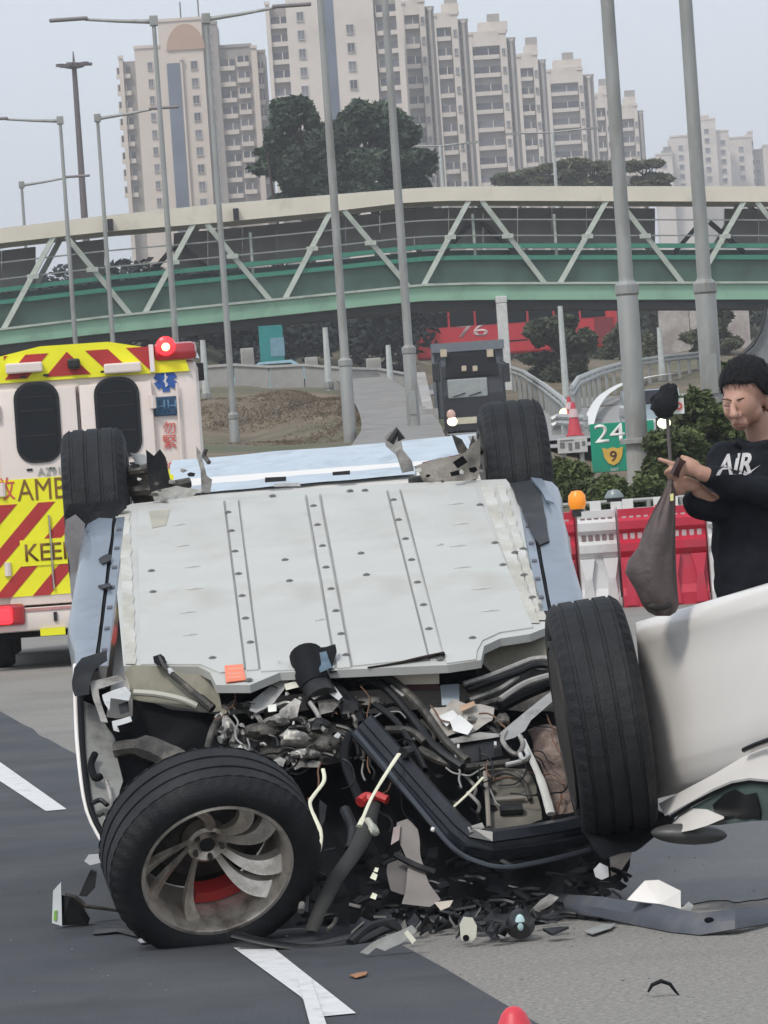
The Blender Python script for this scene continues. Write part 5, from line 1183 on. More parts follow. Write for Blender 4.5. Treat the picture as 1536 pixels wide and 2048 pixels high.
mp([(250,1344,.06),(262,1330,.02),(398,1333,0),(425,1350,.0),(438,1385,.05),(445,1420,.1),(400,1425,.12),(330,1408,.12),(262,1398,.12)], beige, 'wheel_arch_floor', .02, 0, .008, 9, 3, smooth=True)
mt([(268,1385,.05),(310,1388,.04),(360,1398,.05),(395,1412,.07)], .012, mk('pale arch lip', (.45,.44,.37), .5), 'arch_lip')
mp([(262,1400,.1),(400,1425,.12),(450,1425,.14),(440,1500,.25),(340,1530,.3),(262,1480,.25)], blk, 'arch_liner', .02, .03, .015, 10, 3)
mt([(230,1500,.1),(290,1495,.05),(350,1520,.0),(400,1560,.0)], [.03,.045,.05,.05,.04], grime, 'lower_arm', off=.02)
mt([(318,1315,-.03),(332,1338,-.03),(372,1372,0),(402,1398,.0),(425,1418,.02)], [.011,.011,.012,.018,.018], grime, 'steering_rod'); mp([(306,1312),(320,1306),(328,1312),(332,1325),(315,1330),(308,1325)], matte_black, 'rod_end', .04, -.05, .008, 11)
mt([(338,1340,-.03),(345,1348,-.03)], .011, alu_b, 'rod_collar')
mt([(412,1508,.0),(425,1460,-.02),(445,1430,-.02),(470,1405,.0)], .013, grime, 'brake_hose'); mt([(448,1440,-.02),(452,1470,-.02),(440,1480,-.02)], [.009,.013,.016], alu_b, 'ball_joint')
# central castings
mp([(440,1480),(470,1450),(520,1440),(560,1420),(620,1440),(700,1455),(690,1520),(620,1530),(560,1520),(480,1510)], grime, 'steering_rack_housing', .1, .05, .03, 12, 3, smooth=True)
mp([(505,1400),(540,1370),(560,1345),(590,1330),(600,1342),(575,1370),(548,1405),(512,1425),(498,1420)], alu_b, 'bracket', .03, -.06, .012, 13)
mp([(535,1365),(548,1342),(572,1345),(566,1368),(548,1378)], alu_b, 'bracket', .02, -.04, .006, 14); mp([(555,1320),(575,1330),(598,1312),(606,1328),(616,1352),(600,1368),(586,1350),(570,1345)], alu_b, 'mounting_plate', .02, -.1, .008, 15)
for x, y in ((590,1332),(600,1352)): mt([(x,y,-.13),(x+4,y,-.13)], .008, blk, 'bolt_hole')
mp([(535,1410),(552,1408),(552,1422),(536,1424)], mk('white clip', (.7,.7,.64), .5), 'clip', .015, -.09, .002, 16)
mp([(568,1368),(596,1360),(598,1374),(572,1380)], mk('cream clip', (.6,.58,.48), .5), 'clip', .015, -.09, .002, 17)
mp([(560,1420,-.05),(590,1395,-.08),(602,1400,-.08),(596,1430,-.05),(555,1442,-.04)], alu, 'casting', .05, -.03, .012, 18, smooth=True)
mt([(628,1362,-.1),(645,1400,-.08)], [.055,.062], blk_s, 'motor_collar', n=16, curve=False)
mt([(612,1310,-.14),(624,1352,-.12),(632,1372,-.1)], [.062,.062,.058], matte_black, 'steering_motor', n=18, curve=False)
mp([(628,1308),(652,1302),(664,1335),(640,1345)], blue_m, 'motor_label', .01, -.205, .002, 19)
mp([(602,1308),(618,1296),(650,1294),(668,1288),(672,1305),(668,1330),(675,1345),(660,1350),(655,1310),(620,1308)], matte_black, 'torn_cover', .03, -.17, .012, 20)
mp([(618,1390),(640,1372),(668,1372),(686,1395),(678,1402),(655,1385),(630,1398)], alu_b, 'bright_bracket', .02, -.12, .006, 21)
mp([(628,1395),(655,1384),(682,1400),(665,1425),(640,1430)], alu, 'casting', .06, -.08, .01, 22, smooth=True)
mt([(620,1405,-.1),(636,1430,-.1),(644,1455,-.1),(652,1462,-.1)], [.009,.009,.009,.013], alu, 'small_rod'); mt([(598,1500,0),(582,1512,0),(572,1525,-.02)], .012, alu, 'bracket'); mp([(545,1522),(560,1514),(572,1520),(566,1535),(550,1532)], alu, 'bolt_head', .02, -.04, .004, 23)
mp([(575,1505),(600,1515),(640,1522),(640,1534),(602,1534),(590,1540)], alu, 'bracket', .02, -.03, .006, 24)
rndc = random.Random(99)
for k in range(70):
    x = rndc.uniform(430,730); y = rndc.uniform(1395,1540) if x < 640 else rndc.uniform(1370,1500); r0 = rndc.uniform(5,20); a0 = rndc.uniform(0,6.28)
    if rndc.random() < .55:
        mp([(x+r0*rndc.uniform(.4,1)*math.cos(a0+j*1.25), y+r0*.7*rndc.uniform(.4,1)*math.sin(a0+j*1.25)) for j in range(5)], rndc.choice([grime,grime,alu,blk_s,blk,alu]), 'bracket', .02, rndc.uniform(-.06,.05), .008, k, 1)
    else:
        a = rndc.uniform(-.9,.9); mt([(x,y),(x+r0*2*math.cos(a),y+r0*2*math.sin(a)+4),(x+r0*3.2*math.cos(a+.4),y+r0*3.2*math.sin(a+.4))], rndc.uniform(.004,.012), rndc.choice([blk_s,grime,blk_s,alu]), 'hose', off=rndc.uniform(-.06,.03), n=6)
for k in range(50):
    x = rndc.uniform(425,720); y = rndc.uniform(1385,1535); r0 = rndc.uniform(4,11); a0 = rndc.uniform(0,6.28)
    mt_c = rndc.choice([alu,alu,alu_b,grime,mk('dull tan metal', (.2,.175,.14), .6, .3, var=.3)])
    if rndc.random() < .5: mp([(x+r0*rndc.uniform(.3,1)*math.cos(a0+j*1.25), y+r0*rndc.uniform(.3,1)*math.sin(a0+j*1.25)) for j in range(5)], mt_c, 'bracket', .02, rndc.uniform(-.09,-.02), .006, k+700, 1)
    else: a = rndc.uniform(-2.2,.6); mt([(x,y),(x+r0*1.6*math.cos(a),y+r0*1.6*math.sin(a)),(x+r0*3*math.cos(a+.5),y+r0*3*math.sin(a+.5))], rndc.uniform(.0025,.006), rndc.choice([grime,alu,blk_s,grime]), 'bent_rod', off=rndc.uniform(-.1,-.03), n=6)
for (x, y, rx, ry, mt_c, of) in ((520,1462,34,16,grime,-.03),(590,1478,30,18,alu,-.05),(655,1490,26,20,grime,-.04),(560,1440,20,13,alu,-.07),(480,1500,26,12,grime,-.02),(640,1452,20,16,blk_s,-.08),(700,1420,22,20,blk_s,-.06),(612,1508,30,10,alu,-.05),(455,1460,12,22,alu,-.03),(740,1405,30,12,grime,-.03),(1005,1440,16,14,grime,-.05),(935,1440,22,12,alu,-.02)):
    mb = MB(); mb.sphere(Vector((0,0,0)), 1, 16, 10); cc = M(x, y, of); vv_ = []
    for v in mb.v:
        k_ = 1+.35*noise.noise(v*1.7+cc*9)+.12*noise.noise(v*5+cc*3); vv_.append(cc+Rt*v.x*rx/570*k_+Up*v.z*ry/570*k_+Fw*v.y*.035*k_)
    mb.v = vv_; part('casting', mb, mt_c, smooth=True)
wire_m = [matte_black, blk_s, mk('wire brown', (.14,.07,.04), .5), mk('wire grey', (.25,.25,.24), .5), blk_s]
for k in range(46):
    x = rndc.uniform(440,1150); y = rndc.uniform(1370,1600); pts = [(x,y)]
    a = rndc.uniform(.2,1.6)
    for q_ in range(5): a += rndc.uniform(-.9,.9); x += 17*math.cos(a); y += 17*math.sin(a); pts.append((x,y))
    mt(pts, rndc.uniform(.0022,.004), wire_m[k % 5] if k % 7 else wire_m[2], 'wire', off=rndc.uniform(-.08,.0), n=5)
# black subframe rails and hoses running down to the right
for pts, r, mt_ in (([(690,1352),(760,1368),(820,1430),(870,1495),(925,1535)], .017, blk_s), ([(700,1345),(770,1352),(840,1412),(890,1480),(935,1522)], .016, grime), ([(730,1395),(790,1440),(830,1500),(850,1540)], .012, blk_s),
                    ([(655,1365),(700,1400),(725,1450)], .02, matte_black), ([(700,1470),(690,1520),(720,1600)], .018, matte_black), ([(770,1460),(820,1462),(850,1485)], .015, grime)):
    mt(pts, r, mt_, 'hose', off=-.05)
mt([(782,1372,-.05),(808,1393,-.05)], .006, alu_b, 'hose_clamp', curve=False)
mp([(745,1348),(778,1340),(880,1335),(885,1345),(780,1350)], mk('cream paint dull', (.55,.48,.4), .6), 'cream_strip', .03, -.02, .003, 25)
a, b = M(782,1344,-.05), M(878,1342,-.05); mb = MB(); mb.beam(a-Up*.016, b-Up*.016, .035, .06, up=Up); part('control_box', mb, cream_box, label='cream rectangular box')
mb = MB(); mb.beam(a-Up*.040, b-Up*.040, .004, .06, up=Up); part('box_edge', mb, mk('dark maroon', (.08,.02,.02), .6))
mp([(880,1370),(918,1368),(918,1408),(884,1410)], mk('pale blue plate', (.35,.4,.44), .4), 'pale_plate', .02, -.01, .003, 26)
mp([(925,1372),(945,1362),(960,1385),(945,1400)], grime, 'bracket', .03, .0, .006, 27)
mp([(845,1430),(862,1415),(890,1418),(905,1405),(930,1412),(960,1410),(990,1415),(985,1445),(940,1468),(890,1475),(862,1455)], mk('crumpled pale foil', (.42,.39,.35), .5, .3, var=.2, scale=15), 'heat_shield', .01, -.03, .022, 28, 3)
mp([(898,1442),(918,1430),(946,1452),(935,1468),(905,1462)], mk('white plastic', (.68,.68,.66), .4), 'white_cover', .02, -.08, .008, 29); mp([(875,1432),(905,1420),(915,1432),(890,1452)], mk('white plastic', (.68,.68,.66), .4), 'white_cover', .015, -.07, .012, 30)
mp([(918,1412),(948,1402),(950,1410),(922,1422)], mk('tan clip', (.45,.3,.2), .5), 'clip', .01, -.08, .004, 31)
mp([(868,1490),(905,1475),(985,1462),(1000,1475),(1008,1512),(950,1522),(905,1522),(880,1510)], blk_s, 'mounting_plate', .03, -.03, .005, 32)
mp([(880,1484),(960,1464),(998,1468),(1000,1474),(905,1488)], alu, 'plate_lip', .02, -.05, .003, 33)
for x, y in ((914,1495),(988,1490)): mt([(x,y,-.07),(x+5,y,-.07)], .013, alu_b, 'bolt_head', curve=False)
mt([(928,1535),(980,1530),(1020,1525)], .014, grime, 'cross_tube', off=-.02); mt([(840,1500),(880,1520),(930,1535)], .018, grime, 'cross_tube', off=-.02)
# front right arch and control arms
mp([(968,1292,0),(1000,1277,0),(1092,1262,0),(1100,1310,.08),(1040,1328,.1),(985,1345,.1),(965,1325,.03)], beige, 'wheel_arch_floor', .02, 0, .008, 34, 3, smooth=True)
mp([(965,1325,.05),(1090,1310,.1),(1150,1360,.2),(1130,1430,.25),(1000,1420,.25),(930,1370,.15)], grime, 'arch_liner', .02, .05, .015, 35, 3)
mt([(928,1368),(980,1352),(1030,1332),(1070,1318),(1115,1318),(1140,1325)], .011, alu, 'upper_arm', off=-.04); mt([(935,1380),(985,1362),(1035,1345),(1075,1330),(1120,1335)], .013, blk_s, 'upper_arm', off=-.03)
mt([(940,1400),(1000,1378),(1035,1352)], .01, alu, 'link'); mt([(960,1412),(1010,1395),(1060,1372)], .012, grime, 'link'); mt([(1000,1400),(1050,1368),(1110,1350),(1140,1346)], .014, alu, 'lower_arm', off=-.05); mt([(1000,1415),(1060,1385),(1120,1362),(1145,1358)], .02, blk, 'lower_arm', off=-.02)
mp([(1128,1362),(1142,1370),(1118,1392),(1085,1420),(1062,1440),(1050,1462),(1030,1475),(1012,1480),(1000,1468),(1025,1445),(1070,1410)], mk('pale cast arm', (.36,.36,.35), .5, .4, var=.2, scale=10, dirt=(.15,.14,.13), dscale=9), 'cast_arm', .035, -.12, .004, 36, smooth=True)
mt([(1012,1462,-.12),(1005,1480,-.12),(1018,1500,-.12),(1035,1508,-.12),(1046,1490,-.12),(1040,1472,-.12)], .009, alu, 'fork_eye'); mt([(1046,1480,-.1),(1062,1515,-.12),(1082,1560,-.12),(1096,1605,-.12),(1102,1628,-.12)], [.011,.013,.016,.017,.016], mk('pale strut', (.55,.54,.5), .5, .2, var=.1, scale=8), 'strut', flat=.6)
mt([(1012,1530,-.12),(1035,1525,-.12),(1058,1518,-.12)], .009, alu_b, 'bolt'); mt([(1040,1508,-.14),(1046,1520,-.14),(1056,1512,-.14),(1052,1500,-.14)], .009, alu_b, 'eye_bolt')
mp([(1058,1468),(1100,1455),(1135,1460),(1150,1500),(1158,1560),(1165,1620),(1105,1635),(1095,1580),(1075,1520)], rust, 'radiator', .06, .0, .02, 37, 3)
mt([(1135,1465),(1150,1520),(1160,1580),(1185,1655)], .009, mk('pale edge strip', (.5,.47,.36), .6), 'edge_strip', off=-.05, flat=.5)
mp([(965,1545),(985,1535),(1050,1540),(1072,1570),(1085,1640),(1040,1655),(975,1665),(972,1600)], mk('dusty duct', (.13,.12,.1), .8, var=.3, scale=6, dirt=(.2,.18,.15), dscale=5), 'air_duct', .05, .03, .008, 38, 2)
mt([(975,1560,-.0),(1010,1545,-.0),(1045,1560,-.0),(1060,1600,-.0)], .008, grime, 'duct_rim'); mt([(990,1600),(1050,1596)], .009, mk('dusty rib', (.22,.2,.17), .8), 'duct_rib', off=0); mt([(1000,1620),(1045,1618)], .02, blk_s, 'duct_opening', off=0)
mt([(970,1545),(975,1600),(978,1655)], .009, mk('dusty rib', (.22,.2,.17), .8), 'duct_rib', off=-.02)
# bumper beam: two straight runs joined at a bend
def beam_run(px, name):
    q = [M(x, y, o) for x, y, o in px]; rowsb = []
    secs = [(-.045,.05),(-.04,.0),(-.012,-.012),(-.006,.004),(.012,.004),(.018,-.014),(.045,.0),(.052,.05)]
    vs = []
    for i, p in enumerate(q):
        t = (q[min(i+1,len(q)-1)]-q[max(i-1,0)]).normalized(); side = t.cross(Fw).normalized()
        if side.z < 0: side = -side
        for s_, dd in secs: vs.append(p-side*s_*1.12+Fw*dd*1.3)
    K = len(secs); fs = [(i*K+k, i*K+k+1, (i+1)*K+k+1, (i+1)*K+k) for i in range(len(q)-1) for k in range(K-1)]+[(i*K, (i+1)*K, (i+1)*K+K-1, i*K+K-1) for i in range(len(q)-1)]
    fs += [tuple(range(K)), tuple((len(q)-1)*K+k for k in range(K))]
    mb = MB(); mb.add(vs, fs); return part(name, mb, beam_m)
beam_run([(722,1448,-.16),(790,1525,-.2),(860,1605,-.22),(905,1655,-.24),(935,1680,-.25),(985,1690,-.25),(1060,1680,-.23),(1130,1668,-.2),(1188,1655,-.17)], 'bumper_beam')
mt([(712,1465,-.15),(780,1545,-.18),(850,1630,-.2),(905,1695,-.2),(950,1722,-.2),(1010,1735,-.2),(1090,1722,-.18),(1180,1700,-.12)], .010, mk('beam lip', (.03,.036,.045), .3), 'lower_lip', n=8)
mt([(806,1506,-.28),(820,1502,-.25)], .02, blk_s, 'clip'); mt([(863,1658,-.3),(869,1660,-.3)], .008, mk('white clip', (.7,.7,.64), .5), 'clip'); 
mp([(935,1655),(965,1645),(970,1655),(940,1666)], alu, 'clip', .02, -.3, .003, 40)
# pale straps
mt([(646,1538,-.12),(648,1562,-.12),(628,1590,-.13),(620,1606,-.14),(628,1632,-.14),(642,1665,-.15),(640,1695,-.15),(632,1712,-.15)], [.007,.007,.0075,.006,.008,.006,.007,.009], strap_m, 'strap', flat=.5)
mt([(798,1508,-.3),(780,1535,-.3),(758,1570,-.3),(740,1602,-.3),(724,1640,-.3),(718,1652,-.3)], [.009,.008,.007,.007,.011,.013], strap_m, 'strap', flat=.5)
mt([(966,1555,-.1),(935,1588,-.1),(900,1620,-.1)], .0065, strap_m, 'strap', flat=.5); mt([(838,1352,-.1)], .001, strap_m, 'strap') if False else None
mt([(720,1605,-.12),(732,1595,-.12),(745,1600,-.12)], .02, red_cal, 'red_connector'); mt([(752,1590,-.1),(775,1600,-.1)], .016, red_cal, 'red_connector')
# lower dark mass: trims, hoses, brackets
mt([(745,1610,-.1),(735,1650,-.12),(712,1700,-.14),(670,1760,-.14),(640,1820,-.12),(622,1865,-.1)], [.028,.034,.032,.03,.026,.02], mk('dusty black duct', (.022,.022,.02), .7, var=.4, scale=9), 'curved_duct', n=10, flat=.5)
mt([(690,1620,-.08),(706,1660,-.1),(700,1700,-.1)], .02, blk_s, 'hose'); mt([(600,1700,-.1),(612,1760,-.1),(610,1830,-.1)], .016, blk_s, 'hose'); mt([(604,1808,-.14),(602,1822,-.14)], .012, alu, 'hose_end')
mt([(470,1872,-.2),(540,1888,-.22),(620,1898,-.22),(700,1888,-.22),(760,1862,-.2),(800,1850,-.2)], .03, blk_s, 'wheel_arch_trim', n=10, flat=.5); mt([(700,1888,-.25),(740,1855,-.22),(790,1845,-.2)], .018, blk_s, 'wheel_arch_trim')
mt([(655,1860,-.2),(668,1848,-.2),(672,1838,-.2)], .008, grime, 'clip')
mp([(795,1645),(815,1638),(835,1660),(845,1720),(858,1765),(880,1800),(860,1812),(805,1808),(815,1760),(818,1720),(800,1690)], mk('dusty pink grey plate', (.2,.18,.165), .8, var=.2, scale=6), 'bent_plate', .015, -.1, .01, 41, 3)
mp([(775,1720),(800,1700),(815,1740),(812,1790),(780,1780),(775,1750)], mk('dusty dull plate', (.10,.09,.085), .8, var=.3), 'bent_plate', .015, -.05, .01, 42); mp([(640,1600),(655,1612),(650,1640),(640,1660)], blk_s, 'bracket', .02, 0, .005, 43)
mt([(790,1710,-.14),(830,1730,-.14),(870,1745,-.12)], .012, blk_s, 'cable'); mt([(735,1640,-.16),(745,1655,-.16),(752,1668,-.16)], [.012,.016,.008], mk('pale clip', (.45,.45,.38), .6), 'clip')
for x, y, r0 in ((748,1752,8),(748,1792,7),(752,1740,5)): mp([(x-r0,y+3),(x-2,y-r0),(x+r0,y-3),(x+r0*.5,y+r0)], mk('pale clip bright', (.65,.65,.5), .5), 'clip', .012, -.14, .003, x)
mp([(786,1655),(800,1650),(798,1680),(782,1690)], mk('dusty pink', (.3,.24,.23), .8), 'clip', .012, -.13, .004, 44)
for k in range(120):
    x = rndc.uniform(610,1240); y = rndc.uniform(1700,1862); r0 = rndc.uniform(6,26); a0 = rndc.uniform(0,6.28)
    if y > 1800 and x < 640: continue
    if rndc.random() < .6: mp([(x+r0*rndc.uniform(.4,1.2)*math.cos(a0+j*1.25), y+r0*.6*rndc.uniform(.4,1)*math.sin(a0+j*1.25)) for j in range(5)], rndc.choice([blk_s,blk,blk,matte_black,matte_black,blk]), 'plastic_fragment', .02, rndc.uniform(-.1,.1), .01, k, 1)
    else: a = rndc.uniform(-.9,.9); mt([(x,y),(x+r0*1.5*math.cos(a),y+r0*math.sin(a)+4),(x+r0*2.6*math.cos(a+.4),y+r0*1.6*math.sin(a+.4))], rndc.uniform(.004,.014), rndc.choice([blk_s,matte_black,blk_s]), 'hose', off=rndc.uniform(-.08,.04), n=6)
# region between the beam and the sill: hanging odds and ends
for k in range(60):
    x = rndc.uniform(730,1010); y = rndc.uniform(1400,1640); 
    if (y-1448) > (x-722)*1.05-20: continue
    r0 = rndc.uniform(5,18); a0 = rndc.uniform(0,6.28)
    if rndc.random() < .5: mp([(x+r0*rndc.uniform(.4,1)*math.cos(a0+j*1.25), y+r0*.7*rndc.uniform(.4,1)*math.sin(a0+j*1.25)) for j in range(5)], rndc.choice([grime,alu,blk_s,blk,blk_s]), 'bracket', .02, rndc.uniform(.0,.12), .008, k+300, 1)
    else: a = rndc.uniform(-.9,.9); mt([(x,y),(x+r0*2*math.cos(a),y+r0*2*math.sin(a)+4),(x+r0*3*math.cos(a+.4),y+r0*3*math.sin(a+.4))], rndc.uniform(.004,.012), rndc.choice([blk_s,grime,blk_s,alu]), 'hose', off=rndc.uniform(0,.1), n=6)
# black shroud under the right wheel
mp([(1175,1560,.1),(1200,1640,0),(1310,1610,0),(1345,1640,0),(1330,1668,0),(1270,1700,-.05),(1200,1715,-.05),(1165,1660,0)], blk, 'wheel_arch_shroud', .1, -.25, .02, 45, 3)

# ---- the open door hanging to the right
def DD(x): return 17.45-(x-1270)/266*1.05
def door_rows(rows, x0, x1, n, name, mat, parent, th_=.03, smooth='all'):
    vs = []; 
    for ya, yb_, off in rows:
        for i in range(n+1):
            t = i/n; x = x0+(x1-x0)*t; xa = x+(ya-1250)*.07*(1-t)
            vs.append(P(xa, ya+(yb_-ya)*t, DD(x)+off))
    K = n+1; fs = [(r*K+i, r*K+i+1, (r+1)*K+i+1, (r+1)*K+i) for r in range(len(rows)-1) for i in range(n)]
    m0 = len(vs); back = [v+Fw*th_+(Up*-.0) for v in vs]; R_ = len(rows)
    fs += [tuple(j+m0 for j in f) for f in fs]
    per = [i for i in range(n+1)]+[r*K+n for r in range(1,R_)]+[(R_-1)*K+i for i in range(n-1,-1,-1)]+[r*K for r in range(R_-2,0,-1)]
    for a, b in zip(per, per[1:]+per[:1]): fs.append((a, b, b+m0, a+m0))
    mb = MB(); mb.add(vs+back, fs); return part(name, mb, mat, parent, smooth=smooth)
door = door_rows([(1245,1100,.10),(1249,1104,.06),(1262,1120,.02),(1284,1146,-.012),(1293,1157,.0),(1360,1225,-.04),(1430,1300,-.072),(1490,1365,-.095),(1530,1406,-.108),(1540,1416,-.098),(1560,1436,-.075),(1585,1462,-.04),(1602,1482,.01)], 1272, 1760, 16, 'door', body_w, car)
door['label'] = 'white front door hanging open on the right'
mt_ = lambda pts, r, mat, name, **k: part(name, MB().tube([P(x, y, DD(x)+o) for x, y, o in pts], r, 8, k.get('flat', 1)), mat, door, smooth=True)
mt_([(1488,1500,-.09),(1496,1496,-.1),(1520,1486,-.11),(1560,1472,-.12),(1600,1458,-.12)], .009, black, 'door_handle')
def quadstrip(up_, lo_, offu, offl, name, mat, parent, th_=.02):
    vs = [P(x, y, DD(x)+offu) for x, y in up_]+[P(x, y, DD(x)+offl) for x, y in lo_]; n = len(up_)
    fs = [(i, i+1, n+i+1, n+i) for i in range(n-1)]; vs2 = [v+Fw*th_ for v in vs]; m0 = 2*n
    fs += [tuple(j+m0 for j in f) for f in fs]; per = list(range(n))+list(range(2*n-1, n-1, -1))
    for a, b in zip(per, per[1:]+per[:1]): fs.append((a, b, b+m0, a+m0))
    mb = MB(); mb.add(vs+vs2, fs); return part(name, mb, mat, parent, smooth=True)
quadstrip([(1318,1608),(1370,1580),(1430,1548),(1480,1518),(1536,1488),(1620,1452),(1740,1405)], [(1330,1632),(1380,1604),(1425,1578),(1462,1562),(1500,1556),(1560,1562),(1740,1600)], -.03, -.12, 'door_shoulder', body_w, door)
quadstrip([(1340,1632),(1382,1606),(1428,1582),(1464,1567),(1500,1561),(1560,1567),(1740,1605)], [(1345,1638),(1384,1613),(1430,1589),(1465,1573),(1500,1567),(1560,1573),(1740,1611)], -.08, -.09, 'window_trim', matte_black, door)
gl = quadstrip([(1352,1638),(1386,1613),(1430,1589),(1465,1573),(1500,1567),(1560,1573),(1740,1611)], [(1360,1650),(1395,1652),(1440,1650),(1480,1645),(1510,1642),(1560,1640),(1740,1650)], -.07, -.04, 'door_glass', mk('green tinted glass', (.10,.135,.125), .08, var=.2, scale=4), door)
quadstrip([(1425,1610),(1448,1588),(1470,1578),(1490,1590),(1512,1585),(1520,1620)], [(1430,1632),(1450,1640),(1470,1636),(1490,1640),(1505,1636),(1520,1640)], -.078, -.05, 'seat_behind_glass', blk_s, gl, .004)
mb = MB(); mb.sphere(P(1378,1668,DD(1378)-.06), 1, 24, 14, sc=(.13,.06,.036), R=Matrix.Rotation(.10,3,'Y')); mi = part('door_mirror', mb, mk('mirror housing dark', (.06,.06,.058), .45), door, smooth='all')
quadstrip([(1346,1646),(1360,1628),(1384,1614),(1412,1618),(1448,1633)], [(1344,1666),(1364,1664),(1385,1660),(1412,1652),(1448,1637)], -.06, -.18, 'mirror_cap', body_w, mi)

door_shade = mk('asphalt in door shade', (.06,.064,.064), .45, var=.3, scale=30, bump=.4, bscale=200, dirt=(.1,.1,.095), dscale=3, dlo=.5, dhi=.75)  # dark asphalt tone; the shade under the door is put into its colour
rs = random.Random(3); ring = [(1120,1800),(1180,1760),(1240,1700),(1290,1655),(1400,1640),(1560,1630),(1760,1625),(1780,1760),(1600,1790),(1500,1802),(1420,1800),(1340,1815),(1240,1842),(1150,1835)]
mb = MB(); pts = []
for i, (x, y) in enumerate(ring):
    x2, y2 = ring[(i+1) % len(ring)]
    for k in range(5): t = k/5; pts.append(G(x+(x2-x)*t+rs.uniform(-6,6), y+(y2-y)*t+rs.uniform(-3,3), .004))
mb.add(pts, [tuple(range(len(pts)))]); obj('door_shade_patch', mb, door_shade, kind='structure')

# ================================================================ LOOSE DEBRIS
def loose(name, pts, mat, label, cat, z=0., th_=.012, amp=.01, cuts=2, seed=0, lift=None, extra=None, smooth=False):
    q = [G(x, y, (lift[i] if lift else 0)+z+.012) if not (lift and isinstance(lift[i], tuple)) else P(x, y, lift[i][0]) for i, (x, y) in enumerate(pts)]
    mb = crumple(q, th_, amp, cuts, 8, seed, Vector((0,.3,-1)))
    for v in mb.v: v.z = max(v.z, .009)
    o = obj(name, mb, mat, smooth=smooth); return tag(o, label, cat)
def upright(name, pts, d, mat, label, cat, th_=.015, amp=.01, cuts=2, seed=0):
    q = [P(x, y, dd) for (x, y), dd in zip(pts, d if isinstance(d, list) else [d]*len(pts))]
    lo = min(v.z for v in q); q = [v-Vector((0,0,min(0,lo-.012))) for v in q]
    return tag(obj(name, crumple(q, th_, amp, cuts, 8, seed, Vector((0,1,.0))), mat), label, cat)
def gd(y, x): return 16000/(y-yh(x))/1.0
# long torn bumper strip
sp = [(1086,1788),(1130,1788),(1200,1793),(1270,1803),(1340,1815),(1400,1826),(1470,1817),(1580,1806)]; sl_ = [(1096,1816),(1140,1826),(1200,1834),(1270,1850),(1340,1864),(1400,1870),(1470,1858),(1580,1840)]
vs = []; 
for i, ((x, y), (x2, y2)) in enumerate(zip(sp, sl_)):
    d = gd(y2+ (10 if i in (1,2,6) else 0), x2); vs += [P(x, y, d+.10), P((x+x2)/2, (y+y2)/2+2, d+.015), P(x2, y2, d)]
n = len(sp); mb = MB(); mb.add(vs+[v+Vector((0,.03,-.006)) for v in vs], [(3*i+k, 3*i+k+1, 3*i+k+4, 3*i+k+3) for i in range(n-1) for k in range(2)]+[(3*n+3*i+k, 3*n+3*i+k+1, 3*n+3*i+k+4, 3*n+3*i+k+3) for i in range(n-1) for k in range(2)]+[(3*i, 3*i+3, 3*n+3*i+3, 3*n+3*i) for i in range(n-1)]+[(3*i+2, 3*i+5, 3*n+3*i+5, 3*n+3*i+2) for i in range(n-1)])
bs = obj('bumper_strip', mb, mk('slate grey plastic', (.075,.082,.10), .55, var=.1, scale=6, dirt=(.12,.12,.12), dscale=6), smooth=True); tag(bs, 'long slate grey bumper strip lying bent on the road at lower right', 'bumper piece')
mb = MB(); c_ = P(1418,1840,gd(1868,1418)-.0); mb.sphere(c_, .016, 10, 6, sc=(1,.4,.6)); obj('clip_hole', mb, blk, bs)
upright('body_shard', [(1254,1800),(1290,1762),(1318,1760),(1362,1782),(1362,1818),(1320,1808)], [16.7,16.75,16.75,16.7,16.62,16.6], body_w, 'cream white body shard standing on the grey bumper strip', 'car debris', seed=1, amp=.0025)
upright('body_shard', [(1222,1752),(1218,1705),(1240,1690),(1270,1684),(1262,1712),(1240,1745)], 17.2, mk('scuffed white', (.5,.46,.42), .5, dirt=(.3,.2,.15), dscale=12), 'scuffed pale shard leaning under the front right tyre', 'car debris', seed=2, amp=.006)
upright('lamp_shard', [(1184,1740),(1195,1724),(1212,1732),(1214,1752),(1200,1760),(1188,1755)], 17.15, mk('silver lamp', (.72,.72,.72), .2, .3), 'small silver lamp piece beside the black shroud of the right tyre', 'car debris', seed=3, amp=.012)
upright('metal_clip', [(1362,1818),(1375,1805),(1385,1812),(1375,1830),(1362,1826)], 16.6, alu_b, 'bright metal clip at the tip of the cream white shard', 'car debris', seed=4, amp=.008)
loose('plastic_sliver', [(1168,1862),(1200,1850),(1232,1846),(1222,1856),(1185,1868)], mk('grey sliver', (.3,.31,.3), .5), 'thin grey sliver below the left end of the bumper strip', 'car debris', seed=5, amp=.004)
# curved black scrap
tag(obj('rubber_scrap', MB().tube([P(x, y, gd(1990,1325)) for x, y in ((1296,1984),(1304,1970),(1322,1962),(1340,1968),(1352,1984),(1358,1990))], [.006,.012,.013,.011,.008,.004], 8, .5), matte_black, smooth=True), 'curled black rubber scrap alone on the grey road', 'rubber scrap')
loose('dry_leaf', [(697,1950),(715,1944),(735,1942),(730,1950),(712,1955)], mk('leaf orange brown', (.32,.15,.07), .8), 'small orange brown leaf on the dark road near the white dash', 'leaf', seed=6, amp=.006)
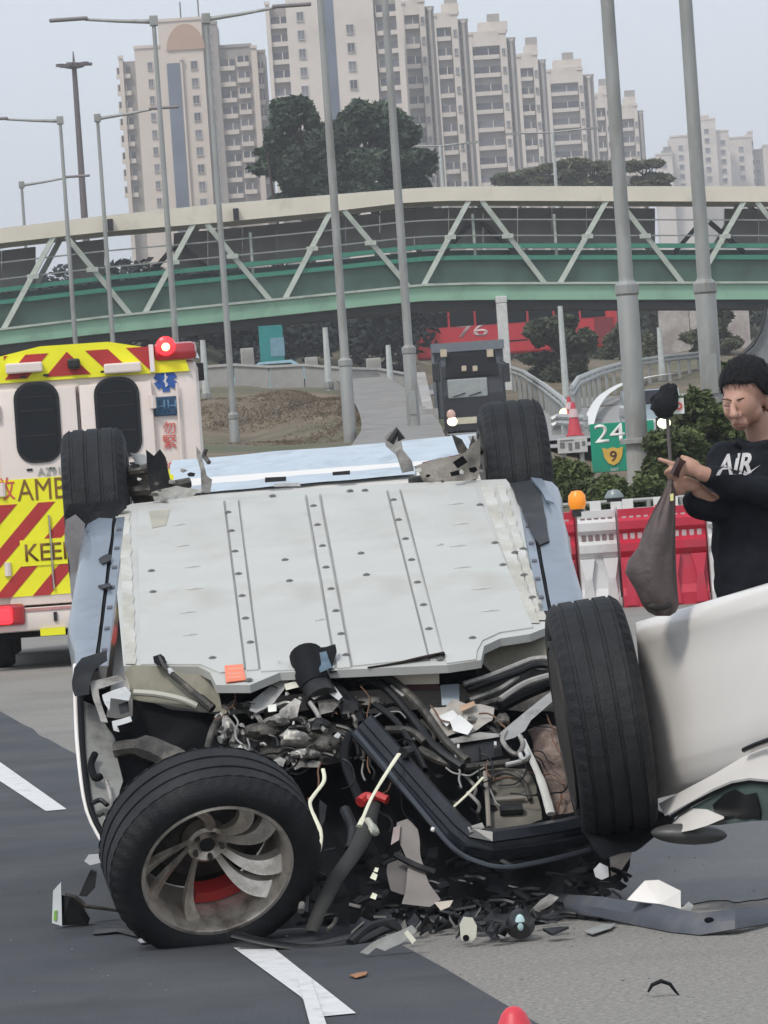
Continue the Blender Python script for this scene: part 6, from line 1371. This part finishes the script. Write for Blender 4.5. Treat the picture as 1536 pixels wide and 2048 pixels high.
# red cone tip at the bottom edge
c = G(1035,2145); cone_o = thing('traffic_cone', (c.x,c.y,0), 'red cone tip poking into the bottom edge of the picture', 'traffic cone')
hh = P(1035,2012,c.y).z; mb = MB(); mb.lathe([(0,hh),(.018,hh-.005),(.032,hh-.02),(.045,hh-.05),(.085,.03),(0,.03)], 24, M=T(c.x,c.y,0)); obj('cone_body', mb, mk('cone bright red', (.62,.04,.06), .45), cone_o, smooth=True)
mb = MB(); mb.bbox_bev(c.x-.11, c.x+.11, c.y-.11, c.y+.11, 0, .028, .008); obj('base', mb, mk('cone bright red', (.62,.04,.06), .45), cone_o)
# mirror and bracket at the far left
c = P(140,1815,gd(1855,140)); rm = thing('broken_mirror', (c.x,c.y,.0), 'broken wing mirror with black shell and white edge lying left of the loose wheel', 'mirror')
d_ = gd(1855,140)
mb = crumple([P(x, y, d_+o) for x, y, o in ((120,1788,0),(140,1795,-.02),(165,1812,-.03),(180,1835,0),(176,1850,.02),(125,1852,0))], .06, .006, 2, 8, 3); obj('shell', mb, black, rm)
mb = MB(); mb.prism([P(x, y, d_-.02) for x, y in ((106,1782),(122,1764),(124,1852),(104,1846))], Vector((0,.03,0))); obj('white_rim', mb, mk('rim white', (.7,.72,.72), .3), rm)
mb = MB(); mb.prism([P(x, y, d_-.024) for x, y in ((108,1822),(114,1820),(113,1842),(107,1840))], Vector((0,.003,0))); obj('green_mark', mb, mk('mark green', (.25,.5,.1), .5), rm)
mb = crumple([P(x, y, d_+.05) for x, y in ((155,1790),(180,1740),(192,1745),(190,1775),(172,1792))], .05, .01, 2, 8, 5); obj('bracket', mb, blk_s, rm)
mb = MB(); mb.tube([P(130,1790,d_), P(150,1795,d_), P(172,1812,d_), P(240,1822,d_+.05)], [.008,.01,.008,.005], 8); obj('cable', mb, grime, rm)
upright('trim_piece', [(168,1722),(176,1710),(212,1708),(214,1722),(180,1730)], gd(1800,190), mk('trim white', (.65,.66,.68), .3), 'short white trim piece above the broken mirror', 'car debris', seed=9, amp=.003)
loose('wire_scrap', [(185,1868),(190,1858),(240,1855),(300,1872),(296,1878),(235,1864)], blk_s, 'thin black wire scrap on the road left of the loose tyre', 'car debris', seed=10, amp=.004)
loose('lamp_glass_piece', [(275,1880),(290,1872),(304,1876),(300,1884),(282,1886)], mk('pale glass bit', (.35,.36,.38), .3), 'small pale glass piece under the loose tyre', 'car debris', seed=11, amp=.006)
# shards below the beam
upright('headlight_shard', [(720,1905),(745,1888),(790,1868),(822,1850),(832,1862),(800,1890),(770,1905),(752,1898),(735,1910)], gd(1912,770), mk('lamp grey clear', (.33,.33,.31), .25, var=.3, scale=14), 'long grey headlight shard pointing left below the black bumper beam', 'car debris', seed=12, amp=.008)
upright('lamp_clip', [(808,1866),(815,1860),(832,1880),(824,1888)], gd(1914,810), mk('clip cream', (.75,.73,.6), .4), 'bright cream clip at the right end of the headlight shard', 'car debris', seed=13, amp=.002)
upright('plastic_tag', [(920,1850),(928,1834),(946,1836),(954,1852),(952,1875),(940,1888),(922,1880)], gd(1892,937), mk('tag cream', (.58,.57,.48), .5), 'cream oval plastic tag with a dark hole on the road edge of the wreck', 'car debris', seed=14, amp=.003)
c = P(932,1876,gd(1892,937)-.012); mb = MB(); mb.lathe([(0,0),(.011,0),(.011,.004),(0,.004)], 12, M=T(*c) @ Matrix.Rotation(math.pi/2,4,'X')); obj('hole', mb, blk, bpy.data.objects['plastic_tag'])
c = P(1040,1850,gd(1880,1040)); fl = thing('fog_lamp', (c.x,c.y,.0), 'small round black fog lamp with a bluish lens, lying in the debris', 'lamp')
mb = MB(); mb.lathe([(0,.05),(.03,.05),(.05,.0),(.035,-.06),(0,-.06)], 20, M=T(*c) @ Matrix.Rotation(math.pi/2+.3,4,'X')); obj('housing', mb, black, fl, smooth=True)
mb = MB(); mb.sphere(c+Vector((0,-.045,.012)), .028, 14, 8, sc=(.6,.4,1)); obj('lens', mb, mk('lens pale cyan', (.45,.62,.62), .12), fl, smooth=True)
upright('metal_shard', [(1062,1820),(1080,1800),(1100,1788),(1118,1796),(1100,1812),(1075,1826)], 16.85, alu, 'grey metal shard where the bumper strip begins', 'car debris', seed=15, amp=.012)
upright('lamp_clip', [(868,1806),(905,1802),(898,1815),(880,1822)], gd(1890,880), mk('clip tan white', (.7,.62,.52), .4), 'small tan white clip under the dusty bent plate', 'car debris', seed=16, amp=.004)
# heap of black fragments along the front of the wreck and fine chips on the road
mb = MB(); rr = random.Random(5)
for k in range(150):
    x = rr.gauss(900, 150); y = rr.uniform(1815, 1880)
    if not 600 < x < 1120: continue
    q = G(x, y, rr.uniform(.005,.03)); r0 = rr.uniform(.012,.06); pts = [q+Vector((r0*rr.uniform(.5,1)*math.cos(j*1.57+k), r0*rr.uniform(.5,1)*math.sin(j*1.57+k), rr.uniform(0,.05))) for j in range(4)]
    mb.prism(pts, (0,.004,.008))
obj('debris_heap', mb, blk_s, kind='stuff', label='heap of small black plastic fragments along the front of the wreck')
mb = MB()
for k in range(90):
    x = rr.uniform(-20,1540); y = 1560+460*rr.random()**.8; q = G(x, y, .009); r0 = rr.uniform(.002,.007)
    mb.prism([q+Vector((r0*rr.uniform(.5,1.2)*math.cos(j*2.1+k), r0*rr.uniform(.5,1.2)*math.sin(j*2.1+k), 0)) for j in range(3)], (0,0,.003))
obj('road_chips', mb, mk('glass chips', (.16,.165,.165), .3, var=.5, scale=2), kind='stuff', label='fine glass and paint chips scattered over the road')

# ================================================================ THE MAN
DQ = 17.25
def Q(x, y, z=0.0): return P(x, y, DQ+z)
def fleshy(name, prims, voxel, mat, parent, smooth_it=4, noise_amp=0., noise_fr=10., **k):
    mb = MB()
    for p in prims:
        if p[0] == 's': mb.sphere(p[1], 1, 20, 14, sc=p[2], R=p[3] if len(p) > 3 else None)
        else:
            path, rad = p[1], p[2]; fl = p[3] if len(p) > 3 else 1.
            out = []; rr_ = []
            for i in range(len(path)-1):
                p0 = path[max(i-1,0)]; p1 = path[i]; p2 = path[i+1]; p3 = path[min(i+2,len(path)-1)]
                for q in range(5): t = q/5; out.append(.5*((2*p1)+(-p0+p2)*t+(2*p0-5*p1+4*p2-p3)*t*t+(-p0+3*p1-3*p2+p3)*t**3)); rr_.append(rad[i]+(rad[i+1]-rad[i])*t)
            out.append(path[-1]); rr_.append(rad[-1]); mb.tube(out, rr_, 16, fl)
            if fl == 1.: mb.sphere(out[0], rr_[0], 14, 10); mb.sphere(out[-1], rr_[-1], 14, 10)
    me, c = mb.mesh(mat, name='tmp'); o = bpy.data.objects.new('tmp', me); C.objects.link(o)
    rm_ = o.modifiers.new('r', 'REMESH'); rm_.mode = 'VOXEL'; rm_.voxel_size = voxel
    sm_ = o.modifiers.new('s', 'SMOOTH'); sm_.factor = .5; sm_.iterations = smooth_it
    dg = bpy.context.evaluated_depsgraph_get(); m2 = bpy.data.meshes.new_from_object(o.evaluated_get(dg)); bpy.data.objects.remove(o)
    if noise_amp:
        for v in m2.vertices: w_ = v.co+c; v.co += v.normal*(noise.noise(w_*noise_fr)+.5*noise.noise(w_*noise_fr*2.3))*noise_amp
    m2.polygons.foreach_set('use_smooth', [True]*len(m2.polygons)); m2.materials.clear(); m2.materials.append(mat)
    o = link(name, m2, Matrix.Translation(c), parent); return tag(o, **k)
skin = mk('skin', (.42,.235,.17), .55, var=.06, scale=10); hair_m = mk('black hair', (.008,.008,.010), .6, var=.5, scale=60, bump=.5, bscale=170, spec=.25)
cloth = mk('black sweatshirt cloth', (.011,.013,.018), .9, var=.15, scale=20, bump=.3, bscale=200, spec=.2); trou = mk('dark trousers', (.012,.013,.016), .85)
f0 = Q(1600,1700); man = thing('person', (f0.x, f0.y, 0), 'man in a black sweatshirt with white chest print looking down at his hands', 'person')
zf = 0.0
def Fz(p, z): return Vector((p.x, p.y, z))
hipL, hipR = Q(1572,1290,0), Q(1672,1285,.02)
footL, footR = Fz(Q(1645,1290,-.02), .06), Fz(Q(1740,1290,.05), .06)
prims = [('s', Q(1493,771), (.084,.094,.093)), ('s', Q(1483,808,-.028), (.066,.072,.075)), ('s', Q(1480,846,-.048), (.03,.03,.028)), ('s', Q(1461,822,-.05), (.024,.028,.028)), ('s', Q(1505,824,-.035), (.036,.04,.036)),
 ('t', [Q(1455,797,-.066), Q(1469,799,-.083), Q(1498,796,-.07)], [.008,.012,.011]), ('t', [Q(1466,803,-.085), Q(1466,820,-.112), Q(1469,830,-.122)], [.009,.012,.016]),
 ('s', Q(1479,832,-.104), (.011,.011,.009)), ('s', Q(1462,832,-.1), (.009,.01,.009)), ('t', [Q(1466,845,-.086), Q(1478,844,-.098), Q(1494,846,-.078)], [.007,.010,.006]), ('t', [Q(1469,851,-.082), Q(1480,851,-.094), Q(1490,852,-.078)], [.006,.009,.006]),
 ('t', [Q(1514,842,.03), Q(1526,880,.035), Q(1534,915,.03)], [.05,.054,.062]), ('s', Q(1534,803,-.012), (.011,.02,.033)),
 ('t', [Q(1535,925,.04), Q(1545,1050,.03), Q(1556,1180,.03), Q(1580,1290,.03)], [.12,.13,.13,.14], .6),
 ('t', [Q(1468,935,.03), Q(1462,970,-.04), Q(1460,1005,-.09)], [.035,.032,.03]), ('t', [Q(1456,1005,-.10), Q(1420,1000,-.17), Q(1398,982,-.21)], [.03,.028,.026]),
 ('t', [Q(1640,915,.02), Q(1640,985,-.02), Q(1600,1000,-.08)], [.05,.045,.04]), ('t', [Q(1600,1000,-.08), Q(1500,972,-.2), Q(1424,953,-.27), Q(1400,945,-.285)], [.028,.026,.027,.026]),
 ('s', Q(1383,937,-.29), (.046,.02,.026), Matrix.Rotation(.35,3,'Y')), ('s', Q(1380,970,-.235), (.042,.022,.022), Matrix.Rotation(.15,3,'Y')),
 ('t', [Q(1366,929,-.295), Q(1348,928,-.305), Q(1332,923,-.30), Q(1318,918,-.29)], [.0105,.0098,.0088,.0078]), ('t', [Q(1364,936,-.295), Q(1347,939,-.31), Q(1336,941,-.305), Q(1331,947,-.29)], [.0105,.0096,.0088,.008]),
 ('t', [Q(1364,943,-.29), Q(1350,948,-.305), Q(1341,951,-.295), Q(1338,957,-.28)], [.0098,.009,.0082,.0075]), ('t', [Q(1367,949,-.28), Q(1356,956,-.29), Q(1349,959,-.28)], [.0088,.008,.007]),
 ('t', [Q(1392,928,-.29), Q(1376,919,-.285), Q(1364,914,-.275)], [.013,.0105,.0085]),
 ('t', [Q(1364,965,-.24), Q(1352,964,-.25), Q(1344,968,-.24)], [.0095,.0088,.0078]), ('t', [Q(1364,971,-.24), Q(1351,972,-.25), Q(1345,977,-.235)], [.0095,.0088,.0078]), ('t', [Q(1366,978,-.235), Q(1354,980,-.245), Q(1348,984,-.23)], [.009,.008,.007]), ('t', [Q(1368,984,-.23), Q(1358,987,-.235), Q(1353,990,-.225)], [.008,.0072,.0065]), ('t', [Q(1385,962,-.24), Q(1370,957,-.25), Q(1358,957,-.245)], [.011,.0095,.008]),
 ('t', [hipL, Fz(hipL.lerp(footL,.5), .5), footL], [.085,.06,.042]), ('t', [hipR, Fz(hipR.lerp(footR,.5), .5), footR], [.085,.06,.042])]
body = fleshy('body', prims, .006, skin, man, 3)
HC = Q(1494,768,.004)
hair = fleshy('hair', [('s', HC, (.088,.098,.094)), ('s', Q(1493,771), (.086,.096,.094)), ('s', Q(1500,790,.03), (.08,.075,.08)), ('s', Q(1512,785,-.005), (.06,.07,.06))], .005, hair_m, man, 8)
hd_ = Vector((-.38,-.92,0)).normalized(); ht = WM[hair.name].translation
def sst(a, b, x): t = min(1, max(0, (x-a)/(b-a))); return t*t*(3-2*t)
for v in hair.data.vertices:
    w_ = v.co+ht-HC; h2 = Vector((w_.x, w_.y, 0)); 
    if h2.length < 1e-4: continue
    h2.normalize(); phi = math.degrees(math.acos(max(-1, min(1, h2.dot(hd_))))); sd_ = hd_.x*h2.y-hd_.y*h2.x
    if sd_ > 0: hl = -.010-.04*sst(28, 58, phi)-.055*sst(100, 140, phi)
    else: hl = -.006-.008*sst(30, 60, phi)-.03*sst(75, 100, phi)-.055*sst(105, 140, phi)
    hl += .010*noise.noise((w_+HC)*26)
    k_ = sst(-.008, .014, w_.z-hl)
    v.co += w_.normalized()*(-.05+.058*k_+.0012*k_*noise.noise(Vector((w_.x*70, w_.y*70, w_.z*25))))
tv = []; tf = []; rh = random.Random(12); hv_ = [v for v in hair.data.vertices]
for _ in range(5200):
    v = rh.choice(hv_); w_ = v.co+ht-HC
    if w_.length < .080 or (w_.z < -.02 and rh.random() < .6): continue
    n_ = w_.normalized(); tdir = Vector((rh.gauss(-.35,.5), rh.gauss(-.5,.4), rh.gauss(-.35,.5))); tdir = (tdir-n_*tdir.dot(n_)).normalized()
    p0 = HC+w_-n_*.002; L1 = rh.uniform(.010,.026)*(1.3 if w_.z < .02 else 1); tip = p0+tdir*L1+n_*rh.uniform(.001,.009); sd2 = n_.cross(tdir)*.0011; i0 = len(tv)
    tv += [p0-sd2, p0+sd2, tip]; tf.append((i0,i0+1,i0+2))
me = bpy.data.meshes.new('hs'); me.from_pydata(tv, [], tf); me.materials.append(hair_m); o_ = link('hair_strands', me, Matrix.Identity(4), man); o_['kind'] = 'stuff'
lid = mk('eye and brow brown', (.06,.025,.02), .7); lipm = mk('lip brown red', (.27,.10,.085), .5)  # dark brown of the closed eyes and the eyebrows
for pts, r, mt2, nm in (([(1449,811,-.078),(1455,813,-.087),(1462,812,-.092)], .003, lid, 'eye'), ([(1476,814,-.093),(1485,815,-.088),(1494,810,-.08)], .0034, lid, 'eye'),
        ([(1445,799,-.074),(1453,798,-.088),(1462,801,-.1)], .0036, lid, 'eyebrow'), ([(1474,800,-.101),(1487,796,-.094),(1499,799,-.085)], .004, lid, 'eyebrow'), ([(1466,848,-.095),(1478,848,-.108),(1493,849,-.087)], .0026, lipm, 'mouth')):
    part(nm, MB().tube([Q(*p) for p in pts], r, 6, .6), mt2, man, smooth=True)
shirt = fleshy('sweatshirt', [('t', [Q(1532,905,.04), Q(1540,950,.03), Q(1548,1050,.03), Q(1553,1180,.03), Q(1580,1275,.03)], [.17,.23,.245,.248,.235], .6), ('s', Q(1524,928,.03), (.205,.1,.066)), ('s', Q(1500,905,.03), (.12,.08,.04)),
   ('t', [Q(1452,925,.01), Q(1452,968,-.04), Q(1457,1005,-.08)], [.074,.068,.06]), ('t', [Q(1455,1008,-.09), Q(1418,1010,-.14), Q(1393,1006,-.18)], [.06,.056,.05]),
   ('t', [Q(1640,915,.02), Q(1640,985,-.02), Q(1600,1003,-.08)], [.068,.066,.06]), ('t', [Q(1600,1003,-.08), Q(1500,976,-.19), Q(1424,955,-.262)], [.058,.05,.04]),
   ('t', [Q(1480,884,-.05), Q(1500,893,-.075), Q(1530,892,-.07), Q(1556,884,-.03)], [.02,.022,.022,.02])], .007, cloth, man, 4, .010, 11)
fleshy('trousers', [('t', [hipL, Fz(hipL.lerp(footL,.5), .52), footL+Vector((0,0,.03))], [.12,.09,.075]), ('t', [hipR, Fz(hipR.lerp(footR,.5), .52), footR+Vector((0,0,.03))], [.12,.09,.075]), ('s', (hipL+hipR)/2, (.2,.13,.12))], .012, trou, man, 4, .006, 12)
for f_ in (footL, footR): fleshy('shoe', [('s', f_+Vector((-.05,-.04,-.012)), (.11,.055,.048)), ('s', f_+Vector((.01,0,0)), (.06,.05,.06))], .008, matte_black, man, 2)
# chest print pressed onto the cloth
from mathutils.bvhtree import BVHTree
bvh = BVHTree.FromPolygons([v.co+WM[shirt.name].translation for v in shirt.data.vertices], [tuple(p.vertices) for p in shirt.data.polygons])
pr_m = mk('white print', (.46,.44,.44), .7, var=.12, scale=60)
def on_shirt(name, s_, x0, y0, wd, ht, shear=.25, poly=None):
    if poly is None:
        cu = bpy.data.curves.new('t', 'FONT'); cu.body = s_; cu.size = 1; cu.shear = shear; cu.offset = .03
        to = bpy.data.objects.new('t', cu); C.objects.link(to); dg = bpy.context.evaluated_depsgraph_get(); me = bpy.data.meshes.new_from_object(to.evaluated_get(dg)); bpy.data.objects.remove(to)
        bm = bmesh.new(); bm.from_mesh(me)
    else:
        bm = bmesh.new(); bm.faces.new([bm.verts.new((x, y, 0)) for x, y in poly])
    bmesh.ops.triangulate(bm, faces=bm.faces)
    for _ in range(2): bmesh.ops.subdivide_edges(bm, edges=list(bm.edges), cuts=1); bmesh.ops.triangulate(bm, faces=bm.faces)
    xs = [v.co.x for v in bm.verts]; ys = [v.co.y for v in bm.verts]; ax, bx2, ay, by = min(xs), max(xs), min(ys), max(ys)
    for v in bm.verts:
        px_ = x0+(v.co.x-ax)/(bx2-ax)*wd; py_ = y0-(v.co.y-ay)/(by-ay)*ht-.06*(px_-x0)
        d_ = ray(px_, py_).normalized(); hit = bvh.ray_cast(CAM, d_)
        v.co = (hit[0]-d_*.004) if hit[0] else Q(px_, py_, -.1)
    mb = MB(); mb.frombm(bm); part(name, mb, pr_m, man)
on_shirt('chest_print', 'AIR', 1432, 951, 72, 42)
on_shirt('chest_print', '', 1486, 951, 36, 20, poly=[(0,.1),(.12,0),(.3,.08),(1,1),(.35,.35),(.2,.3),(.08,.5)])
# phone
mb = MB(); a = Q(1358,936,-.312); mb.box(a, (.012,.07,.062), Matrix.Rotation(.5,3,'Y') @ Matrix.Rotation(-.5,3,'Z')); ph_ = obj('mobile_phone', mb, mk('phone dark brown', (.05,.025,.025), .35)); tag(ph_, 'dark phone held between the fingers of the man in black', 'phone')
# bag
rowsg = [(952,1337,1349,.012),(968,1334,1350,.02),(985,1326,1351,.03),(1005,1315,1351,.04),(1030,1302,1351,.055),(1060,1288,1351,.07),(1095,1276,1351,.08),(1120,1256,1352,.085),(1145,1250,1353,.085),(1165,1262,1354,.085),(1190,1276,1356,.08),(1210,1284,1358,.07),(1224,1296,1352,.05),(1232,1312,1340,.02)]
vs = []; n = 28
for i, (y, a_, b_, dp) in enumerate(rowsg):
    for k in range(n):
        t = 2*math.pi*k/n; cx = (a_+b_)/2; hx = (b_-a_)/2; ns = .012*noise.noise(Vector((math.cos(t)*2.2, math.sin(t)*2.2, i*.35)))+.006*math.sin(t*7+i*.3)
        q = P(cx+hx*math.cos(t), y, DQ-.24+math.sin(t)*dp+ns*min(1,i/3)); vs.append(q)
R_ = len(rowsg); fs = [(i*n+k, i*n+(k+1) % n, (i+1)*n+(k+1) % n, (i+1)*n+k) for i in range(R_-1) for k in range(n)]+[tuple(range(n)), tuple((R_-1)*n+k for k in range(n))]
bag = thing('bag', Q(1320,1230,-.24), 'large limp brown bag hanging from the hands of the man in black', 'bag')
obj('bag_body', MB().add(vs, fs), mk('brown nylon', (.085,.063,.058), .6, var=.12, scale=8, bump=.5, bscale=18, dirt=(.06,.045,.042), dscale=5), bag, smooth='all')
mb = MB(); mb.sphere(Q(1320,1212,-.30), 1, 16, 10, sc=(.042,.012,.016)); obj('bag_base', mb, mk('bag base black', (.018,.016,.014), .7), bag, smooth='all')
mb = MB(); mb.prism([Q(x, y, -.29) for x, y in ((1340,988),(1347,987),(1347,1001),(1341,1002))], (0,.004,0)); obj('yellow_tag', mb, mk('tag yellow', (.75,.7,.3), .5), bag)
